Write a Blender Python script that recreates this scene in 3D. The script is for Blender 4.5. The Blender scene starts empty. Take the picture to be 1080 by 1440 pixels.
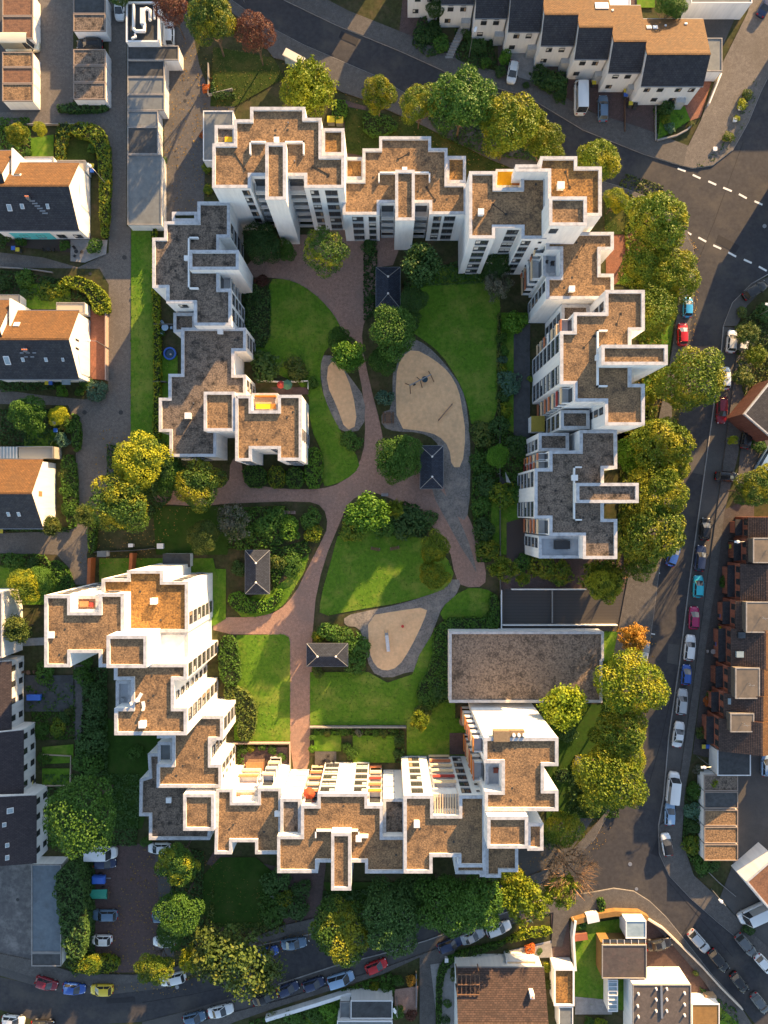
import bpy, math, random
import numpy as np
from mathutils import Vector
R = math.radians
S = bpy.context.scene
COL = S.collection
HC = 120.0                                   # camera height above the ground, metres

# ---------------------------------------------------------------- camera, sky, sun
cam_d = bpy.data.cameras.new('camera'); cam = bpy.data.objects.new('camera', cam_d); COL.objects.link(cam)
cam.location = (0, 0, HC); cam.rotation_euler = (0, 0, 0)
cam_d.sensor_fit = 'VERTICAL'; cam_d.sensor_height = 36; cam_d.lens = 24; cam_d.clip_end = 3000
S.camera = cam
S.render.resolution_x = 768; S.render.resolution_y = 1024
SUN_EL, SUN_AZ = R(15), math.atan2(.53, .85)   # azimuth measured from +Y towards +X
w = bpy.data.worlds.new('World'); S.world = w; w.use_nodes = True
nt = w.node_tree; sky = nt.nodes.new('ShaderNodeTexSky'); sky.sky_type = 'NISHITA'; sky.sun_disc = False
sky.sun_elevation = SUN_EL; sky.sun_rotation = SUN_AZ; sky.air_density = 1.0; sky.dust_density = .6; sky.ozone_density = 1.0
bg = nt.nodes['Background']; hs0 = nt.nodes.new('ShaderNodeHueSaturation'); hs0.inputs['Saturation'].default_value = .85; nt.links.new(sky.outputs[0], hs0.inputs['Color']); nt.links.new(hs0.outputs[0], bg.inputs[0]); bg.inputs[1].default_value = .10
sd = bpy.data.lights.new('sun', 'SUN'); sd.energy = 5.0; sd.angle = R(.5); sd.color = (1, .63, .28)
sun = bpy.data.objects.new('sun', sd); COL.objects.link(sun)
sdir = Vector((math.sin(SUN_AZ)*math.cos(SUN_EL), math.cos(SUN_AZ)*math.cos(SUN_EL), math.sin(SUN_EL)))
sun.rotation_euler = sdir.to_track_quat('Z', 'Y').to_euler(); sun.location = sdir*200
vs = S.view_settings; vs.view_transform = 'Standard'; vs.look = 'None'; vs.gamma = 1; vs.exposure = 1.9
try: vs.use_curve_mapping = False
except Exception: pass
rnd = random.Random(7)

def P(px, py, h=0.0):
    "photo pixel -> metres on the level plane at height h (8 px per metre at the ground)"
    k = (HC-h)/HC/8.0
    return ((px-540)*k, (720-py)*k)

# ---------------------------------------------------------------- materials
MATS = {}
def mat(name, c1, c2=None, sc=3.0, rough=.85, bump=0.0, c3=None, sc3=.25, f3=.5, spec=.3, metal=0, kind='noise', lo=.35, hi=.65, bsc=None, rot=0, objrand=0.0, zs=1.0):
    if name in MATS: return MATS[name]
    m = bpy.data.materials.new(name); m.use_nodes = True; t = m.node_tree; N = t.nodes; Lk = t.links
    b = N['Principled BSDF']; b.inputs['Roughness'].default_value = rough; b.inputs['Metallic'].default_value = metal
    b.inputs['Specular IOR Level'].default_value = spec
    c2 = c2 or tuple(x*.8 for x in c1)
    tc = N.new('ShaderNodeTexCoord'); mp = N.new('ShaderNodeMapping'); mp.inputs['Rotation'].default_value = (0, 0, rot); mp.inputs['Scale'].default_value = (1, 1, zs)
    Lk.new(tc.outputs['Object'], mp.inputs[0])
    if kind == 'brick':
        tx = N.new('ShaderNodeTexBrick'); tx.inputs['Scale'].default_value = sc
        tx.inputs['Color1'].default_value = (*c1, 1); tx.inputs['Color2'].default_value = (*c2, 1)
        tx.inputs['Mortar'].default_value = (*(x*.55 for x in c2), 1); tx.inputs['Mortar Size'].default_value = .03
        fac = tx.outputs['Fac']; Lk.new(mp.outputs[0], tx.inputs[0])
        nf = N.new('ShaderNodeTexNoise'); nf.inputs['Scale'].default_value = 1.9; nf.inputs['Detail'].default_value = 8; nf.inputs['Roughness'].default_value = .75; Lk.new(mp.outputs[0], nf.inputs[0])
        hv = N.new('ShaderNodeHueSaturation'); rv = N.new('ShaderNodeMapRange'); rv.inputs[1].default_value = .3; rv.inputs[2].default_value = .7; rv.inputs[3].default_value = .68; rv.inputs[4].default_value = 1.3
        Lk.new(nf.outputs['Fac'], rv.inputs[0]); Lk.new(rv.outputs[0], hv.inputs['Value']); Lk.new(tx.outputs['Color'], hv.inputs['Color']); col = hv.outputs[0]
    else:
        if kind == 'cell':
            tx = N.new('ShaderNodeTexVoronoi'); tx.inputs['Scale'].default_value = sc
            sp = N.new('ShaderNodeSeparateColor'); Lk.new(tx.outputs['Color'], sp.inputs[0]); fac = sp.outputs[0]
        elif kind == 'wave':
            tx = N.new('ShaderNodeTexWave'); tx.inputs['Scale'].default_value = sc; tx.inputs['Distortion'].default_value = .3; fac = tx.outputs['Fac']
            tx.inputs['Detail'].default_value = 3
        else:
            tx = N.new('ShaderNodeTexNoise'); tx.inputs['Scale'].default_value = sc; tx.inputs['Detail'].default_value = 6; tx.inputs['Roughness'].default_value = .65; fac = tx.outputs['Fac']
        Lk.new(mp.outputs[0], tx.inputs[0])
        mr = N.new('ShaderNodeMapRange'); mr.inputs[1].default_value = lo; mr.inputs[2].default_value = hi; Lk.new(fac, mr.inputs[0])
        mx = N.new('ShaderNodeMix'); mx.data_type = 'RGBA'; mx.inputs[6].default_value = (*c1, 1); mx.inputs[7].default_value = (*c2, 1)
        Lk.new(mr.outputs[0], mx.inputs[0]); col = mx.outputs[2]
    if c3:
        n3 = N.new('ShaderNodeTexNoise'); n3.inputs['Scale'].default_value = sc3; n3.inputs['Detail'].default_value = 7; n3.inputs['Roughness'].default_value = .7; Lk.new(mp.outputs[0], n3.inputs[0])
        r3 = N.new('ShaderNodeMapRange'); r3.inputs[1].default_value = .48; r3.inputs[2].default_value = .66; r3.inputs[4].default_value = f3; Lk.new(n3.outputs['Fac'], r3.inputs[0])
        m3 = N.new('ShaderNodeMix'); m3.data_type = 'RGBA'; m3.inputs[7].default_value = (*c3, 1); Lk.new(r3.outputs[0], m3.inputs[0]); Lk.new(col, m3.inputs[6]); col = m3.outputs[2]
    if objrand:
        oi = N.new('ShaderNodeObjectInfo'); hs = N.new('ShaderNodeHueSaturation'); mr2 = N.new('ShaderNodeMapRange')
        mr2.inputs[3].default_value = 1-objrand; mr2.inputs[4].default_value = 1+objrand
        Lk.new(oi.outputs['Random'], mr2.inputs[0]); Lk.new(mr2.outputs[0], hs.inputs['Value']); Lk.new(col, hs.inputs['Color']); col = hs.outputs[0]
    Lk.new(col, b.inputs['Base Color'])
    if bump:
        bn = N.new('ShaderNodeBump'); bn.inputs['Strength'].default_value = bump; bn.inputs['Distance'].default_value = .08
        Lk.new(fac, bn.inputs['Height']); Lk.new(bn.outputs[0], b.inputs['Normal'])
    MATS[name] = m; return m

def leafmat(name, ca, cb, cc=None, trans=.2):
    "leaves: per-leaf tint between ca and cb, some clumps of cc"
    m = bpy.data.materials.new(name); m.use_nodes = True; t = m.node_tree; N = t.nodes; Lk = t.links
    b = N['Principled BSDF']; b.inputs['Roughness'].default_value = .6; b.inputs['Specular IOR Level'].default_value = .25
    at = N.new('ShaderNodeAttribute'); at.attribute_name = 'tint'
    mx = N.new('ShaderNodeMix'); mx.data_type = 'RGBA'; mx.inputs[6].default_value = (*ca, 1); mx.inputs[7].default_value = (*cb, 1)
    Lk.new(at.outputs['Fac'], mx.inputs[0]); col = mx.outputs[2]
    if cc:
        tc = N.new('ShaderNodeTexCoord'); nz = N.new('ShaderNodeTexNoise'); nz.inputs['Scale'].default_value = 1.6; nz.inputs['Detail'].default_value = 3; nz.noise_dimensions = '4D'
        oi = N.new('ShaderNodeObjectInfo'); mu = N.new('ShaderNodeMath'); mu.operation = 'MULTIPLY'; mu.inputs[1].default_value = 40; Lk.new(oi.outputs['Random'], mu.inputs[0]); Lk.new(mu.outputs[0], nz.inputs['W'])
        Lk.new(tc.outputs['Object'], nz.inputs[0])
        mr = N.new('ShaderNodeMapRange'); mr.inputs[1].default_value = .5; mr.inputs[2].default_value = .62; Lk.new(nz.outputs['Fac'], mr.inputs[0])
        m2 = N.new('ShaderNodeMix'); m2.data_type = 'RGBA'; m2.inputs[7].default_value = (*cc, 1); Lk.new(mr.outputs[0], m2.inputs[0]); Lk.new(col, m2.inputs[6]); col = m2.outputs[2]
    oi = N.new('ShaderNodeObjectInfo'); hs = N.new('ShaderNodeHueSaturation'); mr2 = N.new('ShaderNodeMapRange'); mr2.inputs[3].default_value = .8; mr2.inputs[4].default_value = 1.2
    Lk.new(oi.outputs['Random'], mr2.inputs[0]); Lk.new(mr2.outputs[0], hs.inputs['Value']); Lk.new(col, hs.inputs['Color']); col = hs.outputs[0]
    Lk.new(col, b.inputs['Base Color'])
    tr = N.new('ShaderNodeBsdfTranslucent'); Lk.new(col, tr.inputs[0]); ms = N.new('ShaderNodeMixShader'); ms.inputs[0].default_value = trans
    Lk.new(b.outputs[0], ms.inputs[1]); Lk.new(tr.outputs[0], ms.inputs[2]); Lk.new(ms.outputs[0], N['Material Output'].inputs[0])
    MATS[name] = m; return m

def paint(name, c, rough=.3, spec=.5, metal=0.0):
    if name in MATS: return MATS[name]
    m = bpy.data.materials.new(name); m.use_nodes = True; t = m.node_tree; b = t.nodes['Principled BSDF']
    nz = t.nodes.new('ShaderNodeTexNoise'); nz.inputs['Scale'].default_value = 1.7; nz.inputs['Detail'].default_value = 4
    mx = t.nodes.new('ShaderNodeMix'); mx.data_type = 'RGBA'; mx.inputs[6].default_value = (*c, 1); mx.inputs[7].default_value = (*(x*.82+.01 for x in c), 1)
    t.links.new(nz.outputs['Fac'], mx.inputs[0]); t.links.new(mx.outputs[2], b.inputs['Base Color'])
    b.inputs['Roughness'].default_value = rough; b.inputs['Specular IOR Level'].default_value = spec; b.inputs['Metallic'].default_value = metal
    MATS[name] = m; return m

WALL = mat('white_render', (.78, .78, .77), (.68, .69, .70), sc=1.6, rough=.8, c3=(.52, .52, .52), sc3=.7, f3=.4, spec=.2, zs=.12)
CAP = mat('parapet_coping', (.48, .49, .51), (.37, .38, .41), sc=1.3, rough=.6, c3=(.24,.24,.24), sc3=1.3, f3=.5)
GRAVEL = mat('roof_gravel', (.38, .235, .12), (.085, .056, .036), sc=4.2, rough=.95, bump=.9, c3=(.045, .034, .027), sc3=.6, f3=.75, lo=.34, hi=.66)
GRAVELD = mat('roof_gravel_mossy', (.27, .205, .155), (.065, .054, .047), sc=4.2, rough=.95, bump=.9, c3=(.016, .015, .014), sc3=.85, f3=.92, lo=.34, hi=.66)
GRAVELO = mat('roof_gravel_ochre', (.42, .22, .065), (.12, .065, .028), sc=3.8, rough=.95, bump=.7, c3=(.05, .034, .022), sc3=.5, f3=.8, lo=.36, hi=.64)
FELT = mat('bitumen_felt_grey', (.17, .185, .19), (.13, .145, .155), sc=1.2, rough=.85, c3=(.10, .105, .105), sc3=.4, f3=.5)
PALED = mat('pale_terrace_boards', (.40, .42, .45), (.30, .32, .35), sc=3, rough=.7, kind='wave', c3=(.22,.23,.25), sc3=.8)
FELTD = mat('bitumen_felt_dark', (.075, .078, .08), (.05, .052, .055), sc=1.5, rough=.85, c3=(.03, .03, .03), sc3=.5, f3=.6)
TILED = mat('roof_tile_dark_and_shaded', (.046, .045, .052), (.028, .028, .034), sc=1.1, rough=.6, kind='brick', c3=(.085, .08, .075), sc3=.8, f3=.3)  # dark tile; on gables it is the shade-side copy of TILEO
TILEB = mat('roof_tile_brown', (.105, .068, .055), (.058, .040, .034), sc=.9, rough=.7, kind='brick', c3=(.045, .034, .03), sc3=.6, f3=.4)
TILEO = mat('roof_tile_sunlit_orange', (.19, .095, .034), (.135, .068, .027), sc=1.1, rough=.75, kind='brick', c3=(.09, .055, .028), sc3=.6, f3=.45)  # same tile as TILED, warm sunlight painted into the colour of sun-facing slopes
ASPH = mat('asphalt', (.050, .049, .054), (.034, .034, .038), sc=1.4, rough=.9, bump=.1, c3=(.078, .071, .064), sc3=.16, f3=.8)
ASPHL = mat('asphalt_worn', (.088, .083, .080), (.064, .062, .061), sc=7, rough=.9, c3=(.115, .105, .097), sc3=.2, f3=.6)
PAVE = mat('pavement_slabs', (.135, .125, .118), (.10, .094, .09), sc=3.2, rough=.9, kind='brick', c3=(.08, .075, .07), sc3=.3, f3=.6)
SETT = mat('grey_setts', (.155, .145, .14), (.105, .098, .096), sc=4.2, rough=.9, kind='brick', c3=(.085, .078, .072), sc3=.18, f3=.7)
SETTL = mat('lane_setts', (.19, .17, .155), (.13, .118, .108), sc=4.2, rough=.9, kind='brick', c3=(.095, .085, .075), sc3=.14, f3=.7)
REDP = mat('red_brick_paving', (.39, .245, .19), (.32, .20, .158), sc=4.5, rough=.9, kind='brick', c3=(.22, .155, .13), sc3=.18, f3=.7)
REDD = mat('dark_red_paving', (.14, .088, .08), (.095, .066, .062), sc=3.0, rough=.9, kind='brick', c3=(.07, .056, .052), sc3=.2, f3=.6)
TERRA = mat('terracotta_paving', (.30, .125, .08), (.22, .095, .062), sc=3.0, rough=.85, kind='brick', c3=(.15, .08, .06), sc3=.4, f3=.5)
SAND = mat('playground_sand', (.80, .51, .28), (.68, .42, .225), sc=1.6, rough=1, bump=.3, c3=(.52, .33, .19), sc3=.45, f3=.55)
GRIT = mat('grey_grit', (.22, .205, .19), (.11, .104, .10), sc=3.5, rough=1, bump=.3, c3=(.32, .28, .24), sc3=.5, f3=.7)
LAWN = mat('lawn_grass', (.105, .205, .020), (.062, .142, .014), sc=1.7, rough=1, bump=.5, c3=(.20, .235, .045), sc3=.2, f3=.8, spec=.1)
LAWN2 = mat('rough_grass', (.045, .07, .014), (.024, .042, .010), sc=3.5, rough=1, bump=.5, c3=(.11, .095, .03), sc3=.22, f3=.7, spec=.1)
SOIL = mat('soil_and_moss', (.062, .068, .028), (.036, .040, .018), sc=1.6, rough=1, bump=.4, c3=(.11, .08, .05), sc3=.3, f3=.7, spec=.1)
CONC = mat('concrete', (.30, .29, .28), (.23, .22, .215), sc=2, rough=.9, c3=(.17, .16, .15), sc3=.6, f3=.5)
WHITEP = mat('road_paint', (.75, .75, .72), (.6, .6, .58), sc=6, rough=.7)
BRICKW = mat('red_brick_wall', (.36, .135, .09), (.27, .10, .066), sc=2, rough=.85, kind='brick')
SPAND = mat('spandrel_grey', (.42, .44, .46), (.34, .36, .38), sc=3, rough=.6)
TERW = mat('terracotta_render', (.58, .21, .10), (.46, .16, .08), sc=2, rough=.7)
CREAM = mat('cream_awning_cloth', (.72, .55, .36), (.62, .46, .29), sc=2, rough=.8)
ORNG = mat('orange_awning_cloth', (.75, .27, .05), (.62, .20, .04), sc=2, rough=.8)
YELC = mat('yellow_awning_cloth', (.85, .52, .02), (.75, .44, .02), sc=2, rough=.7)
REDC = mat('red_cloth', (.36, .05, .045), (.27, .04, .035), sc=2, rough=.7)
BLUEP = paint('blue_plastic', (.04, .14, .55)); BLACKP = paint('black_plastic', (.018, .018, .02), .5)
YELP = paint('yellow_plastic', (.62, .50, .03)); GREENP = paint('green_tarpaulin', (.02, .27, .19), .5)
REDPL = paint('red_plastic', (.6, .04, .03)); WHP = paint('white_enamel', (.78, .78, .78)); GREYP = paint('grey_metal', (.32, .33, .34), .4, metal=.6)
GLASS = mat('window_glass_dark', (.022, .026, .031), (.06, .065, .07), sc=.35, rough=.08, spec=.8)
GLASSL = mat('roof_glass', (.30, .38, .42), (.22, .29, .33), sc=.6, rough=.12, spec=.8)
WOOD = mat('brown_timber', (.16, .095, .06), (.10, .06, .04), sc=4, rough=.8); WOODO = mat('orange_stained_timber', (.42, .13, .04), (.32, .09, .03), sc=3, rough=.7)
BARK = mat('bark', (.13, .095, .07), (.07, .052, .04), sc=4, rough=.95)
PLANK = mat('dark_decking', (.065, .05, .045), (.045, .035, .032), sc=3.5, rough=.8, kind='wave')
YWALL = mat('ochre_wall', (.25, .145, .05), (.19, .11, .04), sc=1.5, rough=.8)
TEALW = mat('turquoise_render', (.10, .50, .55), (.08, .42, .47), sc=1.5, rough=.8)

# ---------------------------------------------------------------- helpers
def tag(o, label=None, cat=None, group=None, kind=None):
    if label: o['label'] = label
    if cat: o['category'] = cat
    if group: o['group'] = group
    if kind: o['kind'] = kind
    return o
def thing(name, label, cat, loc=(0, 0, 0), rz=0.0, group=None):
    o = bpy.data.objects.new(name, None); COL.objects.link(o); o.location = loc; o.rotation_euler = (0, 0, rz); o.empty_display_size = .2
    return tag(o, label, cat, group)
class MB:
    def __init__(s): s.v = []; s.f = []; s.m = []
    def add(s, vs, fs, mi=0):
        b = len(s.v); s.v += [tuple(v) for v in vs]; s.f += [tuple(b+i for i in f) for f in fs]; s.m += [mi]*len(fs); return s
    def box(s, x0, y0, z0, x1, y1, z1, mi=0):
        return s.add([(x0,y0,z0),(x1,y0,z0),(x1,y1,z0),(x0,y1,z0),(x0,y0,z1),(x1,y0,z1),(x1,y1,z1),(x0,y1,z1)],
                     [(0,3,2,1),(4,5,6,7),(0,1,5,4),(1,2,6,5),(2,3,7,6),(3,0,4,7)], mi)
    def bar(s, a, b, wd, ht, mi=0):
        "box beam from a to b (3-D), width wd, height ht, top at the given z"
        a = Vector(a); b = Vector(b); d = (b-a); d2 = Vector((d.x, d.y, 0)); 
        n = Vector((-d2.y, d2.x, 0)).normalized()*wd/2 if d2.length > 1e-6 else Vector((wd/2, 0, 0)); u = Vector((0, 0, ht))
        if d2.length <= 1e-6:
            return s.box(a.x-wd/2, a.y-wd/2, min(a.z, b.z), a.x+wd/2, a.y+wd/2, max(a.z, b.z), mi)
        vs = [a-n-u, b-n-u, b+n-u, a+n-u, a-n, b-n, b+n, a+n]
        return s.add(vs, [(0,3,2,1),(4,5,6,7),(0,1,5,4),(1,2,6,5),(2,3,7,6),(3,0,4,7)], mi)
    def prism(s, poly, z0, z1, mi=0, top=True, bottom=False, mtop=None):
        n = len(poly); b = [(x, y, z0) for x, y in poly]+[(x, y, z1) for x, y in poly]
        s.add(b, [(i, (i+1) % n, n+(i+1) % n, n+i) for i in range(n)], mi)
        if top: s.add([(x, y, z1) for x, y in poly], [tuple(range(n))], mi if mtop is None else mtop)
        if bottom: s.add([(x, y, z0) for x, y in poly], [tuple(range(n))[::-1]], mi)
        return s
    def cyl(s, x, y, z0, z1, r, r2=None, n=12, mi=0, cap=True):
        r2 = r if r2 is None else r2
        a = [(x+r*math.cos(6.2832*i/n), y+r*math.sin(6.2832*i/n), z0) for i in range(n)]+[(x+r2*math.cos(6.2832*i/n), y+r2*math.sin(6.2832*i/n), z1) for i in range(n)]
        s.add(a, [(i, (i+1) % n, n+(i+1) % n, n+i) for i in range(n)]+([tuple(range(n, 2*n))] if cap else []), mi); return s
    def tube(s, a, b, r1, r2, n=6, mi=0):
        a = Vector(a); b = Vector(b); d = (b-a).normalized(); u = d.orthogonal().normalized(); v = d.cross(u)
        pts = [a+(u*math.cos(6.2832*i/n)+v*math.sin(6.2832*i/n))*r1 for i in range(n)]+[b+(u*math.cos(6.2832*i/n)+v*math.sin(6.2832*i/n))*r2 for i in range(n)]
        return s.add(pts, [(i, (i+1) % n, n+(i+1) % n, n+i) for i in range(n)]+[tuple(range(n, 2*n))], mi)
    def ball(s, c, r, n=8, k=5, mi=0, sz=1.0):
        vs = []; 
        for j in range(k+1):
            th = math.pi*j/k
            for i in range(n): vs.append((c[0]+r*math.sin(th)*math.cos(6.2832*i/n), c[1]+r*math.sin(th)*math.sin(6.2832*i/n), c[2]+r*sz*math.cos(th)))
        return s.add(vs, [(j*n+i, (j+1)*n+i, (j+1)*n+(i+1) % n, j*n+(i+1) % n) for j in range(k) for i in range(n)], mi)
    def mesh(s, name, mats, off=(0, 0, 0), smooth=False):
        me = bpy.data.meshes.new(name); me.from_pydata([(x-off[0], y-off[1], z-off[2]) for x, y, z in s.v], [], s.f)
        for m in (mats if isinstance(mats, (list, tuple)) else [mats]): me.materials.append(m)
        me.polygons.foreach_set('material_index', s.m)
        if smooth: me.polygons.foreach_set('use_smooth', [True]*len(s.f))
        me.update(); return me
def link(name, me, parent=None, loc=(0, 0, 0), rz=0.0, scale=None):
    o = bpy.data.objects.new(name, me); COL.objects.link(o); o.parent = parent; o.location = loc; o.rotation_euler = (0, 0, rz)
    if scale: o.scale = scale
    return o
def part(T, name, mb, mats, smooth=False):
    return link(name, mb.mesh(name, mats, T.location if T.rotation_euler[2] == 0 and T.parent is None else (0, 0, 0), smooth), T)
def lpart(T, name, mb, mats, smooth=False):
    return link(name, mb.mesh(name, mats, (0, 0, 0), smooth), T)
def area(p): return .5*sum(p[i][0]*p[(i+1) % len(p)][1]-p[(i+1) % len(p)][0]*p[i][1] for i in range(len(p)))
def ccw(p): return p if area(p) > 0 else p[::-1]
def inset(p, d):
    p = ccw(p); n = len(p); out = []
    for i in range(n):
        a, b, c = Vector(p[i-1]), Vector(p[i]), Vector(p[(i+1) % n])
        e1 = (b-a).normalized(); e2 = (c-b).normalized(); n1 = Vector((-e1.y, e1.x)); n2 = Vector((-e2.y, e2.x))
        m = n1+n2; k = max(.35, m.dot(m)/2); out.append(tuple(b+m*(d/k)))
    return out
def smooth_poly(pts, closed=True, it=2):
    for _ in range(it):
        q = []; n = len(pts)
        for i in range(n if closed else n-1):
            a, b = pts[i], pts[(i+1) % n]
            q += [(a[0]*.75+b[0]*.25, a[1]*.75+b[1]*.25), (a[0]*.25+b[0]*.75, a[1]*.25+b[1]*.75)]
        if not closed: q = [pts[0]]+q+[pts[-1]]
        pts = q
    return pts
SHZ = [0.0]
def sheet(name, pts, m, sm=0, z=None, kind='structure', label=None, raised=0):
    if z is None: SHZ[0] += .004; z = SHZ[0]
    w = ccw([P(*p) for p in (smooth_poly(pts, True, sm) if sm else pts)])
    mb = MB()
    if raised: z = z+raised; mb.prism(w, z-raised-.1, z)
    else: mb.add([(x, y, z) for x, y in w], [tuple(range(len(w)))])
    o = link(name, mb.mesh(name, m)); tag(o, kind=kind); return o
def strip(name, pts, wpx, m, z0, z1, T=None, sm=0, tagd=None, h=0):
    "wall, kerb or line following a polyline; width in px"
    if sm: pts = smooth_poly(pts, False, sm)
    w = [Vector(P(*p, h)) for p in pts]; n = len(w); L = []; Rr = []; hw = wpx/16
    for i in range(n):
        d = (w[min(i+1, n-1)]-w[max(i-1, 0)]).normalized(); nn = Vector((-d.y, d.x)); 
        L.append(w[i]+nn*hw); Rr.append(w[i]-nn*hw)
    mb = MB(); vs = []
    for a, b in zip(L, Rr): vs += [(a.x, a.y, z0), (b.x, b.y, z0), (b.x, b.y, z1), (a.x, a.y, z1)]
    fs = []
    for i in range(n-1):
        k = i*4
        for j in range(4): fs.append((k+j, k+(j+1) % 4, k+4+(j+1) % 4, k+4+j))
    fs += [(0, 1, 2, 3), (n*4-4, n*4-1, n*4-2, n*4-3)]
    mb.add(vs, fs)
    o = link(name, mb.mesh(name, m), T)
    if tagd: tag(o, **tagd)
    return o

# ---------------------------------------------------------------- foliage
def unit(a): return a/np.maximum(np.linalg.norm(a, axis=1, keepdims=True), 1e-6)
def leafmesh(name, C, Nn, Sz, seed, rough=.7):
    rg = np.random.default_rng(seed); n = len(C)
    nn = unit(unit(Nn)+rg.normal(0, rough, (n, 3))); t1 = unit(np.cross(nn, rg.normal(0, 1, (n, 3)))); t2 = np.cross(nn, t1)
    a = Sz[:, None]*.5; b = Sz[:, None]*.72
    V = np.stack([C-t2*b, C+t1*a, C+t2*b, C-t1*a], 1).reshape(-1, 3)
    me = bpy.data.meshes.new(name); me.vertices.add(4*n); me.vertices.foreach_set('co', V.astype(np.float32).ravel())
    me.loops.add(4*n); me.loops.foreach_set('vertex_index', np.arange(4*n, dtype=np.int32))
    me.polygons.add(n); me.polygons.foreach_set('loop_start', np.arange(0, 4*n, 4, dtype=np.int32)); 
    try: me.polygons.foreach_set('loop_total', np.full(n, 4, dtype=np.int32))
    except Exception: pass
    at = me.attributes.new('tint', 'FLOAT', 'FACE'); at.data.foreach_set('value', rg.random(n).astype(np.float32))
    me.update(calc_edges=True); return me
def crown_mesh(name, seed, nb=34, leaves=7000, ls=.065, br=(.24, .40), spread=.70, flat=.8, openn=0.0):
    rg = np.random.default_rng(seed)
    d = unit(rg.normal(0, 1, (nb, 3))); d[:, 2] = np.where(d[:, 2] < -.35, -d[:, 2], d[:, 2])
    rad = spread*rg.uniform(.72, 1.12, nb); bc = d*rad[:, None]; bc[:, 2] *= flat
    bc = np.vstack([bc, rg.normal(0, .18, (6, 3))]); r = np.concatenate([rg.uniform(*br, nb), np.full(6, .4)])
    per = (r**2); per = per/per.sum(); idx = rg.choice(len(bc), int(leaves*1.5), p=per)
    dd = unit(rg.normal(0, 1, (len(idx), 3))); shell = rg.uniform(.77, 1.10, len(idx)) if not openn else rg.uniform(.35, 1.15, len(idx))
    C = bc[idx]+dd*(r[idx]*shell)[:, None]
    dist = np.linalg.norm(C[:, None, :]-bc[None], axis=2)/r[None]; inside = (dist < .72).sum(1) > 0
    if not openn: C = C[~inside]; dd = dd[~inside]
    C = C[:leaves]; dd = dd[:leaves]
    return leafmesh(name, C, dd+C*.5, rg.uniform(.7, 1.3, len(C))*ls, seed+1)
def in_poly(x, y, poly):
    c = np.zeros(len(x), bool); n = len(poly)
    for i in range(n):
        x1, y1 = poly[i]; x2, y2 = poly[i-1]
        if y1 == y2: continue
        k = ((y1 > y) != (y2 > y)) & (x < (x2-x1)*(y-y1)/(y2-y1)+x1); c ^= k
    return c
def bed_mesh(name, poly, h, seed, dens=26, ls=.26, lump=.35):
    "leafy mass filling a polygon in metres up to height h, with lumps and leafy sides"
    rg = np.random.default_rng(seed); xs = [p[0] for p in poly]; ys = [p[1] for p in poly]; A = abs(area(poly))
    n = int((max(xs)-min(xs))*(max(ys)-min(ys))*dens); n = min(n, 60000)
    x = rg.uniform(min(xs), max(xs), n); y = rg.uniform(min(ys), max(ys), n); k = in_poly(x, y, poly); x = x[k]; y = y[k]
    ph = rg.uniform(0, 6, 6)
    def top(x, y): return h*(1-lump*.5+lump*.5*(np.sin(x*1.7+ph[0])*np.sin(y*1.9+ph[1])+.6*np.sin(x*3.9+ph[2]+y)*np.sin(y*3.3+ph[3])))
    z = top(x, y)-rg.exponential(.10, len(x)); C = [np.stack([x, y, z], 1)]; D = [np.tile([0, 0, 1.], (len(x), 1))]
    n = len(poly)
    for i in range(n):
        a = np.array(poly[i]); b = np.array(poly[(i+1) % n]); L = np.linalg.norm(b-a); m = int(L*h*dens*.8)
        if m < 1: continue
        t = rg.random(m); p = a+(b-a)*t[:, None]; zz = rg.random(m)*top(p[:, 0], p[:, 1]); nn = np.array([(b-a)[1], -(b-a)[0], 0])/max(L, 1e-6)
        C.append(np.column_stack([p+rg.normal(0, .05, (m, 2)), zz])); D.append(np.tile(nn+np.array([0, 0, .4]), (m, 1)))
    C = np.vstack(C); D = np.vstack(D)
    return leafmesh(name, C, D, rg.uniform(.7, 1.3, len(C))*ls, seed, .6)

LM = {}
LM['dark'] = leafmat('leaves_dark_green', (.030, .075, .016), (.066, .13, .030))
LM['green'] = leafmat('leaves_green', (.038, .10, .012), (.08, .17, .022))
LM['mid'] = leafmat('leaves_mid_green', (.05, .11, .010), (.14, .19, .014), (.22, .22, .012))
LM['bright'] = leafmat('leaves_bright_green', (.06, .16, .012), (.12, .25, .02))
LM['yg'] = leafmat('leaves_yellow_green', (.055, .115, .006), (.18, .225, .012), (.27, .26, .012))
LM['lime'] = leafmat('leaves_lime', (.10, .17, .010), (.22, .28, .015), (.26, .29, .014))
LM['ygold'] = leafmat('leaves_green_with_gold_tips', (.035, .09, .012), (.075, .14, .018), (.30, .29, .015))
LM['gold'] = leafmat('leaves_golden', (.25, .28, .012), (.38, .38, .02), (.10, .16, .015))
LM['orange'] = leafmat('leaves_orange', (.36, .16, .02), (.48, .26, .03), (.2, .12, .02))
LM['copper'] = leafmat('leaves_copper', (.075, .030, .022), (.15, .058, .036))
LM['rust'] = leafmat('leaves_rust', (.42, .10, .02), (.55, .16, .03))
LM['olive'] = leafmat('leaves_olive', (.045, .08, .016), (.085, .125, .024), (.13, .15, .026))
LM['blue'] = leafmat('leaves_blue_green', (.05, .11, .065), (.10, .19, .12))
LM['grey'] = leafmat('leaves_grey_plume', (.12, .125, .085), (.21, .205, .15), (.08, .11, .04))

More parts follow.
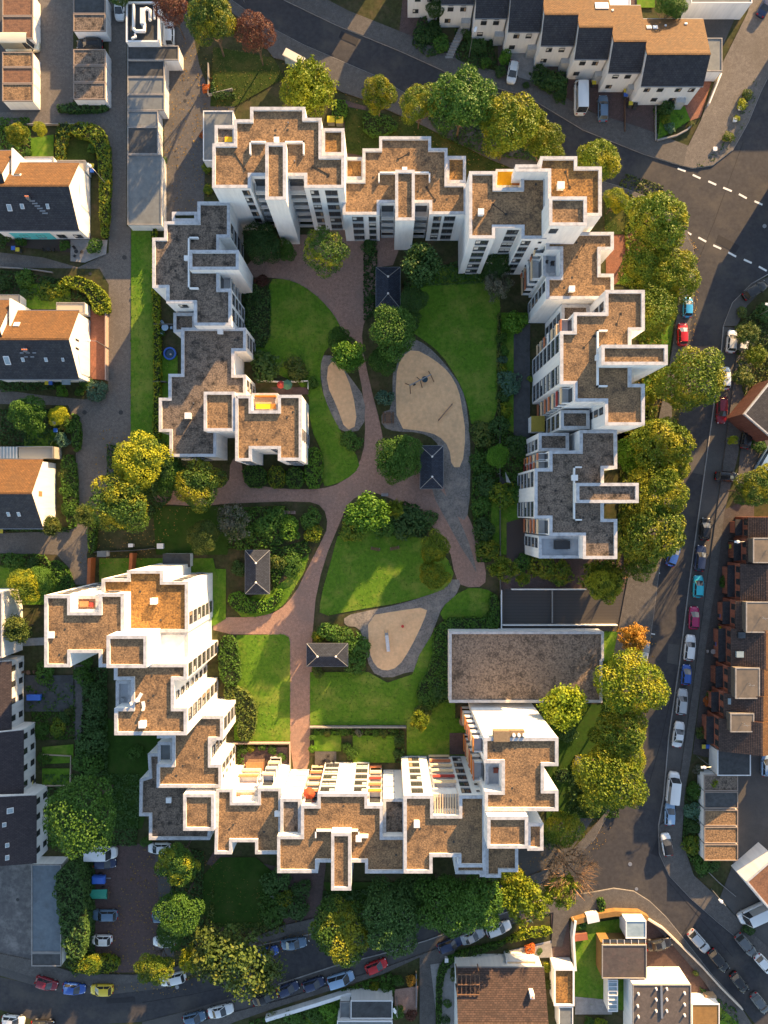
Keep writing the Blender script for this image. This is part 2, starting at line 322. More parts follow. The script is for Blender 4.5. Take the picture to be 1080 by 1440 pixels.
CROWN = {'round': [crown_mesh('crown', s, 44, 15000, .044) for s in (1, 2, 3, 4)],
         'lumpy': [crown_mesh('crown', s, n_, 16000, .045, b_, sp_, .75) for s, n_, b_, sp_ in ((11, 24, (.26, .44), .68), (12, 34, (.20, .36), .74), (13, 20, (.30, .46), .66), (14, 40, (.17, .32), .78), (15, 28, (.22, .42), .72))],
         'open': [crown_mesh('crown', s, 46, 5200, .062, (.13, .24), .80, .8, 1) for s in (21, 22)],
         'sparse': [crown_mesh('crown', s, 40, 2000, .075, (.16, .30), .80, .7, 1) for s in (51, 52)],
         'shrub': [crown_mesh('shrub', s, 16, 1500, .13, (.34, .5), .55, .9) for s in (31, 32, 33)],
         'fuzzy': [crown_mesh('crown', s, 30, 5500, .08, (.25, .4), .68, .85, 1) for s in (41, 42)]}
def trunk_mesh(seed, bare=False):
    rg = random.Random(seed); mb = MB(); mb.tube((0, 0, 0), (.02, .01, .45), .045, .035, 8); 
    def limb(a, d, L, r, lev):
        b = a+d*L; mb.tube(a, b, r, r*.6, 5)
        if lev:
            for k in range(4 if bare else 3):
                dd = (d+Vector((rg.uniform(-.8, .8), rg.uniform(-.8, .8), rg.uniform(-.1, .5)))).normalized(); limb(b, dd, L*rg.uniform(.55, .8), r*.55, lev-1)
    for i in range(6 if not bare else 9):
        a = i*6.2832/(6 if not bare else 9)+rg.uniform(-.3, .3); limb(Vector((.02, .01, .30+.04*i*.5)), Vector((math.cos(a), math.sin(a), .75)).normalized(), .38, .022, 2 if not bare else 3)
    return mb.mesh('trunk', BARK)
TRUNK = [trunk_mesh(s) for s in (1, 2, 3)]; BARE = trunk_mesh(9, True)
def tree(px, py, r, leaf, label, kind='round', h=9.0, cat='tree', name='tree', sx=1.0, sy=1.0, group=None, rz=None):
    "r: crown radius in photo px, h: height of the crown's middle; total height about h + r*0.6"
    x, y = P(px, py, h); rm = r*(HC-h)/960; rz = rnd.uniform(0, 6.28) if rz is None else rz
    T = thing(name, label, cat, (x, y, 0), 0, group)
    me = rnd.choice(CROWN[kind]); sx *= rnd.uniform(.90, 1.06); sy *= rnd.uniform(.90, 1.06); c = link('crown', me, T, (0, 0, h), rz, (rm*1.02*sx, rm*1.02*sy, rm*.85))
    if not me.materials: me.materials.append(None)
    c.material_slots[0].link = 'OBJECT'; c.material_slots[0].material = LM[leaf]
    t = link('trunk', rnd.choice(TRUNK), T, (0, 0, 0), rz, (rm*.9, rm*.9, h*1.05)); return T
def shrub(px, py, r, leaf, label, h=None, kind='shrub', sx=1.0, sy=1.0, name='shrub', cat='shrub', group=None, z=0):
    rm = r/8*.97; h = h or min(2.6, rm*1.5); x, y = P(px, py, h*.6+z)
    me = rnd.choice(CROWN[kind]); o = link(name, me, None, (x, y, h*.42+z), rnd.uniform(0, 6.28) if sx == sy else 0, (rm*1.08*sx, rm*1.08*sy, h*.58))
    if not me.materials: me.materials.append(None)
    o.material_slots[0].link = 'OBJECT'; o.material_slots[0].material = LM[leaf]
    return tag(o, label, cat, group)
def hedge(pts, h, leaf, label, name='hedge', cat='hedge', sm=1, dens=28, ls=.26, lump=.2, kind=None, group=None):
    w = ccw([P(*p, h*.9) for p in (smooth_poly(pts, True, sm) if sm else pts)])
    if kind:                                                        # uncountable cover
        me = bed_mesh(name, w, h, abs(hash(label or name)) % 999 if False else int(abs(w[0][0]*37+w[0][1]*91)) % 9999, dens, ls, lump); me.materials.append(LM[leaf])
        o = link(name, me); return tag(o, label, cat, group, kind)
    T = thing(name, label, cat, (0, 0, 0), 0, group)
    cx = sum(p[0] for p in w)/len(w); cy = sum(p[1] for p in w)/len(w); T.location = (cx, cy, 0)
    w2 = [(x-cx, y-cy) for x, y in w]
    me = bed_mesh('foliage', w2, h, int(abs(w[0][0]*37+w[0][1]*91)) % 9999, dens, ls, lump); me.materials.append(LM[leaf]); link('foliage', me, T)
    mb = MB().prism(inset(w2, .12), 0, h*.78); lpart(T, 'twigs', mb, mat('hedge_twigs', (.022, .035, .010), (.014, .02, .008), sc=6, rough=1)); return T
def line_poly(pts, wpx):
    w = [Vector(p) for p in pts]; n = len(w); L = []; Rr = []
    for i in range(n):
        d = (w[min(i+1, n-1)]-w[max(i-1, 0)]).normalized(); nn = Vector((-d.y, d.x))*wpx/2; L.append(tuple(w[i]+nn)); Rr.append(tuple(w[i]-nn))
    return L+Rr[::-1]
# ================================================================ GROUND
g = MB().add([(-1200,-1200,0),(1200,-1200,0),(1200,1200,0),(-1200,1200,0)], [(0,1,2,3)]); tag(link('ground', g.mesh('ground', SOIL)), kind='structure')
sheet('courtyard_ground', [(232,60),(300,60),(330,150),(480,150),(660,235),(860,240),(905,420),(905,600),(872,790),(870,860),(850,990),(800,1160),(740,1240),(480,1255),(300,1200),(200,1180),(150,1020),(120,960),(62,935),(62,835),(150,790),(235,640),(185,420),(232,300)], SOIL)
# roads (dark asphalt)
sheet('road_north', [(324,-60),(324,0),(385,42),(427,64),(527,107),(600,150),(700,200),(790,240),(868,262),(917,280),(960,325),(974,349),(977,384),(1016,440),(1057,399),(1090,380),(1200,330),(1200,60),(1090,95),(1069,130),(1052,172),(1030,211),(1002,233),(974,237),(947,230),(905,217),(820,183),(742,136),(642,108),(560,71),(474,36),(399,0),(399,-60)], ASPH)
sheet('road_east', [(977,370),(972,442),(958,560),(945,680),(926,804),(919,860),(905,960),(888,1060),(868,1120),(835,1180),(790,1225),(740,1250),(640,1280),(560,1292),(470,1306),(400,1322),(350,1345),(290,1370),(225,1390),(155,1398),(89,1396),(44,1384),(-60,1360),(-60,1410),(0,1420),(56,1437),(89,1443),(200,1437),(260,1422),(324,1404),(391,1384),(470,1358),(533,1342),(600,1322),(690,1290),(760,1266),(835,1254),(863,1249),(891,1253),(913,1267),(936,1289),(958,1316),(1002,1372),(1041,1414),(1070,1450),(1160,1560),(1220,1500),(1120,1400),(1050,1330),(1010,1297),(972,1264),(941,1231),(927,1200),(926,1160),(933,1120),(940,1037),(955,935),(969,820),(984,710),(1005,560),(1013,505),(1017,459),(1030,426),(1030,390)], ASPH, z=.006)
SHZ[0] = .012
for pts in ([(940,905),(955,907),(953,935),(938,932)], [(972,635),(992,637),(990,668),(970,664)], [(926,968),(943,970),(941,990),(925,987)]):
    sheet('asphalt_patch', pts, ASPHL)
for pts in ([(700,205),(716,212),(712,222),(696,214)], [(1010,330),(1040,346),(1034,356),(1006,341)], [(938,1180),(926,1205),(915,1200),(925,1178)], [(560,1296),(600,1290),(602,1297),(563,1304)], [(150,1404),(190,1402),(190,1409),(150,1411)], [(985,500),(997,501),(993,530),(982,528)], [(480,44),(505,55),(501,64),(476,53)]): sheet('asphalt_patch', pts, mat('fresh_asphalt_patch', (.028,.028,.032), (.022,.022,.026), sc=3))
for a_, b_ in (((940,1240),(1030,1345)),((905,870),(925,880)),((1045,200),(960,420)),((640,1298),(760,1262)),((950,950),(905,1130)),((200,1410),(330,1385))): tag(strip('asphalt_seam', [a_, ((a_[0]+b_[0])/2+2, (a_[1]+b_[1])/2+1.5), b_], .5, mat('tar_seam', (.018,.018,.02)), .02, .028), kind='structure')
# parking lanes
sheet('parking_lane', [(1018,459),(1040,462),(1028,560),(1010,700),(996,800),(976,950),(960,1060),(948,1150),(927,1160),(933,1120),(940,1037),(955,935),(969,820),(984,710),(1005,560)], ASPHL)
sheet('parking_lane', [(958,300),(975,350),(977,384),(972,442),(958,540),(945,560),(940,520),(952,440),(958,380)], SETTL)
sheet('parking_lane', [(300,1410),(391,1384),(470,1358),(533,1342),(640,1308),(740,1272),(748,1290),(640,1326),(540,1362),(400,1406),(300,1436),(240,1450),(200,1450),(200,1437),(260,1422)], ASPHL)
sheet('parking_lane', [(-20,1352),(44,1372),(89,1384),(155,1386),(215,1375),(225,1390),(155,1398),(89,1396),(44,1384),(-20,1366)], ASPHL)
sheet('parking_lane', [(360,1328),(440,1302),(447,1318),(365,1342)], ASPHL)
# pavements (raised behind kerbs)
sheet('pavement', [(399,-60),(399,0),(474,36),(560,71),(642,108),(742,136),(820,183),(905,217),(947,230),(960,234),(968,206),(900,180),(830,158),(760,118),(650,88),(575,50),(490,16),(440,-10),(430,-60)], PAVE, raised=.12)
sheet('pavement', [(324,0),(385,42),(427,64),(527,107),(600,150),(700,200),(790,240),(868,262),(917,280),(958,322),(950,335),(905,300),(860,280),(780,262),(690,225),(590,175),(510,140),(480,130),(450,110),(420,90),(385,82),(376,70),(360,45),(316,10)], PAVE, raised=.12)
sheet('pavement', [(960,234),(974,237),(1002,233),(1030,211),(1052,172),(1069,130),(1085,98),(1110,40),(1130,-60),(1075,-60),(1050,20),(1010,100),(985,170),(966,208)], SETTL, raised=.12)
sheet('pavement', [(925,330),(940,345),(958,380),(952,440),(940,520),(915,640),(895,740),(882,815),(868,890),(850,985),(862,985),(880,975),(905,960),(919,860),(926,804),(945,680),(944,560),(960,540),(972,442),(977,384),(974,349),(960,325)], PAVE, raised=.12)
sheet('pavement', [(1035,459),(1050,430),(1075,405),(1100,395),(1100,382),(1057,399),(1030,426),(1017,459)], ASPHL, raised=.12)
sheet('pavement', [(1040,462),(1062,470),(1052,545),(1037,640),(1018,720),(1006,820),(996,880),(985,960),(972,1060),(963,1110),(958,1180),(975,1230),(1010,1262),(1045,1300),(1100,1350),(1100,1375),(1050,1330),(1010,1297),(972,1264),(941,1231),(927,1200),(926,1160),(948,1150),(960,1060),(976,950),(996,800),(1010,700),(1028,560)], PAVE, raised=.12)
sheet('pavement', [(835,1254),(863,1249),(891,1253),(913,1267),(936,1289),(958,1316),(1002,1372),(1041,1414),(1060,1445),(1030,1445),(990,1380),(940,1322),(905,1285),(880,1280),(800,1290),(790,1330),(775,1330),(778,1282),(740,1290),(640,1330),(640,1345),(615,1360),(612,1450),(590,1450),(590,1345),(540,1368),(400,1412),(330,1436),(300,1450),(240,1450),(300,1430),(400,1404),(540,1360),(640,1324),(748,1287),(745,1270),(800,1258)], PAVE, raised=.12)
sheet('pavement', [(-20,1366-30),(50,1350),(110,1368),(190,1370),(230,1365),(340,1325),(400,1300),(470,1284),(560,1272),(640,1262),(720,1240),(760,1225),(800,1200),(840,1155),(868,1120),(835,1180),(790,1225),(740,1250),(640,1280),(560,1292),(470,1306),(440,1316),(438,1304),(360,1328),(225,1390),(215,1375),(155,1386),(89,1384),(44,1372),(-20,1352)], PAVE, raised=.12)
# kerb stones
for k in ([(399,0),(474,36),(560,71),(642,108),(742,136),(820,183),(905,217),(947,230),(974,237),(1002,233),(1030,211),(1052,172),(1069,130),(1085,98)],
          [(324,0),(385,42),(427,64),(527,107),(600,150),(700,200),(790,240),(868,262),(917,280),(960,325),(974,349),(977,384),(972,442)],
          [(1090,380),(1057,399),(1030,426),(1017,459),(1013,505),(1005,560),(984,710),(969,820),(955,935),(940,1037),(933,1120),(926,1160),(927,1200),(941,1231),(972,1264),(1010,1297),(1050,1330)],
          [(945,680),(926,804),(919,860),(905,960),(888,1060),(868,1120),(835,1180),(790,1225),(740,1250),(640,1280),(470,1306),(360,1330)],
          [(391,1384),(470,1358),(533,1342),(600,1322),(690,1290),(760,1266),(835,1254),(863,1249),(891,1253),(913,1267),(936,1289),(958,1316),(1002,1372),(1041,1414)]):
    tag(strip('kerb', k, 1.3, CONC, 0, .135), kind='structure')
# road markings
def dash(a, b, wpx=2.6): SHZ[0] += .0; tag(strip('road_marking', [a, b], wpx, WHITEP, .02, .032), kind='structure')
for a, b in (((953,237),(964,241)),((974,246),(985,251)),((996,255),(1007,260)),((1017,264),(1029,269)),((1039,273),(1050,279)),((1061,283),(1072,288)),((961,324),(972,330)),((982,334),(993,340)),((1003,345),(1014,350)),((1024,355),(1035,361)),((1046,365),(1057,370)),((1067,375),(1078,381))): dash(a, b)
for a, b in (((165,1378),(168,1394)),((430,1308),(435,1324)),((0,1364),(10,1357)),((10,1357),(14,1371)),((14,1371),(25,1362)),((25,1362),(28,1376)),((28,1376),(38,1367)),((38,1367),(42,1381)),((42,1381),(46,1368)),((909,890),(921,892)),((905,804),(928,806)),((927,1158),(934,1159))): dash(a, b, 1.5)
dash((965,1000),(952,1095), 1.3); dash((399,0),(410,5), 1)
for a, b in (((482,23),(506,35)),((526,51),(564,71))): tag(strip('road_marking', [a, b], 3, WHITEP, .12, .142), kind='structure')
# manholes and drains
for i, (x, y, r) in enumerate([(1075,318,.35),(886,1215,.35),(895,1250,.3),(249,1388,.35),(175,362,.4),(127,385,.3),(112,1267,.4),(25,1265,.3),(1056,1188,.3),(520,250,.3),(119,580,.4),(170,580,.4),(260,142,.3),(260,252,.3)][:13]):
    wx, wy = P(x, y); o = link('manhole_cover', MB().cyl(wx, wy, .0, .05, r, n=16).mesh('manhole_cover', GREYP if i < 4 else mat('cast_iron', (.05,.05,.05), (.03,.03,.03), sc=9, rough=.6)))
    tag(o, ['pale round manhole cover on the asphalt of the north-east junction','light round manhole cover in the middle of the southern junction','smaller manhole cover just below the southern junction','pale manhole cover on the curved bottom road below the white car','dark round manhole cover in the lane beside the patio with chairs','dark manhole cover at the corner above the curved yellow hedge','dark drain in the right half of the worn concrete yard','dark drain in the left half of the worn concrete yard','small dark drain in the yard beside the gravel garages','round manhole cover on the brick path north of the house blocks','left of two covers in the lane above the white gable house','right of two covers in the lane above the white gable house','upper small drain in the grey setts of the garage court'][i], 'manhole cover', 'manhole covers and drains')
# lanes and yards on the west side
SHZ[0] = .014
sheet('lane', [(153,-60),(178,-60),(178,318),(184,320),(184,640),(165,680),(142,720),(122,780),(124,822),(104,822),(98,800),(80,780),(0,778),(-60,778),(-60,748),(0,750),(60,748),(100,745),(108,700),(106,600),(96,570),(0,568),(-60,568),(-60,548),(0,548),(60,556),(120,562),(152,545),(153,400),(140,378),(0,376),(-60,376),(-60,352),(0,355),(60,362),(110,376),(153,355),(153,200),(120,176),(0,176),(-60,176),(-60,158),(153,156)], SETTL)
sheet('garage_court', [(55,-60),(103,-60),(103,150),(76,158),(52,158)], SETTL)
sheet('garage_court', [(0,-60),(56,-60),(56,158),(-40,158),(-40,-60)], ASPHL)
sheet('garage_court', [(230,20),(262,0),(280,90),(298,140),(330,140),(330,170),(290,160),(286,320),(232,320),(230,100)], SETT)
sheet('car_park', [(127,1190),(215,1185),(222,1215),(225,1300),(226,1365),(165,1368),(128,1345)], REDD)
sheet('parking_bay', [(215,1185),(240,1185),(245,1345),(226,1345),(222,1230)], ASPHL)
sheet('yard', [(0,1215),(50,1210),(45,1350),(0,1340),(-60,1320),(-60,1215)], mat('worn_yard_concrete', (.13,.125,.125), (.085,.083,.085), sc=1.2, rough=.9, c3=(.24,.23,.22), sc3=.35, f3=.7))
sheet('driveway', [(300,1198),(440,1230),(455,1300),(400,1308),(395,1240),(290,1215)], REDD)
sheet('driveway', [(415,1200),(460,1200),(452,1270),(430,1306),(408,1308),(424,1260)], REDD)
sheet('driveway', [(700,1190),(812,1140),(835,1150),(800,1200),(740,1250),(690,1240)], ASPHL)
sheet('forecourt', [(740,-60),(900,-60),(900,180),(834,158),(760,118),(700,100),(700,-60)], REDD)
sheet('forecourt', [(880,130),(920,130),(920,200),(880,185)], REDD)
sheet('forecourt', [(960,110),(1005,100),(985,165),(965,172),(945,150)], TERRA)
sheet('forecourt', [(974,-60),(1080,-60),(1040,10),(1010,80),(1000,115),(974,100)], ASPHL)
sheet('driveway', [(715,75),(762,75),(780,130),(735,130)], CONC)
sheet('driveway', [(580,-20),(600,-20),(600,70),(560,62),(566,0)], REDD)
sheet('driveway', [(604,60),(640,60),(650,95),(620,95)], PAVE)
sheet('front_yard', [(1056,560),(1110,560),(1110,700),(1036,690),(1040,640)], ASPHL)
sheet('front_yard', [(1004,722),(1060,700),(1060,1080),(974,1060),(986,960),(998,860)], mat('front_yard_paving', (.10,.085,.08), (.07,.06,.058), sc=3, rough=.9, kind='brick', c3=(.05,.045,.042), sc3=.3))
sheet('garage_yard', [(1036,1050),(1140,1050),(1140,1330),(1100,1350),(1045,1300),(1012,1262),(1030,1215),(1038,1090)], ASPHL)
sheet('driveway', [(905,1270),(955,1330),(1030,1440),(960,1460),(905,1460)], mat('dark_driveway', (.10,.06,.05), (.07,.045,.04), sc=4, kind='brick'))
sheet('driveway', [(775,1282),(800,1290),(802,1360),(775,1360)], REDD)
# courtyard paths
SHZ[0] = .030
sheet('brick_path', [(345,368),(410,330),(440,330),(490,300),(560,300),(560,372),(530,376),(528,430),(512,450),(508,480),(520,540),(536,600),(540,632),(560,650),(600,670),(640,690),(668,745),(684,800),(682,825),(652,826),(640,812),(632,770),(600,730),(560,705),(520,690),(490,705),(478,735),(455,790),(440,860),(437,1000),(434,1095),(408,1095),(408,903),(400,892),(300,892),(300,868),(360,868),(392,860),(415,835),(432,800),(450,765),(462,740),(455,712),(430,704),(320,708),(280,712),(215,708),(215,690),(280,690),(322,684),(324,645),(340,645),(342,680),(400,688),(450,688),(480,680),(505,655),(514,620),(512,560),(500,500),(480,460),(455,425),(425,400),(390,390),(350,392)], REDP, sm=1)
sheet('brick_path', [(482,140),(515,150),(515,222),(482,225)], REDD)
sheet('brick_path', [(700,786),(770,786),(872,786),(880,828),(703,828)], REDD)
sheet('brick_path', [(852,330),(880,330),(905,300),(925,320),(880,380),(866,400),(852,400)], TERRA)
sheet('brick_path', [(867,600),(884,560),(900,540),(912,560),(890,600),(868,780),(878,860),(900,860),(925,640),(900,600)], REDD)
sheet('brick_path', [(1,900),(98,894),(104,905),(0,910)], CONC); sheet('garden_path', [(104,935),(118,935),(118,1040),(104,1040)], PAVE)
sheet('ramp_road', [(705,828),(862,828),(895,828),(890,888),(705,888)], mat('ramp_surface', (.075,.068,.066), (.05,.047,.046), sc=1.2, rough=.9, kind='wave', rot=1.57))
GRV = .046; SHZ[0] = GRV
sheet('playground_border', [(575,473),(600,485),(625,510),(650,545),(658,580),(662,640),(660,720),(650,735),(625,700),(622,640),(612,618),(590,608),(555,607),(537,600),(536,580),(552,575),(552,520),(560,490)], GRIT, sm=1)
sheet('playground_border', [(450,500),(470,500),(492,530),(514,560),(512,604),(480,610),(464,580),(452,545)], GRIT, sm=1)
sheet('playground_border', [(484,866),(520,858),(560,850),(600,838),(630,815),(650,815),(640,840),(622,852),(612,880),(597,915),(586,925),(590,946),(575,944),(545,955),(520,944),(512,900),(505,882),(484,880)], GRIT, sm=1)
sheet('gritty_path', [(625,690),(648,735),(662,770),(672,810),(662,790),(648,770),(600,680)], GRIT, sm=1)
sheet('sand_pit', [(582,490),(610,505),(632,524),(645,548),(650,575),(655,610),(650,657),(635,657),(632,629),(616,612),(593,606),(558,602),(556,530),(564,502)], SAND, sm=1)
sheet('sand_pit', [(462,508),(480,512),(496,550),(503,598),(486,606),(474,572),(459,540)], SAND, sm=1)
sheet('sand_pit', [(517,866),(558,859),(602,853),(596,873),(577,912),(560,938),(541,944),(527,936),(519,916)], SAND, sm=1)
SHZ[0] = .074
GRASSM = leafmat('grass_blades', (.050, .120, .010), (.11, .19, .018), (.15, .19, .03), .2); GRASSD = leafmat('dry_grass_blades', (.045, .07, .012), (.10, .11, .022), (.13, .11, .035), .2)
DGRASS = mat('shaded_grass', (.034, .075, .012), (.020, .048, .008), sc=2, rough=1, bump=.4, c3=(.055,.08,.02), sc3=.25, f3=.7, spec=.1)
for nm, pts, m, s in [
  ('lawn', [(378,393),(400,392),(425,401),(450,420),(470,443),(480,462),(470,480),(452,500),(450,540),(462,575),(482,612),(508,650),(497,668),(470,682),(452,684),(455,640),(436,600),(434,545),(375,520),(345,490),(345,432),(378,430)], LAWN, 1),
  ('lawn', [(572,400),(610,370),(700,390),(704,440),(704,590),(664,604),(658,570),(645,535),(620,497),(590,474),(575,465)], LAWN, 1),
  ('lawn', [(478,742),(600,750),(640,800),(632,825),(600,838),(560,848),(500,858),(449,868),(451,840),(465,790)], LAWN, 1),
  ('lawn', [(436,945),(518,945),(545,960),(580,948),(590,920),(612,885),(640,885),(640,1019),(436,1019)], LAWN, 0),
  ('lawn', [(333,893),(399,892),(406,896),(408,903),(408,1042),(330,1042),(325,960)], LAWN, 0),
  ('lawn', [(436,771),(431,799),(411,832),(397,854),(370,867),(330,868),(345,840),(390,830)], LAWN, 1),
  ('lawn', [(652,827),(682,827),(700,838),(700,870),(625,875),(617,858)], LAWN, 1),
  ('lawn', [(185,318),(212,318),(222,500),(224,640),(184,640)], LAWN, 0), ('lawn', [(250,500),(222,500),(222,630),(250,650)], LAWN, 0),
  ('lawn', [(300,66),(385,82),(400,110),(330,150),(296,150)], LAWN2, 0),
  ('lawn', [(485,150),(600,172),(720,235),(660,245),(485,215)], LAWN2, 0),
  ('lawn', [(850,270),(905,300),(885,330),(850,330)], LAWN2, 0), ('lawn', [(866,400),(885,375),(940,345),(952,420),(935,540),(905,560),(905,400)], LAWN, 0),
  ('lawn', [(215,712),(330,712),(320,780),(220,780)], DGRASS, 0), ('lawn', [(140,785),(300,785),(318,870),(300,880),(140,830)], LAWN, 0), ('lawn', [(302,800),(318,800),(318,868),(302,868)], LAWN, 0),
  ('lawn', [(704,440),(745,440),(745,620),(704,600)], LAWN, 0), ('lawn', [(690,705),(730,705),(730,780),(690,780)], LAWN, 0),
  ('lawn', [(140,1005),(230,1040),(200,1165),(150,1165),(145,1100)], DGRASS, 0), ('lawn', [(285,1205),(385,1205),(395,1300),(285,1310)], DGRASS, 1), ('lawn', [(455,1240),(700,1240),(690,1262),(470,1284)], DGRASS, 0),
  ('lawn', [(572,1010),(660,1010),(660,1062),(572,1062)], LAWN, 0), ('lawn', [(442,1028),(480,1028),(480,1056),(442,1056)], LAWN, 0), ('lawn', [(496,1034),(556,1034),(556,1072),(496,1072)], LAWN, 0),
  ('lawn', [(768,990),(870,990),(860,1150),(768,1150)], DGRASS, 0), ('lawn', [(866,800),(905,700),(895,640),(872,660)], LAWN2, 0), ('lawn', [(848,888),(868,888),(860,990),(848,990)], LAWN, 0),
  ('lawn', [(44,195),(76,190),(76,226),(44,228)], LAWN, 0), ('lawn', [(90,195),(128,190),(135,225),(92,228)], LAWN2, 0), ('lawn', [(30,400),(100,400),(100,435),(30,435)], LAWN, 0), ('lawn', [(0,795),(75,800),(95,850),(0,850)], LAWN, 0), ('lawn', [(35,600),(80,605),(82,640),(35,640)], LAWN, 0),
  ('lawn', [(60,1080),(100,1080),(100,1103),(60,1103)], LAWN, 0), ('lawn', [(60,1050),(104,1046),(104,1072),(60,1074)], LAWN, 0),
  ('lawn', [(430,1415),(480,1400),(480,1450),(430,1450)], LAWN, 0), ('lawn', [(806,1300),(880,1290),(880,1420),(808,1410)], LAWN, 0), ('lawn', [(928,160),(962,150),(970,170),(924,198)], LAWN, 0), ('lawn', [(990,1395),(1040,1440),(990,1450)], LAWN, 0),
  ('lawn', [(895,-40),(920,-40),(920,12),(895,12)], LAWN, 0)]:
    sheet(nm, pts, m, s); w_ = ccw([P(*p) for p in (smooth_poly(pts, True, s) if s else pts)]); A_ = abs(area(w_))
    if A_ > 25 and m is not DGRASS:
        gm = bed_mesh('grass', inset(w_, -.06), .07, int(A_*7) % 9973, 9 if A_ < 900 else 6, .17, .5); gm.materials.append(GRASSM if m is LAWN else GRASSD); go = link('grass', gm); go.location.z = SHZ[0]; tag(go, kind='stuff')
# garden terraces
for pts, m in [([(0,335),(130,333),(140,360),(0,345)], PLANK), ([(100,338),(152,338),(150,358),(120,370),(100,368)], CONC), ([(128,435),(152,440),(152,535),(128,533)], TERRA),
  ([(36,762+187),(104,949+0),(104,1000),(36,1000)], FELTD), ([(443,1056),(473,1056),(473,1080),(443,1080)], PAVE), ([(712,735),(745,725),(745,790),(712,790)], PLANK), ([(722,460),(745,455),(745,640),(722,640)], FELTD), ([(395,555),(434,555),(434,545),(380,545)], REDD),
  ([(605,1355),(640,1350),(700,1340),(700,1365),(640,1365),(640,1440),(615,1440)], CONC), ([(720,1335),(775,1325),(775,1345),(720,1345)], CONC), ([(808,1400),(860,1405),(860,1425),(808,1425)], CONC), ([(555,1390),(588,1385),(586,1425),(555,1422)], REDP), ([(340,1050),(405,1050),(405,1085),(340,1085)], REDD), ([(590,1062),(634,1062),(634,1075),(590,1075)], FELT), ([(632,1030),(660,1030),(660,1060),(632,1060)], REDD)]:
    sheet('terrace', pts, m)

# ================================================================ APARTMENT BLOCKS
EP = [0]; DRAINM = mat('drain_grille', (.06,.055,.05), (.03,.03,.03), sc=8)
def block(T, pts, h, roof=None, rail=.38, cw=.42, z0=0):
    EP[0] += 1; h = h+EP[0]*.0045; roof = roof or GRAVEL
    o = ccw([P(*p, h) for p in pts]); i1 = inset(o, cw); n = len(o)
    mb = MB().prism(o, z0, h-.07, top=False); mb.add([(x, y, h-.07) for x, y in i1]+[(x, y, h-rail-.1) for x, y in i1], [((i+1) % n, i, n+i, n+(i+1) % n) for i in range(n)])
    part(T, 'wall', mb, WALL)
    oo = inset(o, -.035); ii = inset(o, cw+.03); mb = MB()
    mb.add([(x, y, h) for x, y in oo]+[(x, y, h) for x, y in ii], [(i, (i+1) % n, n+(i+1) % n, n+i) for i in range(n)])
    mb.add([(x, y, h-.1) for x, y in oo]+[(x, y, h) for x, y in oo], [(i, (i+1) % n, n+(i+1) % n, n+i) for i in range(n)])
    mb.add([(x, y, h) for x, y in ii]+[(x, y, h-.1) for x, y in ii], [(i, (i+1) % n, n+(i+1) % n, n+i) for i in range(n)])
    part(T, 'parapet_coping', mb, CAP)
    part(T, 'flat_roof', MB().add([(x, y, h-rail) for x, y in i1], [tuple(range(n))]), roof)
    A_ = abs(area(i1))
    if A_ > 55 and h > 7:
        rr = random.Random(int(A_*13)); i2 = inset(o, 1.4); k = 0; xs = [p[0] for p in i2]; ys = [p[1] for p in i2]
        for _ in range(60):
            x, y = rr.uniform(min(xs), max(xs)), rr.uniform(min(ys), max(ys))
            if not in_poly(np.array([x]), np.array([y]), i2)[0]: continue
            if k < 3: part(T, 'roof_drain', MB().cyl(x, y, h-rail-.02, h-rail+.05, .2, .16, 8), DRAINM)
            elif k < 5: part(T, 'vent_pipe', MB().cyl(x, y, h-rail-.02, h-rail+.35, .09, .09, 8), GREYP)
            k += 1
            if k >= (5 if A_ > 150 else 3): break
    return h
def rect(x0, y0, x1, y1): return [(x0, y0), (x1, y0), (x1, y1), (x0, y1)]
WC = {}
FRAME = mat('dark_window_frame', (.07, .07, .075), (.05, .05, .055), sc=5, rough=.5)
WR = random.Random(5); BLIND = mat('window_blind', (.60,.58,.54), (.48,.46,.43), sc=2); CURT = mat('window_curtain', (.34,.24,.15), (.22,.16,.11), sc=3, kind='wave')
def win_mesh(wd, ht, sill, light):
    vr = WR.choice((0,0,0,0,1,2,3)); k = ('w', round(wd, 1), round(ht, 1), sill, light, vr)
    if k in WC: return WC[k]
    wd, ht = k[1], k[2]; mb = MB(); f = .07; h2 = wd/2
    mb.box(-h2+.03, -.05, sill+.03, h2-.03, .03, sill+ht-.03, 1)
    for a in ((-h2, -.05, sill, -h2+f, .08, sill+ht), (h2-f, -.05, sill, h2, .08, sill+ht), (-h2+f, -.05, sill, h2-f, .08, sill+f), (-h2+f, -.05, sill+ht-f, h2-f, .08, sill+ht)): mb.box(*a, 0)
    if wd > 1.2: mb.box(-.035, -.04, sill+f, .035, .07, sill+ht-f, 0)
    if wd > 2.2: mb.box(-h2/2-.03, -.04, sill+f, -h2/2+.03, .07, sill+ht-f, 0)
    if ht > 1.2: mb.box(-h2+.02, -.05, sill-.06, h2-.02, .16, sill-.005, 2)
    if vr == 1: mb.box(-h2+f, .031, sill+ht*.5, h2-f, .045, sill+ht-f, 3)
    if vr == 2: mb.box(-h2+f, .031, sill+f, -h2+f+wd*.28, .045, sill+ht-f, 4)
    if vr == 3: mb.box(h2-f-wd*.35, .031, sill+ht*.3, h2-f, .045, sill+ht-f, 3)
    if light: mb.box(-h2+.02, -.05, sill-.62, h2-.02, .12, sill-.07, 2)
    WC[k] = mb.mesh('window', [FRAME, GLASS, SPAND, BLIND, CURT]); return WC[k]
